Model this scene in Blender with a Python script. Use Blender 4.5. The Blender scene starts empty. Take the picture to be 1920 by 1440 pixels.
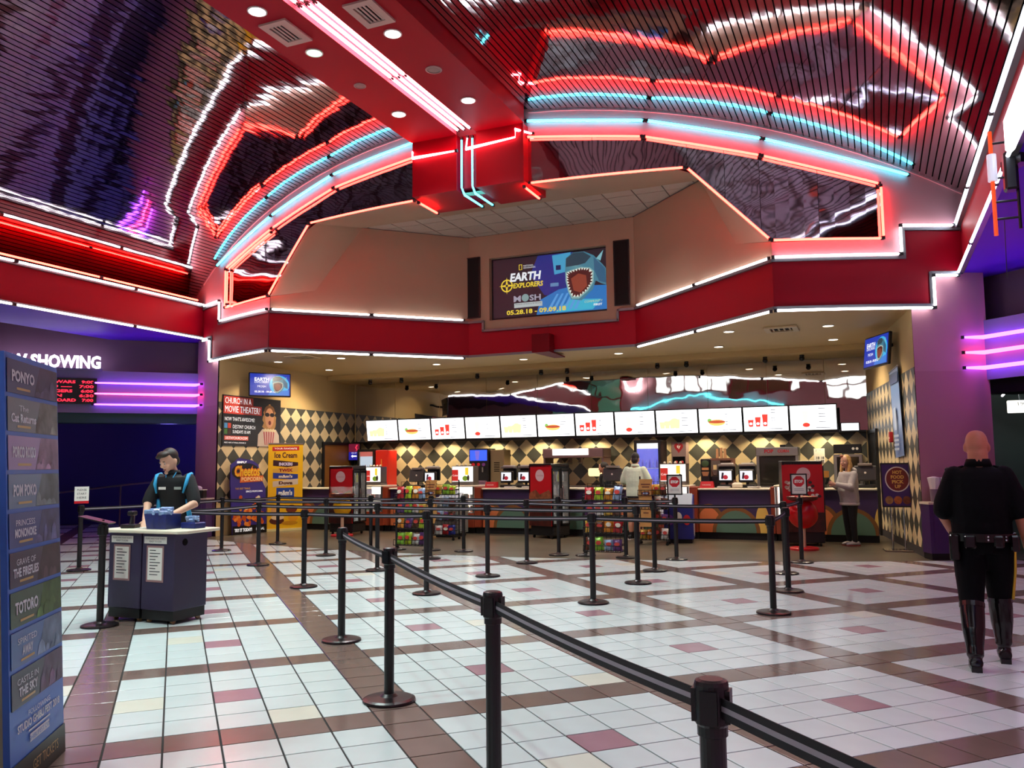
import bpy, bmesh, math, random
from mathutils import Vector, Matrix
random.seed(7)
SC = bpy.context.scene
COL = SC.collection
PI = math.pi
# ------------------------------------------------------------------ camera
cam_data = bpy.data.cameras.new('camera')
cam_data.sensor_fit = 'HORIZONTAL'; cam_data.sensor_width = 36.0
cam_data.lens = 1582.24374 / 1920 * 36.0
cam_data.clip_start = 0.05; cam_data.clip_end = 300
cam = bpy.data.objects.new('camera', cam_data); COL.objects.link(cam)
_yaw, _pitch, _roll = 0.379257197 - PI / 4, 0.0963506688, -0.0103202393
_f = Vector((math.sin(_yaw) * math.cos(_pitch), math.cos(_yaw) * math.cos(_pitch), math.sin(_pitch)))
_r = Vector((math.cos(_yaw), -math.sin(_yaw), 0)); _u = _r.cross(_f)
_r2 = _r * math.cos(_roll) + _u * math.sin(_roll); _u2 = -_r * math.sin(_roll) + _u * math.cos(_roll)
cam.matrix_world = Matrix(((_r2.x, _u2.x, -_f.x, 6.65), (_r2.y, _u2.y, -_f.y, 0.0), (_r2.z, _u2.z, -_f.z, 1.5354), (0, 0, 0, 1)))
SC.camera = cam
# ------------------------------------------------------------------ world, exposure
w = bpy.data.worlds.new('world'); SC.world = w; w.use_nodes = True
w.node_tree.nodes['Background'].inputs[0].default_value = (0.5, 0.45, 0.55, 1)
w.node_tree.nodes['Background'].inputs[1].default_value = 0.02
SC.view_settings.view_transform = 'Standard'; SC.view_settings.look = 'None'
SC.view_settings.exposure = 0.0; SC.view_settings.gamma = 1.0
SC.view_settings.use_curve_mapping = False
cy = SC.cycles
cy.use_denoising = True; cy.use_light_tree = False
cy.use_adaptive_sampling = True; cy.adaptive_threshold = 0.1; cy.adaptive_min_samples = 16
cy.max_bounces = 5; cy.diffuse_bounces = 2; cy.glossy_bounces = 4; cy.transmission_bounces = 4; cy.transparent_max_bounces = 8
cy.sample_clamp_indirect = 4.0; cy.caustics_reflective = False; cy.caustics_refractive = False
# ------------------------------------------------------------------ lamps of the hall and the food counter (downlights), plus added fill on the right
def lamp(kind, loc, energy, color=(1, 1, 1), size=0.1, cone=120, blend=0.6, target=None):
    d = bpy.data.lights.new('lamp_light', kind); d.energy = energy; d.color = color
    if kind == 'SPOT':
        d.spot_size = math.radians(cone); d.spot_blend = blend; d.shadow_soft_size = size
    elif kind == 'AREA':
        d.size = size
    else:
        d.shadow_soft_size = size
    o = bpy.data.objects.new('lamp_light', d); COL.objects.link(o); o.location = loc
    if target is not None:
        o.rotation_euler = (Vector(target) - Vector(loc)).to_track_quat('-Z', 'Y').to_euler()
    return o
E_BEAM, E_CONC, E_WASH = 430, 42, 14
BEAM_LIGHTS = [(-0.68, 8.55, 0), (0.66, 9.8, 0), (-0.68, 9.8, 1), (0.66, 12.2, 0), (-0.68, 12.2, 0),
               (0.66, 7.3, 0), (-0.68, 6.1, 1), (0.66, 4.9, 0), (-0.68, 3.6, 0), (0.66, 2.4, 1), (-0.68, 1.0, 0), (0.66, -0.5, 0), (-0.68, -2.5, 0)]
for x, y, g in BEAM_LIGHTS:
    lamp('SPOT', (x, y, 7.55), E_BEAM, (0.55, 1.0, 0.9) if g else (0.8, 0.99, 1.0), 0.09, 112, 0.7)
CONC_LIGHTS = [(-6.39, 16.19), (-4.68, 16.31), (-6.32, 18.14), (1.34, 18.53), (4.14, 16.44), (5.93, 16.58), (5.93, 18.51), (-3.3, 18.4), (-1.0, 18.5), (3.6, 18.5)]
for x, y in CONC_LIGHTS:
    lamp('SPOT', (x, y, 4.03), E_CONC * 4.4, (1.0, 0.84, 0.62), 0.06, 130, 0.6)
for i in range(9):
    x = -5.6 + i * 1.4
    lamp('SPOT', (x, 20.45, 2.28), E_WASH * 3.0, (1.0, 0.82, 0.5), 0.05, 130, 0.5, (x, 20.75, 0.9))
for y in (-2.5, .5, 3.5, 6.5):  # added unseen lamps without fixtures, brighten the festival board and right floor
    lamp('SPOT', (9.1, y, 4.58), 260 if y < 2 else 120, (1.0, .68, .95), 0.08, 120, 0.7)
# wash lights for the poster wall and the alcove screen wall, mounted in the ceilings above them
lamp('SPOT', (-6.55, 17.5, 4.03), 55, (1.0, 0.8, 0.5), 0.05, 110, 0.6, (-7.2, 18.0, 2.2))
lamp('SPOT', (2.0, 15.4, 6.85), 130, (1, 0.97, 0.92), 0.08, 120, 0.7)
lamp('SPOT', (-1.4, 15.35, 6.85), 90, (0.7, 1.0, 0.9), 0.08, 120, 0.7)
# ------------------------------------------------------------------ materials
MATS = {}
def M(name, col, rough=0.5, metal=0.0, emit=0.0, ecol=None, noise=None, bump=None, spec=0.5, rand=0.0, alpha=None, trans=None):
    if name in MATS: return MATS[name]
    m = bpy.data.materials.new(name); m.use_nodes = True
    nt = m.node_tree; b = nt.nodes['Principled BSDF']
    c = (col[0], col[1], col[2], 1)
    b.inputs['Base Color'].default_value = c
    b.inputs['Roughness'].default_value = rough; b.inputs['Metallic'].default_value = metal
    b.inputs['Specular IOR Level'].default_value = spec
    if emit:
        m.cycles.emission_sampling = 'NONE' if emit < 2 else 'AUTO'
        e = ecol or col
        b.inputs['Emission Color'].default_value = (e[0], e[1], e[2], 1); b.inputs['Emission Strength'].default_value = emit
    if trans:
        b.inputs['Transmission Weight'].default_value = trans
    if alpha is not None:
        b.inputs['Alpha'].default_value = alpha
    tc = None
    if noise or bump:
        tc = nt.nodes.new('ShaderNodeTexCoord')
    last = None
    if noise:
        n = nt.nodes.new('ShaderNodeTexNoise'); n.inputs['Scale'].default_value = noise[0]; n.inputs['Detail'].default_value = 4
        nt.links.new(tc.outputs['Object'], n.inputs['Vector'])
        mx = nt.nodes.new('ShaderNodeMix'); mx.data_type = 'RGBA'; mx.blend_type = 'MULTIPLY'
        mr = nt.nodes.new('ShaderNodeMapRange'); mr.inputs['From Min'].default_value = 0.3; mr.inputs['From Max'].default_value = 0.7
        mr.inputs['To Min'].default_value = 1 - noise[1]; mr.inputs['To Max'].default_value = 1 + noise[1] * 0.4
        nt.links.new(n.outputs['Fac'], mr.inputs['Value'])
        cb = nt.nodes.new('ShaderNodeCombineColor')
        for k in range(3): nt.links.new(mr.outputs['Result'], cb.inputs[k])
        mx.inputs['Factor'].default_value = 1
        mx.inputs['A'].default_value = c; nt.links.new(cb.outputs['Color'], mx.inputs['B'])
        last = mx.outputs['Result']
    if rand:
        oi = nt.nodes.new('ShaderNodeObjectInfo'); hs = nt.nodes.new('ShaderNodeHueSaturation')
        mr = nt.nodes.new('ShaderNodeMapRange'); mr.inputs['To Min'].default_value = 1 - rand; mr.inputs['To Max'].default_value = 1 + rand
        nt.links.new(oi.outputs['Random'], mr.inputs['Value']); nt.links.new(mr.outputs['Result'], hs.inputs['Value'])
        if last: nt.links.new(last, hs.inputs['Color'])
        else: hs.inputs['Color'].default_value = c
        last = hs.outputs['Color']
    if last: nt.links.new(last, b.inputs['Base Color'])
    if bump:
        n = nt.nodes.new('ShaderNodeTexNoise'); n.inputs['Scale'].default_value = bump[0]; n.inputs['Detail'].default_value = bump[3] if len(bump) > 3 else 2
        if len(bump) > 2 and bump[2]:
            mp = nt.nodes.new('ShaderNodeMapping'); mp.inputs['Scale'].default_value = bump[2]
            nt.links.new(tc.outputs['Object'], mp.inputs['Vector']); nt.links.new(mp.outputs['Vector'], n.inputs['Vector'])
        else:
            nt.links.new(tc.outputs['Object'], n.inputs['Vector'])
        bp = nt.nodes.new('ShaderNodeBump'); bp.inputs['Strength'].default_value = 1.0; bp.inputs['Distance'].default_value = bump[1]
        nt.links.new(n.outputs['Fac'], bp.inputs['Height']); nt.links.new(bp.outputs['Normal'], b.inputs['Normal'])
    MATS[name] = m
    return m
BIG_EMITTERS = ('neon', 'daylight', 'menu_white', 'letters_glow', 'case_light', 'sign_glow', 'lit_sign')
def EM(name, col, s):
    m = M(name, (0.02, 0.02, 0.02), 0.4, 0, s, col)
    if not name.startswith(BIG_EMITTERS): m.cycles.emission_sampling = 'NONE'
    return m
def srgb(r, g, b):
    f = lambda v: (v / 255 / 12.92) if v / 255 <= 0.04045 else ((v / 255 + 0.055) / 1.055) ** 2.4
    return (f(r), f(g), f(b))
# ------------------------------------------------------------------ mesh helpers
class MB:
    def __init__(s): s.v = []; s.f = []
    def add(s, vs, fs):
        o = len(s.v); s.v += [tuple(v) for v in vs]; s.f += [tuple(i + o for i in f) for f in fs]; return s
    def quad(s, a, b, c, d): return s.add([a, b, c, d], [(0, 1, 2, 3)])
    def poly(s, pts): return s.add(pts, [tuple(range(len(pts)))])
    def box(s, c, d, rz=0.0, ch=0.0, M4=None):
        x, y, z = d[0] / 2, d[1] / 2, d[2] / 2
        if ch <= 0:
            vs = [(-x, -y, -z), (x, -y, -z), (x, y, -z), (-x, y, -z), (-x, -y, z), (x, -y, z), (x, y, z), (-x, y, z)]
            fs = [(3, 2, 1, 0), (4, 5, 6, 7), (0, 1, 5, 4), (1, 2, 6, 5), (2, 3, 7, 6), (3, 0, 4, 7)]
        else:
            ch = min(ch, x * .9, y * .9, z * .9)
            vs = []
            for zz, r in ((-z, 1), (-z + ch, 0), (z - ch, 0), (z, 1)):
                i = ch if r else 0
                xx, yy = x - i, y - i
                vs += [(-xx + ch * (1 - r), -yy, zz), (xx - ch * (1 - r), -yy, zz), (xx, -yy + ch * (1 - r), zz), (xx, yy - ch * (1 - r), zz),
                       (xx - ch * (1 - r), yy, zz), (-xx + ch * (1 - r), yy, zz), (-xx, yy - ch * (1 - r), zz), (-xx, -yy + ch * (1 - r), zz)]
            fs = [tuple(range(7, -1, -1)), tuple(range(24, 32))]
            for k in range(3):
                for j in range(8):
                    a, b = k * 8 + j, k * 8 + (j + 1) % 8
                    fs.append((a, b, b + 8, a + 8))
        if M4 is None:
            M4 = Matrix.Translation(Vector(c)) @ Matrix.Rotation(rz, 4, 'Z')
        return s.add([M4 @ Vector(v) for v in vs], fs)
    def tube(s, pts, r, n=8, cap=True, closed=False):
        pts = [Vector(p) for p in pts]; rings = []; up = None
        rs = r if isinstance(r, (list, tuple)) else [r] * len(pts)
        for i, p in enumerate(pts):
            a = pts[i - 1] if i > 0 else (pts[-1] if closed else p); b = pts[i + 1] if i < len(pts) - 1 else (pts[0] if closed else p)
            d = b - a
            t = d.normalized() if d.length > 1e-9 else Vector((0, 0, 1))
            if up is None: up = Vector((0, 0, 1)) if abs(t.z) < .9 else Vector((1, 0, 0))
            u = up - t * up.dot(t)
            if u.length < 1e-6: u = t.orthogonal()
            u.normalize(); up = u; v = t.cross(u)
            k = 1.0
            if 0 < i < len(pts) - 1:
                c = (p - pts[i - 1]).normalized().dot(t); k = 1 / max(c, .5)
            rings.append([p + (u * math.cos(2 * PI * j / n) + v * math.sin(2 * PI * j / n)) * rs[i] * k for j in range(n)])
        vs = [q for g in rings for q in g]; fs = []
        m = len(rings)
        for i in range(m if closed else m - 1):
            for j in range(n):
                a, b = i * n + j, i * n + (j + 1) % n; c, d = ((i + 1) % m) * n + (j + 1) % n, ((i + 1) % m) * n + j
                fs.append((a, b, c, d))
        if cap and not closed:
            fs.append(tuple(range(n - 1, -1, -1))); fs.append(tuple(range((m - 1) * n, m * n)))
        return s.add(vs, fs)
    def cyl(s, a, b, r, n=16): return s.tube([a, b], r, n)
    def lathe(s, prof, c=(0, 0, 0), n=24, sx=1, sy=1, M4=None):
        vs = []; fs = []
        for r, z in prof:
            for j in range(n):
                t = 2 * PI * j / n; vs.append(Vector((r * math.cos(t) * sx, r * math.sin(t) * sy, z)))
        for i in range(len(prof) - 1):
            for j in range(n):
                a, b = i * n + j, i * n + (j + 1) % n; fs.append((a, b, b + n, a + n))
        fs.append(tuple(range(n - 1, -1, -1))); fs.append(tuple(range((len(prof) - 1) * n, len(prof) * n)))
        if M4 is None: M4 = Matrix.Translation(Vector(c))
        return s.add([M4 @ v for v in vs], fs)
    def prism(s, pts, dvec):
        d = Vector(dvec); n = len(pts); P = [Vector(p) for p in pts]
        vs = P + [p + d for p in P]
        fs = [tuple(range(n - 1, -1, -1)), tuple(range(n, 2 * n))] + [(i, (i + 1) % n, (i + 1) % n + n, i + n) for i in range(n)]
        return s.add(vs, fs)
    def blob(s, c, r, nu=12, nv=8, M4=None, fn=None):
        vs = []; fs = []
        for i in range(nv + 1):
            a = PI * i / nv
            for j in range(nu):
                t = 2 * PI * j / nu
                p = Vector((math.sin(a) * math.cos(t), math.sin(a) * math.sin(t), math.cos(a)))
                if fn: p = fn(p)
                p = Vector((p.x * r[0], p.y * r[1], p.z * r[2]))
                vs.append((M4 @ p) if M4 else p + Vector(c))
        for i in range(nv):
            for j in range(nu):
                a, b = i * nu + j, i * nu + (j + 1) % nu; fs.append((a, a + nu, b + nu, b))
        return s.add(vs, fs)
    def mesh(s, name, smooth=False):
        me = bpy.data.meshes.new(name); me.from_pydata(s.v, [], s.f)
        me.validate()
        if smooth:
            for p in me.polygons: p.use_smooth = True
        bm = bmesh.new(); bm.from_mesh(me); bmesh.ops.recalc_face_normals(bm, faces=bm.faces); bm.to_mesh(me); bm.free()
        return me
    def build(s, name, mat, parent=None, smooth=False, loc=None):
        o = bpy.data.objects.new(name, s.mesh(name, smooth)); COL.objects.link(o)
        if mat: o.data.materials.append(mat)
        if parent: o.parent = parent
        if loc: o.location = loc
        return o
def obj(name, me, mat, parent=None, loc=None, rz=0):
    o = bpy.data.objects.new(name, me); COL.objects.link(o)
    if mat and not me.materials: me.materials.append(mat)
    if parent: o.parent = parent
    if loc: o.location = loc
    if rz: o.rotation_euler.z = rz
    return o
def tag(o, label=None, cat=None, group=None, kind=None):
    if label: o['label'] = label
    if cat: o['category'] = cat
    if group: o['group'] = group
    if kind: o['kind'] = kind
    return o
def thing(name, label, cat, loc=(0, 0, 0), rz=0, group=None):
    o = bpy.data.objects.new(name, None); COL.objects.link(o); o.location = loc; o.rotation_euler.z = rz
    o.empty_display_size = 0.1
    return tag(o, label, cat, group)
def struct(o): o['kind'] = 'structure'; return o
def bevel(o, w=0.01, seg=2):
    m = o.modifiers.new('bevel', 'BEVEL'); m.width = w; m.segments = seg; m.limit_method = 'ANGLE'; return o
def copy_tree(o, parent=None):
    c = o.copy(); COL.objects.link(c); c.parent = parent
    for ch in list(o.children): copy_tree(ch, c)
    return c
def frame(O, R, U):
    R = Vector(R).normalized(); U = Vector(U).normalized(); N = R.cross(U); O = Vector(O)
    return Matrix(((R.x, U.x, N.x, O.x), (R.y, U.y, N.y, O.y), (R.z, U.z, N.z, O.z), (0, 0, 0, 1)))
def text(s, F, size, mat, parent, x=0, y=0, z=0.002, width=None, height=None, bold=0.0, align='CENTER', shear=0.0, ext=0.0, name='lettering', spacing=1.0):
    cu = bpy.data.curves.new('lettering', 'FONT'); cu.body = s; cu.size = size; cu.align_x = align; cu.align_y = 'CENTER'
    cu.resolution_u = 2; cu.offset = bold; cu.shear = shear; cu.extrude = ext; cu.space_character = spacing
    t = bpy.data.objects.new('lettering', cu); COL.objects.link(t)
    me = bpy.data.meshes.new_from_object(t); bpy.data.objects.remove(t); bpy.data.curves.remove(cu)
    if len(me.vertices):
        xs = [v.co.x for v in me.vertices]; ys = [v.co.y for v in me.vertices]
        sx = width / max(1e-6, max(xs) - min(xs)) if width else 1
        sy = height / max(1e-6, max(ys) - min(ys)) if height else (sx if width and not height and width < (max(xs) - min(xs)) else 1)
        cy_ = (max(ys) + min(ys)) / 2
        for v in me.vertices: v.co = Vector((v.co.x * sx + x, (v.co.y - cy_) * sy + y, v.co.z + z))
    me.transform(F)
    o = bpy.data.objects.new(name, me); COL.objects.link(o); me.materials.append(mat)
    if parent: o.parent = parent
    return o
def flat(name, F, pts, mat, parent, z=0.001, th=0.0):
    """flat printed shape in the frame F (x right, y up)"""
    mb = MB()
    if th > 0: mb.prism([F @ Vector((p[0], p[1], z)) for p in pts], F.to_3x3() @ Vector((0, 0, th)))
    else: mb.poly([F @ Vector((p[0], p[1], z)) for p in pts])
    return mb.build(name, mat, parent)
def rect(x0, y0, x1, y1): return [(x0, y0), (x1, y0), (x1, y1), (x0, y1)]
def ell(cx, cy_, rx, ry, n=20, a0=0, a1=2 * PI):
    return [(cx + rx * math.cos(a0 + (a1 - a0) * i / n), cy_ + ry * math.sin(a0 + (a1 - a0) * i / n)) for i in range(n if abs(a1 - a0 - 2 * PI) < 1e-6 else n + 1)]
def clip(poly, nx, ny, d):
    """keep nx*x+ny*y<=d"""
    out = []
    for i in range(len(poly)):
        a, b = poly[i], poly[(i + 1) % len(poly)]
        fa, fb = nx * a[0] + ny * a[1] - d, nx * b[0] + ny * b[1] - d
        if fa <= 0: out.append(a)
        if fa * fb < 0:
            t = fa / (fa - fb); out.append((a[0] + (b[0] - a[0]) * t, a[1] + (b[1] - a[1]) * t))
    return out
def cliprect(p, x0, y0, x1, y1):
    for c in ((-1, 0, -x0), (1, 0, x1), (0, -1, -y0), (0, 1, y1)):
        if len(p) < 3: return []
        p = clip(p, *c)
    return p if len(p) >= 3 else []
# ------------------------------------------------------------------ the curved end wall (cylinder) and the barrel vault
CYC, CYR = 31.95, 18.3
def WY(dx, off=0.0): return CYC - math.sqrt((CYR + off) ** 2 - dx * dx)
def W(dx, z, off=0.0): return (dx, WY(dx, off), z)
VR, VZ = 17.9, -9.95
def VAULT(dx): return VZ + math.sqrt(VR * VR - dx * dx)
# ================================================================== SETTING
m_tile = {'w': M('tile_white', srgb(214, 221, 220), 0.2, noise=(3, .06), rand=.02), 'b': M('tile_brown', srgb(122, 100, 92), 0.18, noise=(2.5, .12), rand=.03),
          'r': M('tile_rose', srgb(170, 128, 138), 0.2, noise=(3, .08)), 'c': M('tile_cream', srgb(226, 221, 205), 0.2, noise=(3, .06))}
m_grout = M('grout', srgb(34, 28, 27), 0.85)
m_border = M('border_tile', srgb(104, 92, 76), 0.28, noise=(1.2, .25), bump=(60, .0004))
m_mauve = M('wall_mauve', srgb(206, 152, 160), 0.6, noise=(.8, .06), bump=(180, .0006))
m_plum = M('wall_plum', srgb(196, 140, 146), 0.6, noise=(.8, .06), bump=(180, .0006))
m_red = M('fascia_red', srgb(164, 2, 32), 0.45, noise=(.6, .06), spec=.25)
m_beam = M('beam_red', srgb(158, 0, 26), 0.5, noise=(.6, .06), spec=.2)
m_beige = M('alcove_beige', srgb(174, 150, 126), 0.65, noise=(.7, .06), bump=(180, .0006))
m_cream = M('wall_cream', srgb(206, 176, 122), 0.6, noise=(.7, .06), bump=(180, .0005))
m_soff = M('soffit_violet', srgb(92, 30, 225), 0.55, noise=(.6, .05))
m_trim = M('trim_grey', srgb(120, 124, 128), 0.35, 0.6)
m_dark = M('dark_void', srgb(12, 9, 11), 0.8, spec=.1)
m_black = M('black_satin', srgb(14, 13, 15), 0.38)
m_plank = M('plank_mirror', srgb(214, 200, 206), 0.045, 1.0, bump=(1.0, .0028, (3.0, 1.6, 3.0), 2))
m_mirr = M('mirror_wavy', srgb(205, 200, 208), 0.05, 1.0, bump=(1.0, .03, (.9, .9, 1.5), 1))
m_mirr2 = M('mirror_flat', srgb(215, 212, 205), 0.02, 1.0, bump=(1.0, .0035, (1.2, 1, 1.2), 2))
m_lightdisc = EM('downlight_glow', (1, .97, .92), 14)
m_lightgreen = EM('downlight_green', (.45, 1, .6), 3)
m_warmdisc = EM('downlight_warm', (1, .82, .6), 9)
m_white = M('white_paint', srgb(228, 224, 220), 0.5)

# ---- floor
def G(u, v):
    du, dv = (u + 4.91926851) * .3048, (v + 17.8401017) * .3048
    return ((du - dv) * math.sqrt(.5) + 6.65, (du + dv) * math.sqrt(.5))
BR = 18.72
mb = MB(); mb.box((-4.5, 8, -.106), (34, 30, .2)); floor = struct(mb.build('floor', m_grout))
mb = MB()
n = 48; arc = [(-9.4 + 18.8 * i / n) for i in range(n + 1)]
mb.poly([(x, CYC - math.sqrt((BR - .02) ** 2 - x * x), -.0005) for x in arc] + [(9.4, 23, -.0005), (-9.4, 23, -.0005)])
mb.build('counter_border', m_border, floor)
def proj(p):
    d = cam.matrix_world.inverted() @ Vector(p)
    if d.z > -.2: return None
    return (960 + 1582.24 * d.x / -d.z, 720 - 1582.24 * d.y / -d.z)
tiles = []
g = .0055 / .3048
for u in range(-60, 60):
    for v in range(-40, 70):
        cx_, cy_ = G(u + .5, v + .5)
        if not (-20 < cx_ < 10.5 and -5.4 < cy_ < 18): continue
        P = [G(u + g, v + g), G(u + 1 - g, v + g), G(u + 1 - g, v + 1 - g), G(u + g, v + 1 - g)]
        ang = math.atan2(cy_ - CYC, cx_)
        P = clip(P, -math.cos(ang), -math.sin(ang), -(BR + CYC * -math.sin(ang) * -1))if False else P
        # keep outside the arc: radial distance from (0,CYC) >= BR
        nx, ny = math.cos(ang), math.sin(ang)
        if abs(cx_) < 9.3 and cy_ > 12:
            P = clip(P, -nx, -ny, -(BR + ny * CYC))
        if len(P) < 3: continue
        um, vm = u % 6, v % 6
        k = 'b' if um == 5 or vm == 5 else ('r' if um == 2 and vm == 2 else 'w')
        if k == 'w' and random.random() < .012: k = 'c'
        if (u, v) in ((4, 0), (-3, 0), (1, -5)): k = 'c'
        q = proj((cx_, cy_, 0))
        vis = q and -10 < q[0] < 1930 and -10 < q[1] < 1450
        dist = math.hypot(cx_ - 6.65, cy_)
        tiles.append((0 if vis else 1, dist, P, k, len(P) == 4 and abs(cy_) < 12))
tiles.sort(key=lambda t: t[:2])
near, rest = tiles[:300], tiles[300:]
def tile_mesh(P, c=(0, 0)):
    b = MB(); P = [(p[0] - c[0], p[1] - c[1]) for p in P]; n = len(P)
    mx, my = sum(p[0] for p in P) / n, sum(p[1] for p in P) / n
    Q = [(p[0] + (mx - p[0]) * .012, p[1] + (my - p[1]) * .012) for p in P]
    b.add([(x, y, -.008) for x, y in P] + [(x, y, -.0012) for x, y in P] + [(x, y, 0) for x, y in Q],
          [tuple(range(2 * n, 3 * n))] + [(i, (i + 1) % n, (i + 1) % n + n, i + n) for i in range(n)] + [(i + n, (i + 1) % n + n, (i + 1) % n + 2 * n, i + 2 * n) for i in range(n)])
    return b
proto = {}
P0 = [G(0 + g, 0 + g), G(1 - g, g), G(1 - g, 1 - g), G(g, 1 - g)]; c0 = G(.5, .5)
for k in m_tile:
    proto[k] = tile_mesh(P0, c0).mesh('tile'); proto[k].materials.append(m_tile[k])
for _, _, P, k, full in near:
    c = (sum(p[0] for p in P) / 4, sum(p[1] for p in P) / 4)
    obj('tile', proto[k], None, floor, (c[0], c[1], 0))
b = MB(); idx = []
order = list(m_tile)
for _, _, P, k, full in rest:
    t = tile_mesh(P); b.add(t.v, t.f); idx += [order.index(k)] * len(t.f)
me = bpy.data.meshes.new('tile_field'); me.from_pydata(b.v, [], b.f)
for k in order: me.materials.append(m_tile[k])
me.polygons.foreach_set('material_index', idx)
bm = bmesh.new(); bm.from_mesh(me); bmesh.ops.recalc_face_normals(bm, faces=bm.faces); bm.to_mesh(me); bm.free()
tf = obj('tile_field', me, None, floor); tf['kind'] = 'stuff'

# ---- vault of metal planks
mb = MB(); n = 40
for i in range(n):
    a, c = -8.9 + 17.8 * i / n, -8.9 + 17.8 * (i + 1) / n
    mb.quad((a, -5.5, VAULT(a) + .06), (c, -5.5, VAULT(c) + .06), (c, 18, VAULT(c) + .06), (a, 18, VAULT(a) + .06))
vault = struct(mb.build('ceiling', m_dark))
pitch = .1045
for s in (-1, 1):
    t = math.asin(1.16 / VR)
    while True:
        t1 = t + pitch / VR
        ta, tb = t + .02 / VR, t1
        if math.sin(tb) * VR > 8.72: break
        tm = (ta + tb) / 2; tw = (tb - ta) / 2; til = random.gauss(0, .007)
        def pt(tt, r, y):
            return (s * (r + (tt - tm) / tw * til * tw * VR) * math.sin(tt), y, VZ + (r + (tt - tm) * VR * til) * math.cos(tt))
        xe = abs(math.sin(tm) * VR); ye = WY(min(xe, 8.9)) + .03
        b = MB(); ys = [-5.4, -1, 3, 6, 8, 10, 12, ye]
        for i in range(len(ys) - 1):
            y0, y1 = ys[i], ys[i + 1]
            b.quad(pt(ta, VR, y0), pt(tb, VR, y0), pt(tb, VR, y1), pt(ta, VR, y1))
            b.quad(pt(ta, VR, y0), pt(ta, VR, y1), pt(ta, VR + .006, y1), pt(ta, VR + .006, y0))
            b.quad(pt(tb, VR, y0), pt(tb, VR + .006, y0), pt(tb, VR + .006, y1), pt(tb, VR, y1))
        b.build('plank', m_plank, vault)
        t = t1
# ---- curved end wall
def ip(P, x):
    for (a, za), (b_, zb) in zip(P, P[1:]):
        if x <= b_ + 1e-9: return za + (zb - za) * (x - a) / (b_ - a)
    return P[-1][1]
OUT = [(1.1, 7.42), (3.2, 7.17), (5.1, 6.68), (6.92, 6.12)]
INN = [(1.1, 6.57), (3.9, 6.57), (5.2, 5.22), (6.92, 5.2)]
def strip(mb, s, d0, d1, zl, zh, n=8, off=0.0):
    zl = zl if callable(zl) else (lambda x, v=zl: v); zh = zh if callable(zh) else (lambda x, v=zh: v)
    for i in range(n):
        a, c = d0 + (d1 - d0) * i / n, d0 + (d1 - d0) * (i + 1) / n
        mb.quad(W(s * a, zl(a), off), W(s * c, zl(c), off), W(s * c, zh(c), off), W(s * a, zh(a), off))
mb = MB(); vh = lambda x: VAULT(x) + .08
for s in (-1, 1):
    for a, c in zip([p[0] for p in OUT], [p[0] for p in OUT[1:]]):
        strip(mb, s, a, c, lambda x: ip(OUT, x), vh, 6)
    strip(mb, s, 0, 1.1, 7.4, vh, 2)
    strip(mb, s, 6.92, 7.22, 4.86, vh, 2); strip(mb, s, 7.22, 8.75, 5.3, vh, 6); strip(mb, s, 5.2, 6.92, 4.84, 5.2, 6)
    strip(mb, s, 7.28, 7.6, 3.0, 4.1, 2); strip(mb, s, 7.6, 8.4, 3.0, 4.66, 5)
wall_end = struct(mb.build('wall_end', m_mauve, smooth=False))
mb = MB()
for s in (-1, 1):
    strip(mb, s, 7.28, 8.4, 0, 3.0, 6)
struct(mb.build('lower_paint', m_plum, wall_end))
mb = MB()
for s in (-1, 1):
    strip(mb, s, 7.28, 8.4, 0, .14, 6, .012)
struct(mb.build('baseboard_end', m_black))
for s in (-1, 1):
    edges = [1.1, 2.3, 3.2, 3.9, 4.5, 5.05, 5.95, 6.92]
    for a, c in zip(edges, edges[1:]):
        b = MB(); strip(b, s, a + .003, c - .003, lambda x: ip(INN, x), lambda x: ip(OUT, x), 4, .004)
        b.build('mirror_panel', m_mirr, wall_end)
    b = MB(); strip(b, s, 1.1, 6.92, lambda x: ip(INN, x), lambda x: ip(OUT, x), 20, -.01); b.build('mirror_backing', m_dark, wall_end)
# red fascia band with grey metal edge trims
fas = []
mb = MB()
for s in (-1, 1):
    strip(mb, s, 5.2, 7.22, 4.1, 4.86, 8, .03); strip(mb, s, 7.22, 7.6, 4.1, 5.33, 2, .03); strip(mb, s, 7.6, 8.1, 4.62, 5.33, 3, .03)
AY = lambda x: 14.42 + (5.2 - abs(x)) - .03
for s in (-1, 1):
    mb.quad((s * 5.2, AY(5.2), 4.1), (s * 2.0, AY(2), 4.1), (s * 2, AY(2), 4.86), (s * 5.2, AY(5.2), 4.86))
    mb.quad((s * 2.0, AY(2), 4.1), (s * 1.62, AY(2), 4.1), (s * 1.62, AY(2), 4.86), (s * 2, AY(2), 4.86))
mb.quad((-1.62, AY(2), 4.1), (1.62, AY(2), 4.1), (1.62, AY(2), 4.66), (-1.62, AY(2), 4.66))
struct(mb.build('wall_fascia', m_red))
for s in (-1, 1):
    mb = MB(); mb.quad((s * 8.1, -5.5, 4.63), (s * 8.1, 15.9, 4.63), (s * 8.1, 15.9, 5.45), (s * 8.1, -5.5, 5.45))
    mb.quad((s * 8.1, -5.5, 5.45), (s * 8.1, 15.9, 5.45), (s * 8.8, 15.9, 5.45), (s * 8.8, -5.5, 5.45))
    struct(mb.build('wall_fascia_' + ('left' if s < 0 else 'right'), m_red))
    mb = MB(); mb.quad((s * 8.1, -5.5, 4.63), (s * 8.1, 17, 4.63), (s * 10.06, 17, 4.63), (s * 10.06, -5.5, 4.63))
    mb.quad((s * 10.06, -5.5, 4.63), (s * 10.06, 17, 4.63), (s * 10.06, 17, 5.2), (s * 10.06, -5.5, 5.2))
    struct(mb.build('ceiling_soffit_' + ('left' if s < 0 else 'right'), m_soff))
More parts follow.
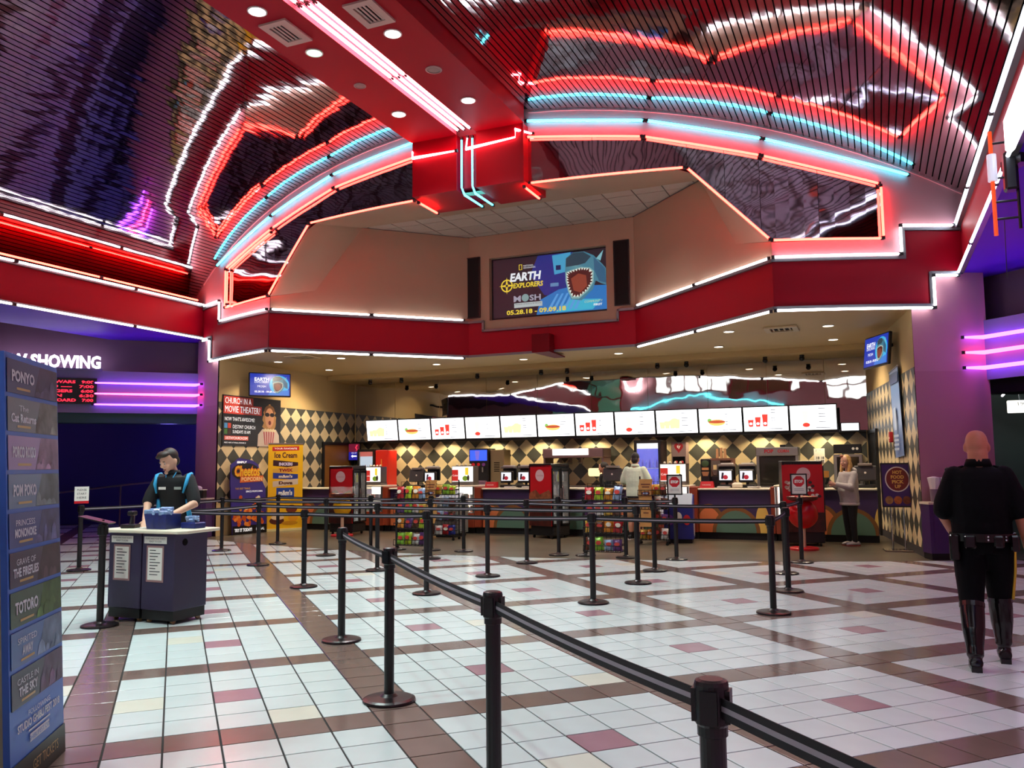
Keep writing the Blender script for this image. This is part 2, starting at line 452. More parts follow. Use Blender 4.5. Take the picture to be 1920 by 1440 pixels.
def polyw(pts, w, t, name, mat):
    """metal trim: a strip of height w and depth t along points (centre line)"""
    b = MB()
    for p, q in zip(pts, pts[1:]):
        p, q = Vector(p), Vector(q); d = (q - p); L = d.length; d.normalize()
        nrm = d.cross(Vector((0, 0, 1)))
        if nrm.length < .1: nrm = Vector((d.y, d.x, 0)); nrm = Vector((0, -1, 0))
        nrm.normalize()
        up = nrm.cross(d).normalized()
        M4 = Matrix(((d.x, nrm.x, up.x, (p.x + q.x) / 2), (d.y, nrm.y, up.y, (p.y + q.y) / 2), (d.z, nrm.z, up.z, (p.z + q.z) / 2), (0, 0, 0, 1)))
        b.box((0, 0, 0), (L + t * .5, t, w), M4=M4)
    return b.build(name, mat)
def WL(s, pts, off, n=5):
    out = []
    for (a, za), (c, zc) in zip(pts, pts[1:]):
        k = n if abs(a - c) > .6 else 1
        for i in range(k): out.append(W(s * (a + (c - a) * i / k), za + (zc - za) * i / k, off))
    out.append(W(s * pts[-1][0], pts[-1][1], off)); return out
UP = [(5.2, 4.88), (7.22, 4.88), (7.22, 5.36), (8.06, 5.36)]
LO = [(5.2, 4.08), (7.6, 4.08), (7.6, 4.62), (8.06, 4.62)]
ti = 0
def trim(pts, w=.05, t=.06):
    global ti; ti += 1
    return struct(polyw(pts, w, t, 'trim_%d' % ti, m_trim))
for s in (-1, 1):
    trim(WL(s, UP, .03)); trim(WL(s, LO, .03))
    trim([(s * 5.2, AY(5.2) - .02, 4.88), (s * 2, AY(2) - .02, 4.88)]); trim([(s * 5.2, AY(5.2) - .02, 4.08), (s * 2, AY(2) - .02, 4.08)])
    trim([(s * 8.07, 15.7, 5.43), (s * 8.07, -5.3, 5.43)], .07, .07); trim([(s * 8.07, 15.8, 4.65), (s * 8.07, -5.3, 4.65)], .07, .07)
    trim([(s * 2, AY(2) - .02, 4.88), (s * 1.62, AY(2) - .02, 4.88), (s * 1.62, AY(2) - .02, 4.66), (0, AY(2) - .02, 4.66)])
trim([(-2, AY(2) - .02, 4.08), (2, AY(2) - .02, 4.08)])
# arch edge moulding where wall meets vault
for s in (-1, 1):
    ti += 1; struct(polyw([W(s * (1.15 + i * .5), VAULT(1.15 + i * .5) - .01, .012) for i in range(15)], .03, .03, 'trim_%d' % ti, m_mauve))
# ---- alcove
mb = MB()
for s in (-1, 1):
    mb.poly([(s * 5.2, 14.42, 4.84), (s * 5.2, 14.42, 5.22), (s * 4.53, 15.09, 5.41), (s * 3.8, 15.82, 6.92), (s * 2, 17.62, 6.92), (s * 2, 17.62, 4.84)])
sc0, sc1, sz0, sz1 = -1.48, 1.36, 4.9, 6.37
yb = 17.62
for x0, x1, z0, z1 in ((-2, sc0, 4.86, 6.92), (sc1, 2, 4.86, 6.92), (sc0, sc1, sz1, 6.92), (sc0, sc1, 4.64, sz0)):
    mb.quad((x0, yb, z0), (x1, yb, z0), (x1, yb, z1), (x0, yb, z1))
mb.quad((-1.62, yb - .02, 4.64), (1.62, yb - .02, 4.64), (1.62, yb - .02, sz0 - .02), (-1.62, yb - .02, sz0 - .02))
mb.quad((sc0, yb, sz0), (sc1, yb, sz0), (sc1, yb + .15, sz0), (sc0, yb + .15, sz0)); mb.quad((sc0, yb, sz1), (sc1, yb, sz1), (sc1, yb + .15, sz1), (sc0, yb + .15, sz1))
for x in (sc0, sc1): mb.quad((x, yb, sz0), (x, yb + .15, sz0), (x, yb + .15, sz1), (x, yb, sz1))
alc = struct(mb.build('wall_alcove', m_beige))
# reveal of the opening
for s in (-1, 1):
    L1 = lambda t: Vector(W(s * (3.9 + 1.3 * t), 6.57 - 1.35 * t)); L2 = lambda t: Vector((s * (3.8 + .73 * t), 15.82 - .73 * t, 6.92 - 1.51 * t))
    K1 = lambda t: Vector(W(s * 3.9 * t, 6.57)); K2 = lambda t: Vector((s * 3.8 * t, 15.82, 6.92))
    for A_, B_ in ((L1, L2), (K1, K2)):
        mb = MB(); n, m_ = 24, 8
        g_ = [[A_(i / n).lerp(B_(i / n), j / m_) for j in range(m_ + 1)] for i in range(n + 1)]
        for i in range(n):
            for j in range(m_): mb.quad(g_[i][j], g_[i + 1][j], g_[i + 1][j + 1], g_[i][j + 1])
        me = mb.mesh('reveal'); bm = bmesh.new(); bm.from_mesh(me); bmesh.ops.remove_doubles(bm, verts=bm.verts, dist=1e-4); bmesh.ops.recalc_face_normals(bm, faces=bm.faces); bm.to_mesh(me); bm.free()
        for p in me.polygons: p.use_smooth = True
        obj('reveal', me, m_beige, alc)
m_ctile = M('ceiling_tile', srgb(182, 170, 156), .8, noise=(40, .1), bump=(90, .002))
mb = MB(); mb.poly([(-4, 15.5, 6.96), (4, 15.5, 6.96), (4, 17.7, 6.96), (-4, 17.7, 6.96)]); alc_c = struct(mb.build('ceiling_alcove', m_trim))
for i in range(-7, 7):
    for j in range(4):
        p = rect(i * .61 + .012, 15.55 + j * .61 + .012, i * .61 + .598, 15.55 + (j + 1) * .61 - .012)
        p = cliprect(p, -3.95, 15.5, 3.95, 17.62)
        for s in (-1, 1):
            if len(p) >= 3: p = clip(p, s * .70711, .70711, (5.2 + 14.42) * .70711 - .02)
        if len(p) >= 3:
            b = MB(); b.prism([(x, y, 6.925) for x, y in p], (0, 0, .02)); b.build('ceiling_tile', m_ctile, alc_c)
# ---- central beam and its drop block
mb = MB(); z0 = 7.62
for x0, x1 in ((-1.15, -.2), (.2, 1.15)):
    mb.box(((x0 + x1) / 2, 4.0, z0 + .2), (x1 - x0, 18.9, .4))
beam = struct(mb.build('ceiling_beam', m_beam))
mb = MB()
for x in (-.199, .199): mb.quad((x, -5.4, z0 + .002), (x, 13.45, z0 + .002), (x, 13.45, z0 + .16), (x, -5.4, z0 + .16))
mb.quad((-.2, -5.4, z0 + .16), (.2, -5.4, z0 + .16), (.2, 13.45, z0 + .16), (-.2, 13.45, z0 + .16))
mb.build('groove_lining', M('groove_pink', srgb(240, 150, 165), .5), beam)
mb = MB()
for x0, x1 in ((-1.13, -.2), (.2, 1.13)):
    mb.box(((x0 + x1) / 2, 14.0, 7.1), (x1 - x0, 1.1, 1.06))
mb.box((0, 14.06, 7.13), (.4, .96, 1.0))
struct(mb.build('drop_block', m_beam, beam))
# ---- concession shell
mb = MB()
front = [W(x, 4.07) for x in [-7.34, -6.8, -6.3, -5.8, -5.2]]
mb.poly(front + [(-2, 17.62, 4.07), (2, 17.62, 4.07)] + [W(x, 4.07) for x in [5.2, 5.8, 6.3, 6.8, 7.3]] + [(6.7, 19.5, 4.07), (-7.34, 19.5, 4.07)])
mb.quad((-7.34, 19.5, 4.07), (6.75, 19.5, 4.07), (6.75, 19.5, 3.95), (-7.34, 19.5, 3.95))
mb.quad((-7.4, 19.5, 3.95), (6.75, 19.5, 3.95), (6.6, 21.0, 3.95), (-7.4, 21.0, 3.95))
cceil = struct(mb.build('ceiling_concession', m_cream))
mb = MB(); YB = 20.9
mb.quad((-7.4, YB + .01, 0), (6.6, YB + .01, 0), (6.6, YB + .01, 4.1), (-7.4, YB + .01, 4.1)); wall_back = struct(mb.build('wall_back', m_cream))
LW0, LW1 = Vector((-7.28, 15.2, 0)), Vector((-7.38, 20.9, 0)); RW0, RW1 = Vector((7.28, 15.25, 0)), Vector((6.49, 20.95, 0))
mb = MB(); mb.quad(LW0, LW1, LW1 + Vector((0, 0, 4.1)), LW0 + Vector((0, 0, 4.1))); wall_left = struct(mb.build('wall_left', m_cream))
mb = MB(); mb.quad(RW0, RW1, RW1 + Vector((0, 0, 4.1)), RW0 + Vector((0, 0, 4.1))); wall_right = struct(mb.build('wall_right', m_cream))
m_dl = M('diamond_light', srgb(226, 204, 160), .45, noise=(5, .06), rand=.03); m_dd = M('diamond_dark', srgb(74, 74, 66), .4, noise=(5, .1), rand=.05)
D = .4313
def diamonds(F, L, ztop, zbot, parent, x_off=0.0):
    full = {}
    h = D / 2 - .002
    for k, mt in (('l', m_dl), ('d', m_dd)):
        b = MB(); b.prism([(h, 0, 0), (0, h, 0), (-h, 0, 0), (0, -h, 0)], (0, 0, .006)); full[k] = b.mesh('diamond_tile'); full[k].materials.append(mt)
    for k in ('d', 'l'):
        sh = 0 if k == 'd' else .5
        j = 0
        while ztop - (j + sh) * D > zbot - D / 2:
            zc = ztop - (j + sh) * D
            i = -1
            while (i + sh) * D + x_off < L + D / 2:
                xc = (i + sh) * D + x_off
                p = cliprect([(xc + h, zc), (xc, zc + h), (xc - h, zc), (xc, zc - h)], 0.003, zbot, L - .003, ztop)
                if p:
                    if len(p) == 4 and abs(sum(a[0] for a in p) / 4 - xc) < 1e-4 and abs(sum(a[1] for a in p) / 4 - zc) < 1e-4:
                        o = bpy.data.objects.new('diamond_tile', full[k]); COL.objects.link(o); o.parent = parent; o.matrix_local = F @ Matrix.Translation((xc, zc, 0))
                    else:
                        b = MB(); b.prism([F @ Vector((a[0], a[1], 0)) for a in p], F.to_3x3() @ Vector((0, 0, .006))); b.build('diamond_tile', m_dl if k == 'l' else m_dd, parent)
                i += 1
            j += 1
diamonds(frame(LW0 + Vector((.002, 0, 0)), LW1 - LW0, (0, 0, 1)), (LW1 - LW0).length, 3.08, .75, wall_left, .1)
diamonds(frame((-7.35, YB + .006, 0), (1, 0, 0), (0, 0, 1)), 13.8, 2.24, .95, wall_back, .02)
diamonds(frame(RW1 + Vector((-.002, 0, 0)), RW0 - RW1, (0, 0, 1)), (RW0 - RW1).length, 3.08, .14, wall_right, .05)
mb = MB(); F = frame(RW1, RW0 - RW1, (0, 0, 1)); mb.prism([F @ Vector((x, y, 0)) for x, y in rect(0, 0, (RW0 - RW1).length, .13)], F.to_3x3() @ Vector((0, 0, .012))); struct(mb.build('baseboard_right', M('base_grey', srgb(64, 60, 60), .5)))
# mirror panes above the menu line
xs = [-7.33, -6.0, -4.55, -3.1, -1.6, -.1, 1.4, 2.9, 4.3, 5.6, 6.5]
for a, c in zip(xs, xs[1:]):
    b = MB(); n = 4
    b.quad((a + .004, YB - .005, 2.26), (c - .004, YB - .005, 2.26), (c - .004, YB - .005, 3.945), (a + .004, YB - .005, 3.945)); b.build('mirror_pane', m_mirr2, wall_back)
mb = MB(); mb.box((-.4, YB - .12, 2.24), (13.7, .24, .035)); mb.build('ledge', m_black, wall_back)
# doors behind the counter
def door(n, F, x0, x1, z1, mat, frame_m):
    b = MB(); b.prism([F @ Vector((x, y, .008)) for x, y in rect(x0, 0, x1, z1)], F.to_3x3() @ Vector((0, 0, .02))); d = struct(b.build('door_%d' % n, mat))
    b = MB()
    for r in (rect(x0 - .08, 0, x0, z1 + .08), rect(x1, 0, x1 + .08, z1 + .08), rect(x0, z1, x1, z1 + .08)):
        b.prism([F @ Vector((x, y, .004)) for x, y in r], F.to_3x3() @ Vector((0, 0, .05)))
    b.build('door_frame', frame_m, d); return d
m_wood = M('door_wood', srgb(150, 96, 40), .4, noise=(2, .2))
FL = frame(LW0 + Vector((.002, 0, 0)), LW1 - LW0, (0, 0, 1)); FR = frame(RW1 + Vector((-.002, 0, 0)), RW0 - RW1, (0, 0, 1))
door(1, FL, 4.15, 5.5, 2.16, m_wood, m_black)
door(2, FR, .35, 1.4, 2.16, M('doorway_dark', srgb(16, 13, 14), .8), m_black)

# ---- side bays: bulkheads at 45 degrees, walls above, dim corridors
m_band = M('bulkhead_grey', srgb(128, 124, 168), .55, noise=(.8, .05)); m_baywall = M('bay_wall', srgb(104, 72, 96), .65, noise=(.7, .08)); m_teal = M('teal_band', srgb(22, 70, 74), .5)
m_indigo = M('corridor_indigo', srgb(52, 40, 110), .6, noise=(.6, .1)); m_cteal = M('corridor_grey', srgb(88, 100, 100), .6, noise=(.6, .1))
for s, nm in ((-1, 'left'), (1, 'right')):
    p = Vector((s * 8.36, 15.67, 0)); d = Vector((s * .70711, -.70711, 0)); nb = Vector((s * .70711, .70711, 0)); L = 9.0
    def q(mb, t0, t1, z0, z1, back): mb.quad(p + d * t0 + nb * back + Vector((0, 0, z0)), p + d * t1 + nb * back + Vector((0, 0, z0)), p + d * t1 + nb * back + Vector((0, 0, z1)), p + d * t0 + nb * back + Vector((0, 0, z1)))
    mb = MB(); q(mb, 0, L, 2.85, 3.83, 0)
    mb.quad(p + Vector((0, 0, 3.83)), p + d * L + Vector((0, 0, 3.83)), p + d * L + nb * .5 + Vector((0, 0, 3.83)), p + nb * .5 + Vector((0, 0, 3.83)))
    mb.quad(p + Vector((0, 0, 2.85)), p + d * L + Vector((0, 0, 2.85)), p + d * L + nb * .3 + Vector((0, 0, 2.85)), p + nb * .3 + Vector((0, 0, 2.85)))
    bulk = struct(mb.build('wall_bulkhead_' + nm, m_band))
    mb = MB(); q(mb, 0, L, 2.62, 2.86, .06); mb.quad(p + nb * .06 + Vector((0, 0, 2.62)), p + d * L + nb * .06 + Vector((0, 0, 2.62)), p + d * L + nb * .6 + Vector((0, 0, 2.62)), p + nb * .6 + Vector((0, 0, 2.62)))
    mb.build('lower_band', m_teal if s < 0 else m_dark, bulk)
    mb = MB(); q(mb, -.5, L, 3.83, 5.2, .4); struct(mb.build('wall_bay_' + nm, m_baywall))
    mb = MB(); mb.quad((s * 10.06, -5.5, 5.2), (s * 22, -5.5, 5.2), (s * 22, 17.5, 5.2), (s * 8.1, 17.5, 5.2)); struct(mb.build('ceiling_bay_' + nm, m_baywall))
    # corridor behind
    mb = MB()
    a = Vector((s * 8.36, 15.67, 0))
    if s < 0:
        mb.quad(a, a + Vector((-1.0, 3.2, 0)), a + Vector((-1.0, 3.2, 2.9)), a + Vector((0, 0, 2.9)))
        mb.quad(a + Vector((-1.0, 3.2, 0)), a + Vector((-10, 0.6, 0)), a + Vector((-10, 0.6, 2.9)), a + Vector((-1.0, 3.2, 2.9)))
        mb.quad(a + Vector((0, 0, 2.88)), a + Vector((-1, 3.2, 2.88)), a + Vector((-12, 0, 2.88)), a + Vector((-9, -9, 2.88)))
        struct(mb.build('wall_corridor_left', m_indigo))
    else:
        mb.quad(a, a + Vector((.35, 4.5, 0)), a + Vector((.35, 4.5, 2.9)), a + Vector((0, 0, 2.9)))
        mb.quad(a + Vector((.35, 4.5, 0)), a + Vector((6, 4.5, 0)), a + Vector((6, 4.5, 2.9)), a + Vector((.35, 4.5, 2.9)))
        mb.quad(a + Vector((0, 0, 2.9)), a + Vector((.35, 4.5, 2.9)), a + Vector((6, 4.5, 2.9)), a + Vector((6, -6, 2.9)))
        struct(mb.build('wall_corridor_right', m_cteal))
    mb = MB(); mb.quad((s * 22, -5.5, 0), (s * 22, 17, 0), (s * 22, 17, 5.3), (s * 22, -5.5, 5.3)); struct(mb.build('wall_outer_' + nm, m_baywall))
    if s > 0:
        mb = MB(); mb.quad((10.3, -5.5, 0), (10.3, 13.6, 0), (10.3, 13.6, 4.7), (10.3, -5.5, 4.7)); struct(mb.build('wall_side_right', m_mauve))
lamp('POINT', (-10.2, 16.6, 2.6), 45, (.22, .16, 1.0), .2); lamp('POINT', (-15.0, 15.0, 2.6), 16, (.4, .25, .8), .2)
lamp('POINT', (9.4, 18.2, 2.7), 9, (.8, 1, .95), .15)
# ---- the hall's front end (behind the photographer, seen in the mirrors)
mb = MB(); mb.quad((-22, -5.45, 0), (22, -5.45, 0), (22, -5.45, 8.2), (-22, -5.45, 8.2)); wfront = struct(mb.build('wall_front', m_mauve))
m_day = EM('daylight_pane', (.93, .97, 1.0), 2.4); m_gl = M('green_glass', srgb(96, 150, 130), .12, 0, .22, srgb(120, 190, 160)); m_mull = M('mullion_red', srgb(150, 16, 34), .4)
m_bronze = M('bronze_panel', srgb(120, 84, 48), .4, noise=(2, .2))
wi = 0
def window(x0, x1, z0, z1, nx, nz, gm):
    global wi; wi += 1
    root = bpy.data.objects.new('window_%d' % wi, None); COL.objects.link(root); struct(root)
    for i in range(nx):
        for j in range(nz):
            a, c = x0 + (x1 - x0) * i / nx, x0 + (x1 - x0) * (i + 1) / nx; e, h = z0 + (z1 - z0) * j / nz, z0 + (z1 - z0) * (j + 1) / nz
            b = MB(); b.quad((a + .03, -5.40, e + .03), (c - .03, -5.40, e + .03), (c - .03, -5.40, h - .03), (a + .03, -5.40, h - .03)); b.build('pane', gm, root)
    b = MB()
    for i in range(nx + 1): b.box((x0 + (x1 - x0) * i / nx, -5.39, (z0 + z1) / 2), (.08, .1, z1 - z0 + .08))
    for j in range(nz + 1): b.box(((x0 + x1) / 2, -5.39, z0 + (z1 - z0) * j / nz), (x1 - x0 + .08, .09, .08))
    b.build('window_frame', m_mull, root)
window(-11.0, -6.8, 4.2, 6.6, 3, 2, m_gl); window(-4.75, -.7, 5.5, 6.7, 5, 1, m_day); window(-.6, 2.5, 5.3, 6.5, 3, 1, m_bronze); window(2.6, 3.0, 5.3, 6.4, 1, 1, m_day); window(4.4, 7.4, 4.9, 6.3, 3, 2, m_day)
# ================================================================== NEON
N_W = EM('neon_white', (1.0, .95, 1.0), 8); N_O = EM('neon_orange', (1.0, .023, .015), 33); N_C = EM('neon_cyan', (.06, .8, 1.0), 9)
N_P = EM('neon_violet', (.34, .07, 1.0), 9); N_R = EM('neon_pink', (1.0, .07, .24), 9); N_PW = EM('neon_pinkwhite', (1.0, .2, .24), 14); N_BW = EM('neon_bluewhite', (.75, .8, 1.0), 9)
m_stand = M('neon_standoff', srgb(40, 38, 42), .5)
def neon(runs, mat, label, r=.021, name='neon_light', brk=True):
    """runs: list of polylines, each one glass tube"""
    p0 = runs[0][0]
    t = thing(name, label, 'neon light')
    for pts in runs:
        MB().tube(pts, r, 8).build('tube', mat, t, True)
        if brk:
            for e in (pts[0], pts[-1]):
                b = MB(); b.box(e, (.05, .05, .05)); b.build('end_cap', m_stand, t)
    return t
def seg(P, gap=.03):
    out = []
    for a, b in zip(P, P[1:]):
        a, b = Vector(a), Vector(b); d = (b - a).normalized() * gap; out.append([a + d, b - d])
    return out
def wseg(s, pts, off=.07):
    out = []
    for (a, za), (c, zc) in zip(pts, pts[1:]):
        n = 6 if abs(a - c) > .3 else 1
        e = .012
        out.append([W(s * (a + (c - a) * (e + (1 - 2 * e) * i / n)), za + (zc - za) * (e + (1 - 2 * e) * i / n), off) for i in range(n + 1)])
    return out
for s, nm in ((-1, 'left'), (1, 'right')):
    neon(wseg(s, [(5.2, 4.93), (7.18, 4.93), (7.18, 5.41), (8.0, 5.41)], .08), N_W, 'white neon stepping up along the top of the red band at the %s pillar' % nm)
    neon(wseg(s, [(5.2, 4.03), (7.64, 4.03), (7.64, 4.57), (8.02, 4.57)], .08), N_W, 'white neon stepping up along the bottom of the red band at the %s pillar' % nm)
    for z, w_ in ((4.93, 'upper'), (4.03, 'lower')):
        a, c = Vector((s * 5.17, AY(5.17) - .06, z)), Vector((s * 2.05, AY(2.05) - .06, z)); mid = (a + c) / 2
        neon(seg([a, mid, c]), N_W, '%s white neon running back into the alcove on its %s side' % (w_, nm))
    Y = [15.55, 13.4, 10.6, 7.8, 5.0, 2.2, -.6, -3.4]
    for z, w_ in ((5.45, 'top'), (4.63, 'bottom')):
        neon(seg([(s * 8.02, y, z) for y in Y], .02), N_BW if s > 0 else N_W, 'long white neon along the %s edge of the %s red fascia' % (w_, nm))
    neon(wseg(s, OUT), N_O, 'orange neon bordering the top of the %s mirrored arch panel' % nm)
    neon(wseg(s, [(6.92, 6.1), (6.92, 5.2), (5.2, 5.22), (3.9, 6.56), (1.15, 6.56)]), N_O, 'orange neon bordering the lower edge of the %s mirrored arch panel' % nm)
    neon(wseg(s, [(1.1, 7.72), (3.25, 7.45), (5.13, 6.97), (7.38, 6.26)]), N_C, 'cyan neon following the arch above the %s mirrored panel' % nm, .024)
    neon([[(s * 1.08, 13.6, 6.5), (s * 1.08, 14.35, 6.5)]], N_O, 'short orange neon under the %s side of the red drop block' % nm)
    a = W(s * 8.02, 0, .07); b_ = W(s * 8.33, 0, .07); d = Vector((s * .70711, -.70711, 0))
    for z, mt, cn in ((3.54, N_P, 'top violet'), (3.29, N_R, 'middle pink'), (3.04, N_P, 'bottom violet')):
        pts = [Vector((a[0], a[1], z)), Vector((b_[0], b_[1] - .02, z))]; e = pts[1] + d * (2.2 if s < 0 else 4)
        neon([[pts[0], pts[1], e]], mt, '%s neon line on the %s bulkhead' % (cn, nm), .017)
neon(wseg(-1, [(5.1, 6.6), (6.83, 6.07), (6.83, 5.26)]), N_O, 'second orange neon inside the outer corner of the left arch panel', .016)
neon(seg([(-8.14, y, 5.56) for y in (15.4, 12.6, 9.8, 7.0, 4.2, 1.4, -1.4)], .02), N_O, 'orange neon on top of the left red fascia')
for x, w_ in ((-.12, 'left'), (0.0, 'middle'), (.12, 'right')):
    neon([[(x, y0 + .03, 7.66), (x, y0 + 2.35, 7.66)] for y0 in (1.5, 3.9, 6.3, 8.7, 11.0)], N_PW, 'pinkish white neon along the beam groove, %s of three' % w_, .026)
for x, w_ in ((-.12, 'left'), (.1, 'right')):
    neon([[(x, 13.5, 7.55), (x, 13.5, 6.62), (x, 13.62, 6.52), (x, 14.4, 6.52)]], N_C, 'pale cyan neon running down the drop block, %s of two' % w_, .017)
neon([[W(-1.2, 7.42, .07), (-1.1, 13.4, 7.42), (-1.1, 13.4, 7.3), (-.18, 13.4, 7.3)]], N_PW, 'pink neon step across the left half of the drop block', .015)
neon([[(.02, 13.46, 7.55), (.02, 13.4, 7.3), (1.0, 13.4, 7.36), (1.0, 13.4, 7.5), W(1.25, 7.46, .07)]], N_PW, 'pink neon step across the right half of the drop block', .015)
# cyan arc neon and ring on the front wall, seen only in the counter mirror
neon([[(-6.2 + 8.4 * i / 10, -5.3, 4.7 + .55 * math.sin(PI * i / 10)) for i in range(11)]], N_C, 'long cyan neon arc reflected in the mirror above the menus', .03)
neon([[(-6 + .5 * math.cos(2 * PI * i / 20), -5.3, 6.3 + .5 * math.sin(2 * PI * i / 20)) for i in range(21)]], N_W, 'round white neon ring reflected in the mirror above the menus', .08, brk=False)
neon([[(-9.9, y, 4.85), (-9.9, y + 4.5, 4.85)] for y in (-5, -.2)], N_P, 'violet cove neon of the left bay reflected in the counter mirror', .03)
# ================================================================== ceiling fittings
di = 0
def downlight(c, r, label, glow, group=None, zoff=0.0, nrm=None):
    t = thing('downlight', label, 'downlight', c, 0, group)
    b = MB(); b.lathe([(r, .0), (r * 1.02, -.012), (r * .86, -.016), (r * .84, .0)], n=24); b.build('trim_ring', m_white, t)
    b = MB(); b.lathe([(r * .85, -.002), (r * .85, -.008)], n=24); b.build('lens', glow, t)
    return t
for (x, y, g_), nm in zip(BEAM_LIGHTS[:5], ('nearest on the left of the beam', 'on the right of the beam beside the vent', 'with a green glow on the left of the beam', 'on the right of the beam near the drop block', 'on the left of the beam near the drop block')):
    downlight((x, y, 7.62), .13, 'round recessed downlight ' + nm, m_lightgreen if g_ else m_lightdisc)
for (x, y), nm in zip(CONC_LIGHTS, ('above the ice cream banner', 'in front of the left mirror', 'near the left poster wall', 'near the red bracket', 'over the right counter front', 'near the right television', 'deepest by the right wall', 'above the left snack rack', 'above the two left tills', 'above the right tills')):
    downlight((x, y, 4.068), .11, 'round warm downlight in the food counter ceiling ' + nm, m_warmdisc)
downlight((2.0, 15.4, 6.92), .13, 'round white downlight in the alcove ceiling', m_lightdisc); downlight((-1.4, 15.35, 6.90), .12, 'small green-lit downlight at the alcove ceiling edge', m_lightgreen)
m_grille = M('grille_grey', srgb(150, 132, 128), .5)
def speaker(c, r, label):
    t = thing('ceiling_speaker', label, 'speaker', c)
    b = MB(); b.lathe([(r, 0), (r, -.01), (r * .8, -.016), (r * .8, 0)], n=24); b.build('rim', M('rim_pinkgrey', srgb(176, 140, 138), .5), t)
    b = MB(); b.lathe([(r * .8, -.003), (r * .6, -.012), (.01, -.013)], n=24); b.build('grille', m_grille, t)
speaker((-.68, 11.0, 7.62), .1, 'small round ceiling speaker on the left of the beam'); speaker((.66, 11.0, 7.62), .13, 'larger round ceiling speaker on the right of the beam')
def vent(c, label, sx=.62, sy=.62, mat=None, n=4):
    t = thing('air_vent', label, 'air vent', c)
    b = MB()
    for x, y, dx_, dy in ((0, sy / 2 - .05, sx, .1), (0, -sy / 2 + .05, sx, .1), (sx / 2 - .05, 0, .1, sy - .2), (-sx / 2 + .05, 0, .1, sy - .2)): b.box((x, y, -.01), (dx_, dy, .03))
    b.build('vent_frame', mat or M('vent_paint', srgb(190, 160, 152), .5), t)
    b = MB(); b.box((0, 0, .008), (sx - .2, sy - .2, .01)); b.build('duct', m_dark, t)
    for i in range(n):
        b = MB(); b.box((-sx / 2 + .1 + (sx - .2) * (i + .5) / n, 0, -.006), (.03, sy - .2, .012)); b.build('louver', mat or MATS['vent_paint'], t)
vent((-.68, 9.15, 7.615), 'square air vent between two downlights on the left of the beam', .45, .62); vent((.66, 9.2, 7.615), 'square air vent on the right of the beam at the top edge', .45, .62)
vent((5.1, 16.55, 4.06), 'flush air vent in the right food counter ceiling', .6, .6, M('vent_cream', srgb(196, 172, 130), .5)); vent((-5.3, 15.7, 4.06), 'flush air vent in the left food counter ceiling', .6, .6, MATS['vent_cream'])
m_dome = M('dome_black', srgb(10, 10, 12), .15)
def dome(x, y, label):
    t = thing('security_camera', label, 'camera', (x, y, 3.95))
    b = MB(); b.lathe([(.05, 0), (.05, -.05)], n=12); b.build('mount', m_black, t)
    b = MB(); b.blob((0, 0, -.08), (.06, .06, .06), 10, 8); b.build('dome', m_dome, t, True)
for x, nm in ((-6.2, 'leftmost of the row'), (-5.2, 'second from the left'), (-2.9, 'third from the left'), (-1.1, 'near the middle'), (-.4, 'right of the middle'), (1.9, 'above the round neon reflection'), (2.6, 'fifth from the right wall'), (4.4, 'above the last menu screens'), (5.2, 'rightmost of the row')):
    dome(x, 19.9, 'black dome security camera hanging over the menus, ' + nm)
# red bracket on the fascia
t = thing('fascia_bracket', 'dark red bracket hanging from the alcove fascia', 'bracket')
m_brk = M('bracket_red', srgb(112, 2, 20), .5, spec=.2)
b = MB(); b.box((-.08, 17.42, 4.25), (.42, .3, .38)); b.build('back_plate', m_brk, t)
b = MB(); b.prism([(-.29, 17.27, 4.06), (.13, 17.27, 4.06), (.16, 18.2, 4.03), (-.1, 18.2, 4.03)], (0, 0, -.03)); b.build('shelf_plate', m_brk, t)
# ================================================================== FOOD COUNTER
YF = 17.62
m_purple = M('laminate_purple', srgb(62, 42, 84), .4, noise=(2, .06)); m_top = M('worktop_cream', srgb(232, 220, 196), .35, noise=(3, .05)); m_kick = M('toe_kick', srgb(12, 10, 11), .6)
m_or = M('laminate_orange', srgb(222, 122, 70), .4); m_gr = M('laminate_green', srgb(92, 124, 104), .4); m_ye = M('laminate_yellow', srgb(238, 196, 96), .4); m_ol = M('laminate_tan', srgb(132, 84, 40), .45)
m_redwood = M('redwood', srgb(150, 62, 36), .4, noise=(6, .15)); m_steel = M('steel', srgb(170, 164, 158), .28, .9); m_glass = M('glass_clear', (.9, .95, .95), .03, 0, alpha=.14, spec=.8)
m_caselit = EM('case_light', (1, .93, .8), 3.2); m_scrw = EM('screen_white', (1, 1, 1), 1.15)
def arches(parent, x0, x1, zb=.14, zt=1.0, y=YF, start=0.0):
    k = 0; x = x0 + start
    F = frame((0, y, 0), (1, 0, 0), (0, 0, 1))
    while x < x1:
        for nm, cx_, rx, rz_, mt, zz, cz in (('orange_hump', .2, .28, .5, m_or, .003, .14), ('green_hump', .74, .40, .44, m_gr, .007, .14), ('yellow_oval', 1.26, .13, .34, m_ye, .004, .36)):
            for g_, mm, dz in ((.075, m_ol, 0), (0, mt, .002)):
                p = cliprect(ell(x + cx_, cz, rx + g_, rz_ + g_, 28), x0 + .005, zb, x1 - .005, zt - .03)
                if nm == 'yellow_oval' and g_: continue
                if p: flat(nm if not g_ else 'tan_border', F, p, mm, parent, zz + dz, .001)
        x += 1.47
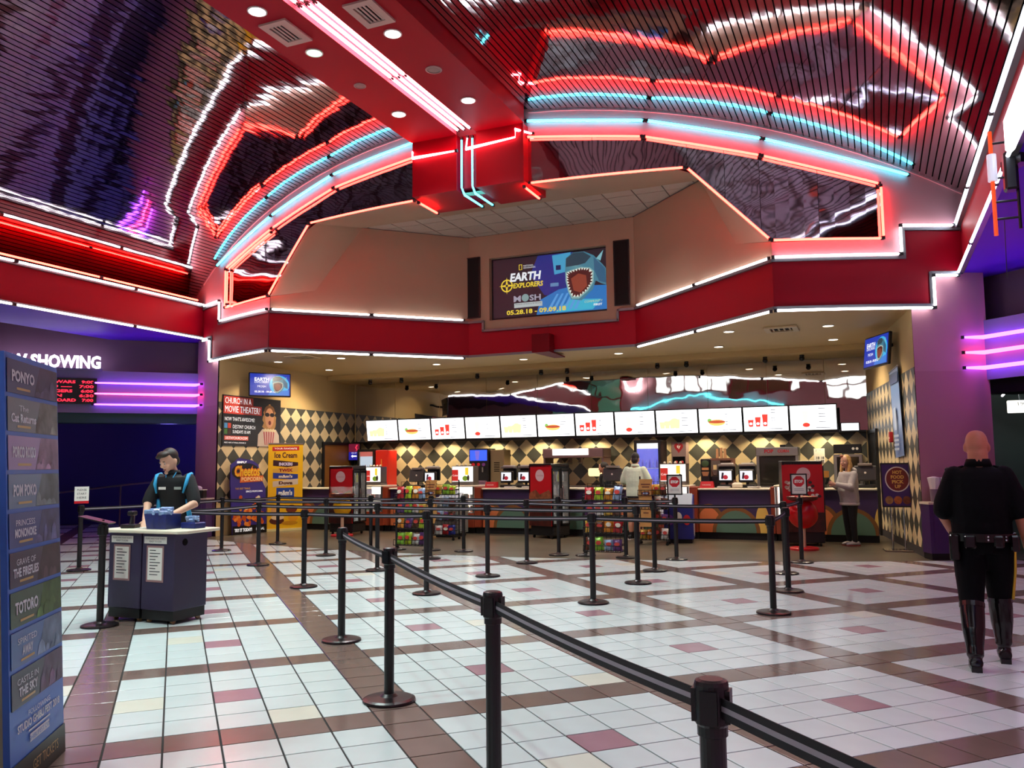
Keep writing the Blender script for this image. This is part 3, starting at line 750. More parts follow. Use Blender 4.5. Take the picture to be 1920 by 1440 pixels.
def counter(x0, x1, label, start=0.0, z=1.03):
    t = thing('counter', label, 'counter', (0, 0, 0))
    b = MB(); b.box(((x0 + x1) / 2, YF + .3, (z - .04 + .14) / 2), (x1 - x0, .6, z - .18)); b.build('body', m_purple, t)
    b = MB(); b.box(((x0 + x1) / 2, YF + .32, .07), (x1 - x0, .56, .14)); b.build('toe_kick', m_kick, t)
    b = MB(); b.box(((x0 + x1) / 2, YF + .28, z - .018), (x1 - x0, .7, .036), ch=.008); b.build('worktop', m_top, t)
    arches(t, x0, x1, .14, z - .04, YF - .001, start)
    return t
counter(-7.3, -4.97, 'purple counter beside the left wall, behind the yellow banner', .55)
counter(-4.14, -2.57, 'purple counter with arch shapes behind the left snack racks')
counter(-1.68, 2.38, 'long middle purple counter with two tills, behind the central red cooler')
counter(3.23, 4.66, 'purple counter with orange, green and yellow shapes left of the right red cooler')
counter(5.42, 6.62, 'purple counter behind the woman in the grey hoodie', .0)
m_candy = [M('candy_%d' % i, c, .35) for i, c in enumerate([srgb(200, 30, 40), srgb(240, 200, 40), srgb(60, 110, 40), srgb(120, 60, 140), srgb(230, 120, 40), srgb(240, 240, 230), srgb(60, 80, 160), srgb(110, 60, 30)])]
def showcase(x0, x1, label, box=True, lbl2=None):
    t = thing('display_case', label, 'display case')
    xc = (x0 + x1) / 2; w_ = x1 - x0
    b = MB(); b.box((xc, YF + .2, .3), (w_, .6, .32)); b.build('base', m_redwood, t)
    b = MB(); b.box((xc, YF + .25, .07), (w_ - .04, .5, .14)); b.build('toe_kick', m_kick, t)
    b = MB(); b.box((xc, YF + .46, .76), (w_, .04, .6)); b.build('back_panel', m_caselit, t)
    for z in (.47, .72):
        b = MB(); b.box((xc, YF + .2, z), (w_ - .06, .45, .015)); b.build('shelf', m_white, t)
    b = MB(); b.box((xc, YF - .09, .76), (w_ - .05, .01, .56)); b.build('glass_front', m_glass, t)
    for x in (x0 + .02, x1 - .02):
        b = MB(); b.box((x, YF - .08, .76), (.04, .04, .6)); b.build('corner_post', m_steel, t)
    b = MB(); b.box((xc, YF + .2, 1.075), (w_ + .04, .72, .035), ch=.008); b.build('worktop', m_top, t)
    k = 0
    for z in (.478, .728):
        n = max(3, int(w_ / .14))
        for i in range(n):
            b = MB(); b.box((x0 + .07 + (w_ - .14) * (i + .5) / n, YF + .1, z + .075), (.1, .05, .15), ch=.004); b.build('candy_box', m_candy[(i * 3 + int(z * 10) + int(x0 * 7)) % 8], t); k += 1
    return t
showcase(-4.95, -4.31, 'lit candy display case beside the left black cooler'); showcase(-2.55, -1.86, 'lit candy display case under the popcorn light box left of the middle tills')
showcase(2.4, 3.05, 'lit candy display case behind the white-shirted customer'); showcase(4.76, 5.4, 'lit candy display case half hidden by the right red cooler')
for i, (x0, x1, nm) in enumerate([(-4.30, -4.15, 'right of the left display case'), (-1.85, -1.69, 'at the left end of the middle counter'), (3.06, 3.22, 'at the left end of the right counter'), (4.67, 4.75, 'at the right end of the arch counter')]):
    t = thing('counter_post', 'red-brown wooden counter post ' + nm, 'post')
    b = MB(); b.box(((x0 + x1) / 2, YF + .2, .6), (x1 - x0, .62, .92), ch=.01); b.build('post', m_redwood, t); b = MB(); b.box(((x0 + x1) / 2, YF + .25, .07), (x1 - x0, .5, .14)); b.build('toe_kick', m_kick, t)
m_popl = EM('popcorn_yellow', srgb(250, 215, 60), 1.0); m_kred = EM('print_red_lit', srgb(220, 40, 30), .8); m_kgreen = EM('print_green_lit', srgb(130, 170, 40), .7); m_kdark = M('print_dark', srgb(50, 30, 30), .5)
def lightbox(x0, x1, label):
    t = thing('light_box', label, 'light box'); xc = (x0 + x1) / 2; w_ = x1 - x0; y = YF + .2
    b = MB(); b.box((xc, y, 1.125), (w_, .3, .065)); b.build('base', m_steel, t)
    b = MB(); b.box((xc, y, 1.35), (w_, .26, .38)); b.build('case', m_steel, t)
    F = frame((xc, y - .131, 1.35), (1, 0, 0), (0, 0, 1)); h = w_ / 2 - .015
    s_ = flat('lit_face', F, rect(-h, -.175, h, .175), EM('lightbox_face', (1, .98, .88), 1.5), t, .001)
    flat('red_print', F, rect(-h, -.16, -h + w_ * .28, .1), m_kred, t, .003); text('Coke', F, .1, M('print_white', (.9, .9, .9), .5, emit=.7), t, -h + w_ * .14, -.03, .005, width=w_ * .24)
    flat('popcorn_print', F, rect(w_ * .12, -.02, w_ * .27, .15), m_popl, t, .003); flat('green_print', F, ell(w_ * .12, -.1, .07, .06), m_kgreen, t, .003); flat('dark_print', F, ell(w_ * .26, -.09, .03, .07), m_kdark, t, .004)
    for i in range(4):
        b = MB(); b.blob((x0 + .08 + i * w_ / 5, y, 1.56), (.03, .03, .03), 8, 6); b.build('lid_stack', m_top, t, True)
lightbox(-4.9, -4.45, 'glowing popcorn light box on the left display case'); lightbox(-2.52, -1.95, 'glowing popcorn light box left of the middle tills'); lightbox(2.42, 2.98, 'glowing popcorn light box right of the white-shirted customer')
# ---- tills
m_pblack = M('plastic_black', srgb(18, 17, 19), .35); m_paper = M('paper_white', srgb(236, 230, 222), .7); m_inkd = M('ink_dark', srgb(40, 34, 44), .6)
m_scr = EM('till_screen', (.95, .95, 1.0), 1.0); m_scrink = M('till_ink', srgb(60, 30, 60), .5); m_scrred = M('till_red', srgb(190, 40, 60), .5, emit=.25)
def till(x, label, front=True, y=YF + .32, z=1.035):
    t = thing('till', label, 'cash register', (x, y, z))
    b = MB(); b.box((0, .05, .03), (.3, .3, .06), ch=.01); b.build('base', m_pblack, t)
    b = MB(); b.tube([(0, .08, .06), (0, .08, .2)], .03, 10); b.build('stand', m_pblack, t)
    if front:
        b = MB(); b.box((0, -.03, .24), (.31, .1, .27), ch=.02); b.build('customer_display', m_pblack, t)
        F = frame((0, -.081, .245), (1, 0, 0), (0, 0, 1)); flat('screen', F, rect(-.125, -.09, .125, .1), m_scr, t, .001)
        flat('cup_picture', F, [(-.09, -.06), (-.05, -.07), (-.03, .06), (-.07, .07)], m_scrink, t, .002); flat('popcorn_picture', F, ell(0, -.03, .05, .045), m_scrred, t, .002)
    b = MB(); b.box((0, .14, .3), (.34, .06, .28), ch=.015); b.build('monitor', m_pblack, t)
    b = MB(); b.box((0, .08, .46), (.32, .22, .05), ch=.01); b.build('printer', M('printer_grey', srgb(120, 108, 104), .5), t)
    b = MB(); b.box((.02, .06, .495), (.24, .16, .03)); b.build('paper_stack', m_paper, t)
till(-3.2, 'till with a lit customer screen behind the left snack rack'); till(-1.2, 'left of the two tills on the middle counter'); till(-.77, 'right of the two tills on the middle counter')
till(3.75, 'left of the two tills on the right counter'); till(4.17, 'right of the two tills on the right counter')
def backtill(x, label):
    t = thing('till', label, 'cash register', (x, YF + .34, 1.035))
    b = MB(); b.box((0, .05, .03), (.34, .3, .06), ch=.01); b.build('base', m_pblack, t)
    b = MB(); b.tube([(0, .06, .05), (0, .04, .2)], .025, 10); b.build('stand', m_pblack, t)
    M4 = Matrix.Translation((0, 0, .28)) @ Matrix.Rotation(-.2, 4, 'X')
    b = MB(); b.box((0, 0, 0), (.42, .06, .3), ch=.02, M4=M4); b.build('monitor', M('monitor_charcoal', srgb(44, 40, 42), .45), t)
    b = MB(); b.blob((0, -.034, .29), (.022, .006, .022), 10, 6); b.build('logo_dot', m_paper, t)
    b = MB(); b.box((0, .05, .45), (.26, .2, .05), ch=.01); b.build('printer', MATS['printer_grey'], t)
backtill(-3.6, 'back of a dark till monitor behind the left snack rack'); backtill(1.3, 'back of a dark till monitor left of the white-shirted customer'); backtill(6.42, 'back of a dark till monitor beside the woman')
m_boxred = M('box_red', srgb(196, 24, 32), .45)
for x, nm in ((-1.52, 'at the left end of the middle counter'), (3.39, 'beside the tills on the right counter')):
    t = thing('candy_carton', 'small red carton with white lettering ' + nm, 'carton', (x, YF + .12, 1.035))
    b = MB(); b.prism([(-.14, -.08, 0), (.14, -.08, 0), (.12, -.04, .13), (-.12, -.04, .13)], (0, .16, 0)); b.build('carton', m_boxred, t)
    F = frame((0, -.065, .06), (1, 0, 0), (0, .3, 1)); text('NACHOS', F, .05, m_paper, t, 0, 0, .012, width=.17)
for i, (x, nm) in enumerate([(-1.05, 'in front of the left middle till'), (-.6, 'in front of the right middle till'), (3.72, 'in front of the left till on the right counter'), (4.35, 'right of the tills on the right counter'), (6.1, 'behind the woman on the counter')]):
    t = thing('paper_pad', 'loose pile of white papers ' + nm, 'paper', (x, YF + .1, 1.032))
    for j in range(3):
        b = MB(); b.box((random.uniform(-.02, .02), random.uniform(-.01, .01), .006 + j * .011), (.24, .14, .01), random.uniform(-.3, .3)); b.build('sheet', m_paper, t)
t = thing('napkin_box', 'cream napkin box between the right counter tills', 'box', (4.0, YF + .14, 1.032)); b = MB(); b.box((0, 0, .05), (.2, .14, .1), ch=.02); b.build('box', m_top, t); b = MB(); b.box((0, 0, .105), (.12, .05, .02)); b.build('napkin', m_paper, t)
# cups dispensers on the right counter
m_logo = M('dispenser_green', srgb(60, 84, 50), .5)
t = thing('coffee_display', 'dark tall display with green top left of the right tills', 'display', (3.32, YF + .44, 1.035)); b = MB(); b.box((0, 0, .3), (.2, .16, .6), ch=.02); b.build('body', m_pblack, t)
b = MB(); b.blob((0, -.085, .5), (.08, .012, .07), 12, 8); b.build('green_badge', m_logo, t, True); b = MB(); b.prism([(-.08, -.09, .33), (.08, -.09, .33), (.05, -.09, .24), (-.05, -.09, .24)], (0, .01, 0)); b.build('tan_badge', M('tan', srgb(170, 120, 80), .5), t); b = MB(); b.box((0, -.086, .39), (.14, .01, .05)); b.build('cream_badge', M('tan2', srgb(210, 150, 90), .5), t)
t = thing('grinder', 'grey hopper machine with a pale spout beside the dark display', 'machine', (3.52, YF + .46, 1.035)); b = MB(); b.box((0, 0, .12), (.17, .2, .24), ch=.02); b.build('base', m_pblack, t)
b = MB(); b.prism([(-.08, -.08, .56), (.08, -.08, .56), (.08, -.08, .42), (.03, -.08, .26), (-.03, -.08, .26), (-.08, -.08, .42)], (0, .16, 0)); b.build('hopper', M('hopper_grey', srgb(104, 92, 84), .4), t); b = MB(); b.box((0, -.085, .42), (.07, .01, .1)); b.build('window', M('pale_yellow', srgb(236, 214, 150), .5), t)
# ---- back bar along the back wall
for x0, x1, nm in ((-5.68, 1.3, 'left of the blue fridge'), (2.02, 6.3, 'right of the blue fridge')):
    t = thing('back_counter', 'low back counter under the checkered wall, ' + nm, 'counter')
    b = MB(); b.box(((x0 + x1) / 2, 20.5, .45), (x1 - x0, .7, .9)); b.build('body', m_purple, t); b = MB(); b.box(((x0 + x1) / 2, 20.48, .93), (x1 - x0, .76, .04), ch=.008); b.build('worktop', m_top, t)
ZB = .952
# popcorn machine
t = thing('popcorn_machine', 'steel popcorn machine with POP CORN header and dark glass', 'popcorn machine', (4.55, 20.42, ZB))
for x in (-.43, .43):
    b = MB(); b.box((x, 0, .38), (.06, .5, .76)); b.build('side_panel', m_steel, t)
b = MB(); b.box((0, 0, .84), (.94, .52, .2), ch=.015); b.build('header', m_steel, t); b = MB(); b.box((0, 0, .03), (.94, .52, .06)); b.build('base', m_steel, t); b = MB(); b.box((0, .23, .4), (.84, .02, .7)); b.build('back_panel', m_dark, t)
b = MB(); b.box((0, -.22, .4), (.8, .01, .66)); b.build('glass_door', M('glass_smoke', srgb(60, 56, 52), .04, .6), t)
F = frame((0, -.262, .85), (1, 0, 0), (0, 0, 1)); mr = M('letter_red', srgb(170, 20, 30), .5)
text('POP', F, .13, mr, t, -.18, 0, .002, width=.2, bold=.006); text('CORN', F, .13, mr, t, .14, 0, .002, width=.25, bold=.006)
b = MB(); b.lathe([(.12, .45), (.14, .55), (.14, .62), (.1, .64)], n=16); b.build('kettle', m_steel, t)
b = MB(); b.box((.1, .1, .97), (.12, .1, .06)); b.build('motor', m_pblack, t)
# oven
t = thing('oven', 'steel oven with black control panel behind the woman', 'oven', (6.05, 20.45, ZB)); b = MB(); b.box((0, 0, .38), (.6, .5, .76), ch=.01); b.build('body', m_steel, t); b = MB(); b.box((0, 0, .88), (.58, .5, .2), ch=.01); b.build('control_panel', m_pblack, t)
b = MB(); b.box((0, -.255, .4), (.46, .01, .6)); b.build('glass_door', MATS['glass_smoke'], t)
for x in (.12, .2): b = MB(); b.tube([(x, -.25, .88), (x, -.275, .88)], .03, 10); b.build('knob', m_paper, t)
# blue drinks fridge
def fridge(x, y, w_, h_, label, body, face, ecol, z0=0.0, d=.6, head=None, cans=None, headcol=None):
    t = thing('drinks_fridge', label, 'fridge', (x, y, z0))
    b = MB(); b.box((0, 0.02, h_ / 2), (w_, d, h_), ch=.015); b.build('body', body, t); F = frame((0, -d / 2 + .018, 0), (1, 0, 0), (0, 0, 1))
    b = MB(); hw = w_ / 2 - .06
    flat('lit_interior', F, rect(-hw, .25, hw, h_ - .08), face, t, .002)
    flat('header', F, rect(-hw, h_ - .2, hw, h_ - .07), headcol or EM('header_white', (.9, .95, 1), 1.2), t, .004, .003)
    for k in range(4):
        z = .32 + k * (h_ - .6) / 4
        flat('shelf', F, rect(-hw, z - .015, hw, z), M('shelf_lit', (.5, .6, .9), .4, emit=.3), t, .004, .01)
        if cans:
            n = 6
            for i in range(n):
                bb = MB(); bx_ = -hw + 2 * hw * (i + .5) / n; bb.lathe([(.028, z), (.028, z + .13), (.012, z + .17), (.012, z + .2)], (bx_, -d / 2 - .005, 0), 8); bb.build('bottle', cans[(i + k) % len(cans)], t)
    bb = MB()
    for x0, x1, z_0, z_1 in ((-w_ / 2, -hw, .2, h_), (hw, w_ / 2, .2, h_), (-hw, hw, h_ - .07, h_), (-hw, hw, .2, .25)): bb.box(((x0 + x1) / 2, -d / 2 - .02, (z_0 + z_1) / 2), (x1 - x0, .04, z_1 - z_0))
    bb.build('door_frame', body, t); bb = MB(); bb.box((0, -d / 2 - .032, h_ / 2 + .1), (2 * hw, .006, h_ - .32)); bb.build('glass_door', m_glass, t)
    bb = MB(); bb.tube([(hw + .03, -d / 2 - .06, .7), (hw + .03, -d / 2 - .06, 1.2)], .012, 8); bb.build('handle', m_steel, t)
    return t
fridge(1.66, 20.0, .64, 2.1, 'black drinks fridge glowing blue behind the customer', m_pblack, EM('blue_face', (.03, .08, .9), 1.0), 0, cans=[M('can_blue', srgb(20, 40, 190), .3, emit=.35), M('can_blue2', srgb(60, 90, 220), .3, emit=.35)])
fridge(-6.4, 20.35, .56, 2.03, 'black drinks fridge with white lit shelves near the left door', m_pblack, EM('cool_face', (.65, .8, 1.0), .8), 0, cans=[M('bottle_clear', srgb(190, 210, 230), .3), m_candy[6], m_candy[0]], headcol=EM('header_red', srgb(200, 40, 50), .9))
t = thing('vending_tower', 'bright red narrow drinks tower with a bottle picture', 'vending tower', (-5.92, 20.3, 0)); b = MB(); b.box((0, 0, 1.0), (.4, .5, 2.0), ch=.02); b.build('body', M('tower_red', srgb(214, 36, 24), .35, emit=.12), t)
F = frame((0, -.252, 1.5), (1, 0, 0), (0, 0, 1)); flat('bottle_picture', F, [(-.03, -.3), (.03, -.3), (.045, -.1), (.02, .1), (.015, .25), (-.015, .25), (-.02, .1), (-.045, -.1)], M('print_orange', srgb(240, 150, 60), .5), t, .002); flat('white_mark', F, ell(0, -.38, .08, .03), m_paper, t, .002)
# soda fountain with blue screen
t = thing('soda_fountain', 'soda fountain with a glowing blue screen beside a steel cabinet', 'soda machine', (-3.0, 20.4, ZB)); b = MB(); b.box((0, 0, .52), (.56, .5, 1.04), ch=.02); b.build('body', m_pblack, t)
F = frame((0, -.252, 0), (1, 0, 0), (0, 0, 1)); flat('screen', F, rect(-.25, .72, .25, 1.0), EM('soda_screen', (.03, .1, 1.0), 1.4), t, .003); flat('cup_print', F, [(-.07, .74), (.01, .74), (.04, .98), (-.1, .98)], EM('cup_blue', (.2, .15, .7), 1.0), t, .005)
for i, c in enumerate((m_candy[0], m_candy[0], m_candy[3])): flat('flavour_badge', F, ell(-.15 + .15 * i, .62, .05, .045), c, t, .004)
for i in range(3): b = MB(); b.tube([(-.14 + .14 * i, -.3, .55), (-.14 + .14 * i, -.3, .42)], .02, 8); b.build('nozzle', m_steel, t)
b = MB(); b.box((0, -.3, .1), (.5, .12, .2), ch=.02); b.build('drip_tray', M('mauve_metal', srgb(130, 96, 116), .35, .4), t)
t = thing('steel_cabinet', 'brushed steel cabinet right of the soda fountain', 'cabinet', (-2.5, 20.45, ZB)); b = MB(); b.box((0, 0, .5), (.4, .42, 1.0), ch=.01); b.build('body', M('steel_warm', srgb(176, 156, 120), .3, .8), t); F = frame((0, -.212, .55), (1, 0, 0), (0, 0, 1))
for i in range(6): flat('vent_slot', F, rect(-.09, -.12 + i * .045, .07, -.1 + i * .045), m_dark, t, .002)
# warming hood with lit sign
t = thing('warmer_hood', 'steel food warmer hood with a white lit sign', 'hood', (-.35, 20.3, 0)); b = MB(); b.box((0, .1, 1.83), (1.6, .7, .24), ch=.02); b.build('hood', M('hood_mauve', srgb(146, 118, 120), .3, .7), t)
b = MB(); b.box((-.05, -.262, 1.86), (.94, .02, .16)); b.build('lit_sign', EM('lit_sign', (1, .95, .85), 2.6), t)
for x in (-.77, .77): b = MB(); b.box((x, .1, 1.335), (.05, .6, .75)); b.build('side_post', MATS['hood_mauve'], t)
b = MB(); b.box((0, .1, ZB + .035), (1.6, .6, .06)); b.build('tray', m_steel, t)
for i in range(3): b = MB(); b.tube([(-.4 + i * .28, 0, 1.72), (-.42 + i * .28, -.05, 1.58)], [.03, .07], 12); b.build('heat_lamp', m_steel, t)
b = MB(); b.box((.55, -.1, 1.35), (.3, .3, .2), ch=.03); b.build('popcorn_bin', EM('bin_glow', (1, .75, .35), 1.6), t)
# ty shelf, notice, boxes
t = thing('plush_shelf', 'grey shelf unit with red heart logo above the popcorn light box', 'shelf', (2.25, 20.55, 1.4)); b = MB(); b.box((0, 0, .33), (.36, .3, .66), ch=.01); b.build('body', M('shelf_grey', srgb(150, 124, 120), .5), t); b = MB(); b.box((0, -.152, .2), (.3, .01, .22)); b.build('opening', m_dark, t)
F = frame((0, -.152, .53), (1, 0, 0), (0, 0, 1)); hp = [(.11 * math.sin(a) ** 3, .0085 * (13 * math.cos(a) - 5 * math.cos(2 * a) - 2 * math.cos(3 * a) - math.cos(4 * a))) for a in [2 * PI * i / 24 for i in range(24)]]
flat('heart', F, hp, mr, t, .002); text('ty', F, .12, m_paper, t, 0, .01, .005, width=.09, bold=.004)
for i in range(2): b = MB(); b.blob((-.07 + .14 * i, -.14, .17), (.05, .04, .05), 10, 8); b.build('plush', mr, t, True)
t = thing('notice_sheet', 'white notice with black symbols taped to the checkered wall', 'notice', (5.42, YB - .01, 1.52)); b = MB(); b.box((0, 0, .17), (.24, .004, .34)); b.build('sheet', m_paper, t); F = frame((0, -.003, .17), (1, 0, 0), (0, 0, 1))
text('18 18', F, .09, m_inkd, t, .01, -.05, .002, width=.17, bold=.003); text('?? ??', F, .09, m_inkd, t, .01, -.13, .002, width=.17, bold=.003); text('J  --', F, .05, m_inkd, t, -.02, .12, .002, width=.12)
t = thing('cup_cabinet', 'reddish brown open cup cabinet behind the right tills', 'cabinet', (3.32, 20.2, ZB)); m_bb = M('cabinet_brown', srgb(120, 74, 60), .5, noise=(4, .15))
b = MB(); b.box((0, 0, .68), (.52, .4, .05)); b.build('top', m_bb, t)
for x in (-.24, .24): b = MB(); b.box((x, 0, .33), (.04, .4, .66)); b.build('side', m_bb, t)
b = MB(); b.box((0, .18, .33), (.46, .02, .66)); b.build('back', m_bb, t)
for i in range(3): b = MB(); b.lathe([(.035, .71), (.03, .9 + .05 * (i % 2)), (.032, .93)], (-.12 + i * .09, 0, 0), 10); b.build('cup_stack', M('cup_tan', srgb(200, 150, 110), .5), t)
t = thing('popcorn_bucket', 'tan and black popcorn bucket in front of the oven', 'bucket', (5.62, YF + .4, 1.035)); b = MB(); b.lathe([(.1, 0), (.13, .32)], n=20); b.build('bucket', m_pblack, t); b = MB(); b.lathe([(.131, .2), (.137, .33), (.12, .33)], n=20); b.build('tan_rim', M('bucket_tan', srgb(190, 130, 60), .5), t)
b = MB(); b.lathe([(.105, .06), (.112, .16)], n=20); b.build('photo_band', M('photo_band', srgb(130, 90, 60), .5, noise=(30, .5)), t)
# small left digital sign by the door
t = thing('digital_sign', 'small red and blue digital sign with arrow beside the left door', 'screen', (-7.13, 20.55, 1.72)); b = MB(); b.box((0, 0, .25), (.4, .06, .5), ch=.01); b.build('casing', m_pblack, t); F = frame((0, -.032, .25), (1, 0, 0), (0, 0, 1))
flat('red_half', F, rect(-.18, 0, .18, .23), EM('sign_wine', srgb(120, 10, 50), .8), t, .002); flat('blue_half', F, rect(-.18, -.23, .18, 0), EM('sign_blue', srgb(20, 20, 150), 1.0), t, .002)
flat('ribbon', F, [(.05, .02), (.14, .06), (.08, .12), (.13, .2), (.09, .21), (.03, .12), (.09, .06)], EM('sign_pink', srgb(230, 50, 80), 1.2), t, .004); flat('arrow', F, [(-.1, -.12), (-.04, -.07), (-.04, -.1), (.09, -.1), (.09, -.14), (-.04, -.14), (-.04, -.17)], m_scrw, t, .004); text('PICK UP', F, .05, m_scrw, t, 0, -.03, .004, width=.16)
# ---- twelve menu screens
names = ['first', 'second', 'third', 'fourth', 'fifth', 'sixth', 'seventh', 'eighth', 'ninth', 'tenth', 'eleventh', 'last']
what = ['buckets of popcorn', 'a hot dog', 'three red cups', 'a tall iced drink']
m_menu = EM('menu_white', (.97, .97, 1.0), 2.2); m_mpop = EM('menu_popcorn', srgb(250, 225, 130), 2.55); m_mbun = EM('menu_bun', srgb(225, 170, 90), 2.04); m_mdog = EM('menu_sausage', srgb(170, 70, 40), 1.7); m_mcup = EM('menu_cup', srgb(200, 50, 40), 1.87); m_mice = EM('menu_ice', srgb(240, 220, 170), 2.38); m_mtxt = EM('menu_text', srgb(120, 120, 130), .8); m_mgr = EM('menu_green', srgb(120, 170, 80), 1.7)
px = [690, 752, 813, 878, 940, 1011, 1080, 1154, 1230, 1311, 1393, 1480, 1570]
xm0, xm1 = -6.46, 5.88; wm = (xm1 - xm0) / 12
for i in range(12):
    x = xm0 + wm * (i + .5)
    t = thing('menu_screen', '%s menu screen from the left, showing %s' % (names[i], what[i % 4]), 'screen')
    tl = .16; F = frame((x, 20.12, 2.54), (1, 0, 0), (0, -math.sin(tl), math.cos(tl)))
    hw, hh = wm / 2 - .004, .30
    b = MB(); b.box((0, 0, 0), (2 * hw, 2 * hh, .07), ch=.01, M4=F @ Matrix.Translation((0, 0, -.036))); b.build('casing', m_pblack, t)
    flat('panel', F, rect(-hw + .02, -hh + .025, hw - .02, hh - .02), m_menu, t, .002)
    k = i % 4
    if k == 0:
        for j in range(4): flat('popcorn_bucket_picture', F, [(-.4 + j * .12, -.16), (-.3 + j * .12, -.16), (-.28 + j * .12, .0 + .02 * j), (-.42 + j * .12, .0 + .02 * j)], m_mpop, t, .004)
        flat('popcorn_heap_picture', F, ell(-.05, -.03, .12, .12), m_mpop, t, .005)
    elif k == 1:
        flat('bun_picture', F, ell(-.08, -.05, .19, .075), m_mbun, t, .004); flat('sausage_picture', F, ell(-.08, -.03, .2, .035), m_mdog, t, .006); flat('lettuce_picture', F, ell(-.25, .0, .05, .05), m_mgr, t, .005)
    elif k == 2:
        for j in range(3): h_ = .16 + .06 * j; flat('cup_picture', F, [(-.38 + j * .16, -.17), (-.29 + j * .16, -.17), (-.27 + j * .16, -.17 + h_), (-.4 + j * .16, -.17 + h_)], m_mcup, t, .004); flat('cup_logo', F, ell(-.335 + j * .16, -.1, .035, .03), m_menu, t, .006)
    else:
        flat('drink_picture', F, [(-.2, -.14), (-.12, -.14), (-.09, .16), (-.23, .16)], m_mice, t, .004); flat('berry_picture', F, ell(-.15, -.16, .08, .05), m_mcup, t, .006)
    for j in range(6):
        y_ = .2 - .06 * j
        if (i + j) % 3: flat('price_line', F, rect(.12, y_, .12 + .05 + .05 * ((i * 7 + j * 3) % 3), y_ + .014), m_mtxt, t, .004)
    flat('price_line', F, rect(.05, -.235, .36, -.22), m_mtxt, t, .004)
t = thing('menu_rail', 'black mounting rail under the row of menu screens', 'rail'); b = MB(); b.box((-.29, 20.3, 2.23), (12.4, .1, .06)); b.build('rail', m_pblack, t)
for x in (-5.2, -2.4, .4, 3.2, 5.2): b = MB(); b.box((x, 20.6, 2.23), (.05, .6, .05)); b.build('arm', m_pblack, t)
t = thing('light_tile', 'small white lit tile at the right end of the menu row', 'light'); b = MB(); b.box((6.12, 20.55, 2.33), (.36, .05, .16)); b.build('face', m_menu, t); b = MB(); b.box((6.12, 20.62, 2.33), (.4, .06, .2)); b.build('casing', m_pblack, t)
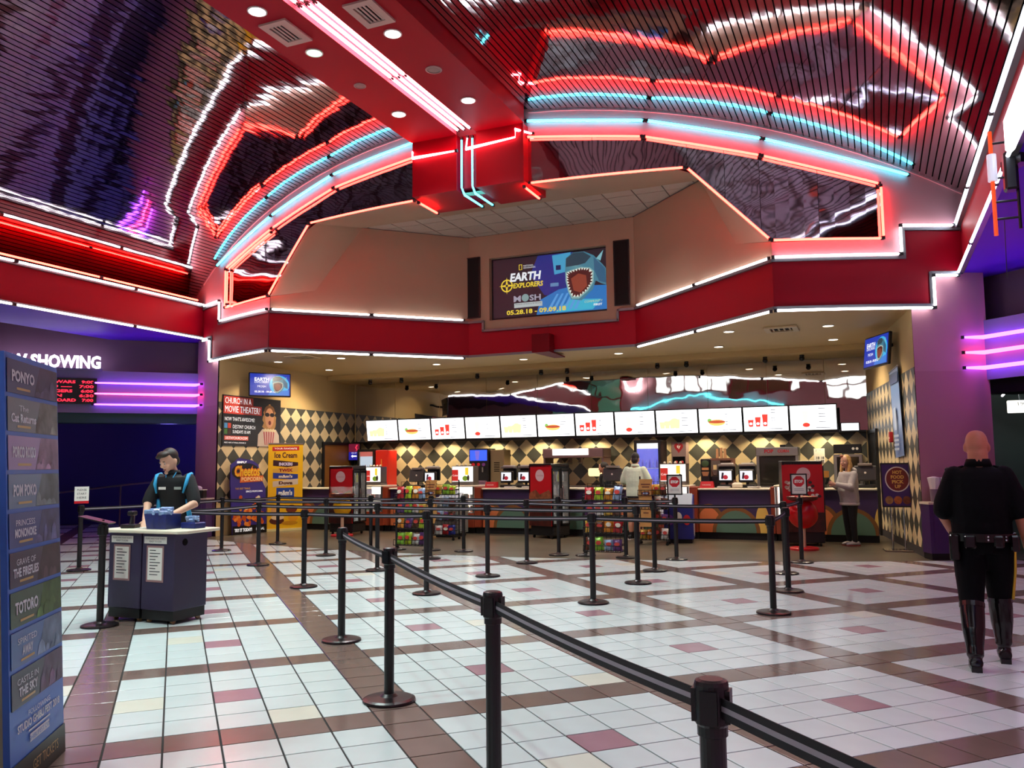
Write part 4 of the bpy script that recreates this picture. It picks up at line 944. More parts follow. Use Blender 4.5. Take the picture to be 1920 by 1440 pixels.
# ================================================================== COOLERS, RACKS, DISPLAYS
m_coke = M('cola_red', srgb(198, 16, 28), .35); m_cola = M('cola_brown', srgb(72, 22, 14), .4, noise=(9, .5)); m_disc = M('disc_pink', srgb(226, 190, 192), .4); m_bronzeprint = M('splash_tan', srgb(150, 84, 52), .4, noise=(12, .6))
m_coolint = EM('cooler_light', (.82, .9, .88), .75); m_coolblk = M('cooler_black', srgb(16, 15, 16), .35)
m_btl = [M('bottle_%d' % i, c, .25, emit=.12) for i, c in enumerate([srgb(200, 205, 205), srgb(120, 130, 140), srgb(60, 20, 14), srgb(200, 190, 60), srgb(150, 165, 170)])]
def cooler(x, y, rz, label, popcorn=False, h=1.57, w_=.62, d=.6):
    t = thing('drinks_cooler', label, 'cooler', (x, y, 0), rz)
    # local: print side faces -y, glass doors face +x
    b = MB(); b.box((0, .02, .16), (w_, d - .04, .2), ch=.01); b.build('plinth', m_coolblk, t)
    b = MB(); b.box((-w_ / 2 + .02, 0, .9), (.04, d, h - .3)); b.build('back_panel', m_coolblk, t)
    b = MB(); b.box((0, -d / 2 + .02, .9), (w_, .04, h - .3)); pr = b.build('print_panel', m_coke, t)
    b = MB(); b.box((0, d / 2 - .02, .9), (w_, .04, h - .3)); b.build('side_panel', m_coolblk, t)
    b = MB(); b.box((0, 0, h - .04), (w_, d, .08), ch=.01); b.build('top_panel', m_coolblk, t)
    b = MB(); b.box((-w_ / 2 + .05, 0, .9), (.02, d - .1, h - .34)); b.build('lit_interior', m_coolint, t)
    F = frame((0, -d / 2, 0), (1, 0, 0), (0, 0, 1)); hw = w_ / 2
    lo = [(-hw, .26)] + [(hw, .26), (hw, .95)] + [(hw - w_ * i / 10, .97 + .06 * math.sin(i * 2.1) * (1 if i % 2 else -.4)) for i in range(1, 10)] + [(-hw, .93)]
    if popcorn:
        flat('dark_base_print', F, rect(-hw, .26, hw, .62), m_cola, t, .001); flat('red_print', F, rect(-hw, .62, hw, h - .08), m_coke, t, .001)
        for i in range(26):
            xx, zz = random.uniform(-hw + .05, hw - .05), random.uniform(.9, 1.18); flat('popcorn_print', F, ell(xx, zz, .035, .03, 7), random.choice([m_paper, m_kdark, M('pop_grey', srgb(190, 160, 150), .5)]), t, .002 + i * .0001)
    else:
        flat('splash_print', F, lo, m_bronzeprint, t, .001); flat('cola_print', F, rect(-hw, .26, hw, .74), m_cola, t, .002)
    flat('disc', F, ell(0 if not popcorn else .02, h - .25, .125, .125, 28), m_disc, t, .003); text('Coca-Cola', F, .06, M('logo_mauve', srgb(196, 110, 116), .5), t, 0 if not popcorn else .02, h - .25, .005, width=.19, shear=.3)
    for z in (.3, .6, .9, 1.18):
        b = MB(); b.box((.02, 0, z), (w_ - .12, d - .1, .012)); b.build('shelf', m_steel, t)
        for k in range(4):
            yy = -d / 2 + .1 + k * (d - .2) / 3
            for xx in (w_ / 2 - .1, w_ / 2 - .24):
                b = MB(); b.lathe([(.032, z + .008), (.034, z + .14), (.014, z + .19), (.014, z + .22)], (xx, yy, 0), 8); b.build('bottle', m_btl[(k + int(z * 10)) % 5], t)
    for s in (-1, 1):
        b = MB(); y0 = s * (d / 4 - .005); hh = d / 2 - .03
        for a, c, e, f_ in ((y0 - hh / 2, y0 - hh / 2 + .025, .28, h - .1), (y0 + hh / 2 - .025, y0 + hh / 2, .28, h - .1), (y0 - hh / 2, y0 + hh / 2, .28, .31), (y0 - hh / 2, y0 + hh / 2, h - .13, h - .1)):
            b.box((w_ / 2 + .01, (a + c) / 2, (e + f_) / 2), (.03, c - a, f_ - e))
        dr = b.build('door', m_coolblk, t)
        b = MB(); b.box((w_ / 2 + .008, y0, .84), (.006, hh - .04, h - .45)); b.build('glass', m_glass, dr)
        b = MB(); b.tube([(w_ / 2 + .045, -s * .03 + s * .06, .75), (w_ / 2 + .045, -s * .03 + s * .06, 1.05)], .01, 6); b.build('handle', m_steel, dr)
    for i in range(4): b = MB(); b.box((w_ / 2 + .005, 0, .1 + i * .035), (.012, d - .1, .018)); b.build('vent_louver', M('louver_dark', srgb(40, 38, 38), .5), t)
    for sx in (-1, 1):
        for sy in (-1, 1): b = MB(); b.tube([(sx * (w_ / 2 - .07) - .012, sy * (d / 2 - .07), .035), (sx * (w_ / 2 - .07) + .012, sy * (d / 2 - .07), .035)], .035, 12); b.build('caster', m_coolblk, t)
    return t
cooler(-4.68, 16.62, .03, 'black glass-door cooler with red cola side, left near the yellow banner')
cooler(.16, 17.05, -.38, 'black glass-door cooler with red cola side in front of the middle counter', w_=.64, d=.58)
cooler(5.30, 16.86, .2, 'red cooler with popcorn print beside the woman in the hoodie', True, w_=.72, d=.58)
# ---- snack bags
bagmesh = {}
def bag_mesh(w_, h_, d, col):
    k = (w_, h_, d, col)
    if k in bagmesh: return bagmesh[k]
    b = MB(); nx, nz = 6, 7; F_ = []; B_ = []
    for j in range(nz + 1):
        for i in range(nx + 1):
            u, v = i / nx * 2 - 1, j / nz * 2 - 1
            p = max(0, (1 - abs(u) ** 3) * (1 - abs(v) ** 4)) ** .6 * d / 2
            x = u * w_ / 2 * (1 - .06 * (1 - v * v)); z = h_ / 2 + v * h_ / 2
            F_.append((x, -p + .006 * math.sin(5 * u + 3 * v), z)); B_.append((x, p, z))
    N = nx + 1; fs = []
    for j in range(nz):
        for i in range(nx):
            a = j * N + i; fs.append((a, a + 1, a + N + 1, a + N)); o = len(F_); fs.append((o + a, o + a + N, o + a + N + 1, o + a + 1))
    b.add(F_ + B_, fs); me = b.mesh('bag', True); bagmesh[k] = me; return me
bagc = {'yellow-green': srgb(176, 200, 40), 'orange': srgb(226, 140, 40), 'purple': srgb(96, 56, 112), 'silver blue': srgb(150, 170, 200), 'red': srgb(180, 30, 36), 'lime green': srgb(140, 190, 60), 'brown': srgb(90, 52, 34), 'gold': srgb(200, 160, 60), 'white': srgb(220, 215, 210), 'dark blue': srgb(40, 50, 130)}
bagm = {k: M('bag_' + k.replace(' ', '_').replace('-', '_'), v, .3, .15, noise=(14, .35)) for k, v in bagc.items()}
lblm = M('bag_label', srgb(200, 60, 50), .4); lblw = M('bag_label_white', srgb(235, 225, 205), .4)
def bag(col, od, loc, rz, where, w_=.17, h_=.2, lean=0.0, d=.07, roll=0.0):
    t = thing('snack_bag', '%s%s snack bag %s' % (od, col, where), 'snack bag', loc, rz, 'snack bags %s' % where)
    t.rotation_euler = (lean, roll, rz)
    o = bpy.data.objects.new('bag', bag_mesh(w_, h_, d, col)); COL.objects.link(o); o.parent = t
    if not o.data.materials: o.data.materials.append(bagm[col])
    F = frame((0, -d / 2 - .012, h_ * .55), (1, 0, 0), (0, 0, 1)); flat('label', F, ell(0, 0, w_ * .3, h_ * .16, 14), lblm if col not in ('red', 'orange') else lblw, t, 0, .004)
    return t
m_wire = M('wire_black', srgb(14, 14, 15), .4, .3)
def rack(x0, x1, y, label, where, ztop=1.22, post=False, cols=None, rz=0.0, sign=None):
    w_ = x1 - x0; xc = (x0 + x1) / 2
    t = thing('snack_rack', label, 'rack', (xc, y, 0), rz)
    h = w_ / 2
    if not post:
        for sx in (-1, 1):
            b = MB(); b.tube([(sx * h, .1, .06), (sx * h, .1, ztop + .1)], .014, 8); b.build('upright', m_wire, t)
            for sy in (-.2, .1): b = MB(); b.tube([(sx * h, sy - .01, .03), (sx * h, sy + .01, .03)], .03, 10); b.build('caster', m_wire, t)
            b = MB(); b.box((sx * h, -.05, .07), (.03, .34, .03)); b.build('foot', m_wire, t)
    b = MB()
    for i in range(9): b.tube([(-h + w_ * i / 8, .08, .12), (-h + w_ * i / 8, .08, ztop)], .004, 5)
    for j in range(12): b.tube([(-h, .08, .12 + (ztop - .12) * j / 11), (h, .08, .12 + (ztop - .12) * j / 11)], .004, 5)
    b.build('grid_panel', m_wire, t)
    tiers = [.1, .4, .68, .94]
    for ti_, z in enumerate(tiers):
        k = MB()
        k.tube([(-h, -.2, z + .1), (h, -.2, z + .1), (h, .07, z + .1), (-h, .07, z + .1), (-h, -.2, z + .1)], .006, 6)
        k.tube([(-h, -.2, z), (h, -.2, z), (h, .07, z), (-h, .07, z), (-h, -.2, z)], .006, 6)
        for i in range(9):
            xx = -h + w_ * i / 8; k.tube([(xx, -.2, z + .1), (xx, -.2, z), (xx, .07, z)], .0035, 5)
        k.build('basket', m_wire, t)
    if sign:
        F = frame((sign[0], -.22, 0), (1, 0, .0), (0, .05, 1)); pts = [(-.14, .35), (.1, .35)] + [(.13 + .025 * math.sin(j * 1.1), .35 + j * .15) for j in range(1, 7)] + [(-.12 + .025 * math.sin(j * 1.1), .35 + j * .15) for j in range(6, 0, -1)]
        so = flat('sign_board', F, pts, M('kraft_tan', srgb(206, 150, 84), .6, noise=(5, .12)), t, 0, .012)
        flat('sign_emblem', F, ell(0, .98, .08, .035), M('emblem_purple', srgb(120, 50, 60), .5), t, .014); flat('sign_emblem', F, ell(0, .98, .055, .018), M('emblem_blue', srgb(170, 190, 220), .5), t, .016)
        for j, (ww, zz) in enumerate(((.09, 1.14), (.07, 1.09), (.06, .82), (.05, .6))): flat('print_line', F, rect(-ww, zz, ww, zz + .022), M('print_brown', srgb(110, 60, 40), .5), t, .014)
    cs, sn = math.cos(rz), math.sin(rz)
    cols = cols or list(bagc)
    for ti_, z in enumerate(tiers):
        nm = ('bottom', 'lower middle', 'upper middle', 'top')[ti_]
        n = 4
        for i in range(n):
            col = cols[ti_][i]; dup = cols[ti_].count(col) > 1; od = ('left-hand ' if cols[ti_].index(col) == i else 'right-hand ') if dup else ''
            lx, ly = -h + w_ * (i + .5) / n, -.08 + .02 * ((i * 7) % 3)
            bag(col, od, (xc + lx * cs - ly * sn, y + lx * sn + ly * cs, z + .012), rz + random.uniform(-.2, .2), 'in the %s basket of %s' % (nm, where), w_ / n * .98, random.uniform(.17, .23), -.18 + random.uniform(-.06, .06), .07, random.uniform(-.12, .12))
    return t
C1 = [['lime green', 'yellow-green', 'white', 'purple'], ['orange', 'purple', 'brown', 'yellow-green'], ['purple', 'lime green', 'white', 'gold'], ['red', 'yellow-green', 'orange', 'silver blue']]
C3 = [['brown', 'lime green', 'silver blue', 'purple'], ['gold', 'brown', 'orange', 'red'], ['purple', 'white', 'gold', 'brown'], ['red', 'yellow-green', 'orange', 'silver blue']]
rack(-1.60, -.99, 13.78, 'black wire snack rack hung between two posts left of centre', 'the left queue rack', 1.25, True, C1)
rack(2.08, 2.72, 13.76, 'black wire snack rack hung between two posts near the white-shirted customer', 'the right queue rack', 1.22, True, C3)
C2 = [['brown', 'white', 'red', 'dark blue'], ['gold', 'silver blue', 'purple', 'brown'], ['purple', 'white', 'silver blue', 'brown'], ['lime green', 'gold', 'lime green', 'yellow-green']]
rack(-2.15, -1.5, 15.95, 'rolling wire snack rack with wavy tan sign in front of the left display case', 'the left rolling rack', 1.15, False, C2, .05, (-.2,))
C4 = [['gold', 'orange', 'brown', 'white'], ['brown', 'red', 'brown', 'purple'], ['purple', 'silver blue', 'white', 'brown'], ['gold', 'orange', 'gold', 'brown']]
rack(2.38, 2.92, 16.15, 'rolling wire snack rack with wavy tan sign right of the customer', 'the right rolling rack', 1.2, False, C4, .1, (-.12,))
# ---- ice cream chest freezers
m_frz = M('freezer_blue', srgb(30, 36, 120), .35); m_frzg = M('freezer_grey', srgb(120, 124, 118), .4)
def freezer(x, y, rz, label, body):
    t = thing('ice_cream_freezer', label, 'freezer', (x, y, 0), rz)
    b = MB(); b.prism([(-.28, -.3, .08), (-.28, .3, .08), (-.28, .3, .92), (-.28, .1, .92), (-.28, -.3, .72)], (.56, 0, 0)); b.build('body', body, t)
    b = MB(); b.prism([(-.26, -.295, .735), (-.26, .095, .935), (-.26, .095, .95), (-.26, -.295, .75)], (.52, 0, 0)); b.build('glass_lid', M('lid_glass', srgb(170, 180, 200), .08, .2), t)
    for i in range(8): b = MB(); b.box((.283, -.02, .14 + i * .035), (.008, .4, .016)); b.build('vent_louver', M('louver_light', srgb(170, 168, 176), .4), t)
    for i in range(3): F = frame((-.16 + i * .16, -.302, .45), (1, 0, 0), (0, 0, 1)); flat('print_patch', F, ell(0, .05 * (i % 2), .07, .1), m_candy[(3, 5, 0)[i]], t, .001)
    b = MB(); b.box((0, 0, .04), (.5, .5, .08)); b.build('plinth', m_kick, t)
freezer(3.0, 16.8, .15, 'blue ice cream freezer with slanted lid right of the tan sign', m_frz); freezer(-2.05, 16.75, .05, 'grey chest freezer behind the left rolling snack rack', m_frzg)
# ---- round candy display stands (plain: figures left out)
def candy_stand(x, y, label, col, h=.62, r=.26):
    t = thing('candy_stand', label, 'candy stand', (x, y, 0))
    b = MB(); b.lathe([(.24, 0), (.24, .03), (.22, .045), (.05, .05)], n=28, sx=1.05); b.build('base', m_boxred, t)
    b = MB(); b.tube([(0, 0, .04), (0, 0, h - r * .8)], .035, 12); b.build('post', M('post_tan', srgb(206, 170, 140), .5), t)
    b = MB(); b.blob((0, 0, h), (r, r * .62, r * .98), 28, 18); b.build('round_body', col, t, True)
    b = MB(); b.lathe([(.18, h + r * .9), (.26, h + r * .9 + .03), (.27, h + r * .9 + .08), (.25, h + r * .9 + .08), (.17, h + r * .9 + .02)], n=28); b.build('tray', M('tray_brown', srgb(90, 30, 24), .4), t)
    for i in range(14):
        a = 2.4 * i; rr = .03 + .014 * i; b = MB(); b.box((rr * math.cos(a), rr * math.sin(a), h + r * .9 + .07), (.09, .05, .03), a, .006); b.build('candy_pack', m_candy[(i * 3) % 8] if col.name != 'candy_red_gloss' else [m_paper, m_candy[0], M('pack_tan', srgb(206, 170, 110), .5)][i % 3], t)
    return t
candy_stand(5.39, 15.95, 'round glossy red candy stand with a tray, in front of the right cooler', M('candy_red_gloss', srgb(200, 16, 20), .12))
ts = candy_stand(-4.45, 16.08, 'round yellow candy stand with clear bowl beside the left cooler', M('candy_yellow_gloss', srgb(236, 176, 20), .2), .66, .23)
b = MB(); b.lathe([(.2, .9), (.27, 1.02), (.275, 1.1), (.27, 1.1), (.19, .92)], n=24); b.build('clear_bowl', m_glass, ts)
# ---- posters and banners on the left wall
PU = srgb
def pm(n, c, e=0.0): return M('print_' + n, c, .4, emit=e)
t = thing('church_poster', 'black poster asking CHURCH IN A MOVIE THEATER with a girl in sunglasses', 'poster'); F = frame(FL @ Vector((1.18, 2.66, .02)), FL.to_3x3() @ Vector((1, 0, 0)), (0, 0, 1))
b = MB(); b.box((0, 0, 0), (2.12, 1.19, .02), M4=F @ Matrix.Translation((0, 0, -.008))); b.build('board', pm('black', PU(20, 16, 18)), t)
flat('red_banner', F, rect(-1.04, .38, -.0, .57), pm('redorange', PU(208, 62, 46)), t, .004); flat('red_banner', F, rect(-1.04, .16, .32, .38), pm('redorange', PU(208, 62, 46)), t, .004)
wt = pm('white', PU(236, 226, 214)); text('CHURCH IN A', F, .19, wt, t, -1.0, .47, .006, width=.92, height=.14, align='LEFT'); text('MOVIE THEATER?', F, .19, wt, t, -1.0, .27, .006, width=1.24, height=.15, align='LEFT')
text("NOW THAT'S AWESOME!", F, .12, wt, t, -1.0, .04, .006, width=1.05, height=.09, align='LEFT'); text('DESTINY CHURCH', F, .1, wt, t, -.72, -.14, .006, width=.8, height=.085, align='LEFT'); text('SUNDAYS 10 AM', F, .1, wt, t, -.72, -.26, .006, width=.62, height=.075, align='LEFT')
for (x, y, c) in ((-.95, -.12, PU(80, 150, 210)), (-.83, -.12, PU(210, 70, 50)), (-.95, -.26, PU(70, 120, 50)), (-.83, -.26, PU(70, 40, 30))): flat('logo_square', F, rect(x - .055, y - .06, x + .055, y + .06), pm('sq%d' % (x * 100 + y * 1000), c), t, .004)
flat('web_band', F, rect(-1.0, -.46, -.16, -.36), pm('salmon', PU(222, 92, 74)), t, .004); text('DESTINYCHURCH.COM', F, .08, wt, t, -.96, -.41, .006, width=.76, height=.06, align='LEFT'); text('MEETS HERE AT REGAL AVENUES 20', F, .06, wt, t, -1.0, -.52, .006, width=.75, height=.03, align='LEFT')
hair, skin = pm('hair', PU(190, 140, 80)), pm('skin', PU(222, 160, 120))
flat('hair_print', F, [(.62 + (.25 + .05 * math.sin(q * 2.7)) * math.cos(q * PI / 15), .06 + (.37 + .06 * math.sin(q * 1.9)) * math.sin(q * PI / 15)) for q in range(30)], hair, t, .003); flat('hair_shade', F, ell(.62, .3, .2, .14), pm('hair2', PU(120, 80, 44)), t, .0035); flat('dress_print', F, [(.18, -.59), (.2, -.3), (.36, -.16), (.88, -.16), (1.0, -.3), (1.03, -.59)], pm('dress', PU(230, 210, 195)), t, .004); flat('face_print', F, ell(.62, .12, .17, .25), skin, t, .005); flat('glasses_print', F, ell(.53, .2, .09, .05), pm('ink', PU(24, 18, 18)), t, .007); flat('glasses_print', F, ell(.72, .2, .09, .05), pm('ink', PU(24, 18, 18)), t, .007); flat('mouth_print', F, ell(.63, .0, .05, .055), pm('mouth', PU(120, 30, 30)), t, .007)
flat('bucket_print', F, [(.44, -.55), (.78, -.55), (.84, -.22), (.38, -.22)], pm('bucketw', PU(235, 200, 190)), t, .007)
for i in range(5): flat('bucket_stripe', F, [(.45 + i * .07, -.55), (.48 + i * .07, -.55), (.43 + i * .095, -.22), (.39 + i * .095, -.22)], pm('bstripe', PU(190, 70, 80)), t, .009)
for i in range(9): flat('popcorn_print', F, ell(.42 + i * .05, -.2 + .02 * (i % 2), .04, .035, 9), pm('popw', PU(245, 230, 190)), t, .009)
# Cheetos standee
t = thing('cheetos_standee', 'purple Cheetos popcorn standee leaning by the left wall', 'standee'); A, B_ = Vector((-7.12, 15.50, 0)), Vector((-6.98, 16.56, 0)); F = frame((A + B_) / 2, (B_ - A), (-.03, 0, 1)); w_ = (B_ - A).length
out = [(-w_ / 2 + .04, 0), (w_ / 2, 0), (w_ / 2 - .02, 1.05), (w_ / 2 - .2, 1.35), (w_ / 2 - .24, 1.62), (w_ / 2 - .42, 1.72), (-w_ / 2 + .25, 1.78), (-w_ / 2, 1.62), (-w_ / 2 - .02, 1.2)]
flat('board', F, out, pm('cpurple', PU(58, 44, 132)), t, 0, .03); flat('base_band', F, rect(-w_ / 2 + .04, 0, w_ / 2, .2), pm('black', PU(20, 16, 18)), t, .032)
ylw = pm('cyellow', PU(246, 190, 30)); org = pm('corange', PU(226, 104, 30)); blk = pm('ink', PU(24, 18, 18))
flat('logo_patch', F, ell(-.1, 1.46, .42, .2), blk, t, .033); text('Cheetos', F, .3, org, t, -.06, 1.47, .036, width=.78, height=.27, bold=.03, shear=.1); text('Cheetos', F, .3, ylw, t, -.06, 1.47, .040, width=.76, height=.25, bold=.008, shear=.1)
flat('popcorn_patch', F, [(-.28, 1.2), (.42, 1.22), (.44, 1.36), (-.26, 1.34)], org, t, .036); text('POPCORN', F, .12, pm('cpale', PU(250, 200, 140)), t, .08, 1.28, .04, width=.64, height=.1, bold=.006); text('SIMPLY', F, .07, wt, t, -.22, 1.68, .036, width=.3, height=.05, bold=.003)
text('THE BEST THING', F, .08, ylw, t, -.42, 1.06, .034, width=.45, height=.045, align='LEFT'); text('SINCE POPCORN', F, .08, wt, t, -.1, .99, .034, width=.5, height=.04, align='LEFT')
for i in range(70):
    x, y = random.uniform(-.46, .46), random.uniform(.22, .5) if i < 45 else random.uniform(.5, .86)
    if i >= 45: x = random.uniform(-.3, .35)
    flat('popcorn_print', F, ell(x, y, random.uniform(.04, .07), random.uniform(.035, .06), 9), [org, pm('cor2', PU(236, 140, 50)), pm('cor3', PU(206, 84, 20)), pm('popw', PU(245, 230, 190))][i % 3 if i < 45 else (3 if i % 3 == 0 else i % 3)], t, .033 + i * .0001)
text('TRY IT TODAY!', F, .12, wt, t, -.44, .1, .036, width=.52, height=.08, align='LEFT', bold=.004); text('REGAL', F, .1, wt, t, .2, .1, .036, width=.26, height=.06, align='LEFT')
b = MB(); b.prism([F @ Vector((-.05, 0, -.01)), F @ Vector((.05, 0, -.01)), F @ Vector((.05, 1.0, -.01)), F @ Vector((-.05, 1.0, -.01))], (-.04, .0, 0)); b.build('easel_back', pm('card', PU(150, 130, 110)), t)
# Ice Cream banner
t = thing('ice_cream_banner', 'yellow roll-up Ice Cream banner beside the purple standee', 'banner'); A, B_ = Vector((-7.0, 16.72, 0)), Vector((-6.56, 17.32, 0)); F = frame((A + B_) / 2 + Vector((0, 0, .03)), (B_ - A), (0, 0, 1)); w_ = .86; hw = w_ / 2
flat('banner_sheet', F, rect(-hw, 0, hw, 2.1), pm('iyellow', PU(240, 186, 24)), t, 0, .004); b = MB(); b.box((0, 0, 0), (w_ + .04, .06, .12), M4=F @ Matrix.Translation((0, .0, 0))); b.build('base_bar', pm('ibase', PU(240, 226, 160)), t); b = MB(); b.box((0, 0, 0), (w_, .03, .03), M4=F @ Matrix.Translation((0, 2.1, 0))); b.build('top_rail', m_steel, t)
flat('red_ribbon', F, [(-.33, 1.92), (.33, 1.94), (.33, 2.04), (-.33, 2.02)], pm('ired', PU(196, 40, 30)), t, .006); text('YOUR FAVORITE', F, .07, wt, t, 0, 1.98, .008, width=.56, height=.04); text('Ice Cream', F, .16, pm('iplum', PU(70, 30, 40)), t, 0, 1.82, .008, width=.56, height=.14, bold=.004)
bars = [(1.6, -.03, PU(60, 30, 40), 'SNICKERS', PU(220, 210, 240)), (1.45, .04, PU(220, 170, 70), 'TWIX', PU(160, 40, 40)), (1.3, -.02, PU(40, 60, 150), "m&m's", PU(230, 220, 200)), (1.14, .03, PU(214, 196, 176), 'Dove', PU(80, 40, 30)), (.9, .0, PU(34, 70, 160), "m&m's", PU(240, 240, 240))]
for k, (z, tilt, c, s_, c2) in enumerate(bars):
    hgt = .07 if k < 4 else .12; ln = .31 if k < 4 else .22
    flat('bar_picture', F, [(-ln, z - hgt - tilt), (ln, z - hgt + tilt), (ln, z + hgt + tilt), (-ln, z + hgt - tilt)], pm('bar%d' % k, c), t, .006 + k * .0004); text(s_, F, .1, pm('bart%d' % k, c2), t, 0, z, .010 + k * .0004, width=.34, height=hgt * 1.1, bold=.005)
for k, (x, z, rx, rz_, c) in enumerate([(-.25, .45, .1, .16, PU(226, 170, 100)), (-.2, .22, .18, .09, PU(90, 40, 24)), (-.18, .3, .16, .06, PU(240, 214, 170)), (.16, .5, .14, .1, PU(120, 50, 24)), (.2, .3, .12, .12, PU(236, 160, 30)), (.12, .16, .2, .05, PU(200, 140, 20))]): flat('treat_picture', F, ell(x, z, rx, rz_), pm('treat%d' % k, c), t, .006 + k * .0005)
def shark(F, t, ox, oz, k, z, cx=.85, cz=5.75):
    """open-mouthed shark picture; k scales it about (cx, cz) which lands on (cx+ox, cz+oz)"""
    T = lambda P: [((x - cx) * k + cx + ox, (y - cz) * k + cz + oz) for x, y in P]
    c = lambda n, col, e=1.0: EM('scr_' + n, srgb(*col), e)
    flat('shark_body', F, T([(.36, 5.88), (.38, 6.2), (.55, 6.31), (.82, 6.31), (1.04, 6.2), (1.25, 5.97), (1.32, 5.88), (1.32, 5.5), (1.2, 5.55), (1.08, 5.62), (1.01, 5.43), (.74, 5.2), (.49, 5.25), (.4, 5.52)]), c('shark', (62, 120, 140)), t, z)
    flat('shark_flank', F, T([(1.04, 6.16), (1.3, 5.88), (1.32, 5.55), (1.16, 5.6), (1.05, 5.86)]), c('flank', (40, 88, 120)), t, z + .001)
    flat('shark_snout', F, T([(.38, 6.0), (.39, 6.19), (.55, 6.3), (.8, 6.3), (.98, 6.18), (.84, 6.04), (.6, 6.0)]), c('shark2', (36, 60, 74)), t, z + .002)
    for q in range(3): flat('snout_fold', F, T([(.4, 5.99 - q * .022), (.62, 6.01 - q * .02), (.8, 5.99 - q * .02), (.62, 6.0 - q * .02)]), c('fold', (110, 160, 160)), t, z + .003)
    flat('shark_fin', F, T([(1.1, 6.12), (1.27, 6.3), (1.2, 6.06)]), c('shark3', (120, 175, 185)), t, z + .002)
    mo = [(.40, 5.86), (.52, 5.9), (.74, 5.94), (.93, 5.91), (1.01, 5.83), (1.0, 5.6), (.88, 5.43), (.69, 5.29), (.53, 5.3), (.45, 5.46), (.40, 5.68)]
    mx, mz = .71, 5.62
    flat('shark_jaw', F, T([((x - mx) * 1.1 + mx, (y - mz) * 1.1 + mz - .01) for x, y in mo]), c('lip', (128, 170, 168)), t, z + .003)
    flat('shark_mouth', F, T(mo), c('mouth', (70, 24, 22)), t, z + .004)
    flat('shark_throat', F, T([(.5, 5.72), (.68, 5.82), (.86, 5.76), (.88, 5.52), (.72, 5.38), (.56, 5.44)]), c('throat', (132, 58, 40)), t, z + .005)
    for i in range(len(mo)):
        (x0, y0), (x1, y1) = mo[i], mo[(i + 1) % len(mo)]
        n = max(1, int(math.hypot(x1 - x0, y1 - y0) / .06))
        for j in range(n):
            x, y = x0 + (x1 - x0) * (j + .5) / n, y0 + (y1 - y0) * (j + .5) / n; dx_, dy_ = (x1 - x0) / n * .4, (y1 - y0) / n * .4
            flat('tooth', F, T([(x - dx_, y - dy_), (x + dx_, y + dy_), (x + (mx - x) * .16, y + (mz - y) * .16)]), c('tooth', (222, 226, 214)), t, z + .006)
# ---- televisions
def tv(O, R, U, w_, h_, label, arm):
    t = thing('television', label, 'television'); F = frame(O, R, U)
    b = MB(); b.box((0, 0, 0), (w_, h_, .06), ch=.012, M4=F @ Matrix.Translation((0, 0, -.032))); b.build('casing', m_pblack, t)
    flat('panel', F, rect(-w_ / 2 + .025, -h_ / 2 + .03, w_ / 2 - .025, h_ / 2 - .025), EM('tv_blue', srgb(20, 50, 170), 1.1), t, .001)
    flat('shark_glow', F, ell(w_ * .22, 0, w_ * .24, h_ * .4), EM('tv_cyan', srgb(50, 170, 220), 1.1), t, .003); shark(F, t, w_ * .24 - .85, -5.75, .38, .006); flat('sea_print', F, [(-w_ * .05, -h_ * .44), (w_ * .45, -h_ * .44), (w_ * .45, -h_ * .2), (0, -h_ * .3)], EM('tv_sea', srgb(40, 120, 210), 1.0), t, .004)
    wm_ = EM('tv_white', (.95, .97, 1), 1.2); text('EARTH', F, .12, wm_, t, -w_ * .2, h_ * .22, .007, width=w_ * .34, bold=.003); text('EXPLORERS', F, .08, wm_, t, -w_ * .2, h_ * .1, .007, width=w_ * .34); text('MOSH', F, .08, wm_, t, -w_ * .2, -h_ * .08, .007, width=w_ * .2); text('05.28.18 - 09.09.18', F, .08, wm_, t, -w_ * .12, -h_ * .3, .007, width=w_ * .5, bold=.002)
    Bk = F @ Vector((0, 0, -.07)); b = MB(); b.tube([Bk, Vector(arm)], .03, 8); b.build('wall_arm', m_pblack, t); b = MB(); b.box((0, 0, 0), (.24, .24, .05), M4=F @ Matrix.Translation((0, 0, -.085))); b.build('bracket', m_pblack, t)
tv((-6.75, 16.35, 3.54), (.62, .78, 0), (-.06, .05, 1), 1.0, .58, 'wall television tilted above the church poster', (-7.25, 16.5, 3.6))
tv((6.72, 16.9, 3.58), (.42, -.91, 0), (.1, .06, 1), 1.0, .6, 'wall television tilted on the right wall', (7.1, 17.2, 3.75))
# ---- blue banner, alarm, hot food sign on the right
t = thing('hanging_banner', 'pale blue hanging banner on the right checkered wall', 'banner'); F = FR @ Matrix.Translation((4.2, 2.4, .05)); mbl = M('banner_blue', srgb(120, 150, 206), .3)
b = MB(); pts = [(-.46, .78), (.42, .82), (.46, -.76), (-.4, -.8)]; b.prism([F @ Vector((x, y, .02 * math.sin(y * 3))) for x, y in pts], F.to_3x3() @ Vector((0, 0, .006))); b.build('banner_sheet', mbl, t); b = MB(); b.tube([F @ Vector((-.48, .79, .02)), F @ Vector((.44, .83, .02))], .015, 8); b.build('top_rod', m_steel, t)
flat('white_streak', F, [(-.15, .1), (.05, .12), (.08, -.3), (-.1, -.3)], M('streak', srgb(190, 206, 232), .4), t, .03)
for i in range(4): flat('print_line', F, rect(-.25, -.42 - i * .08, .25, -.38 - i * .08), M('streak', srgb(190, 206, 232), .4), t, .03)
flat('dark_top', F, rect(-.44, .55, .42, .74), M('banner_navy', srgb(60, 76, 120), .4), t, .03)
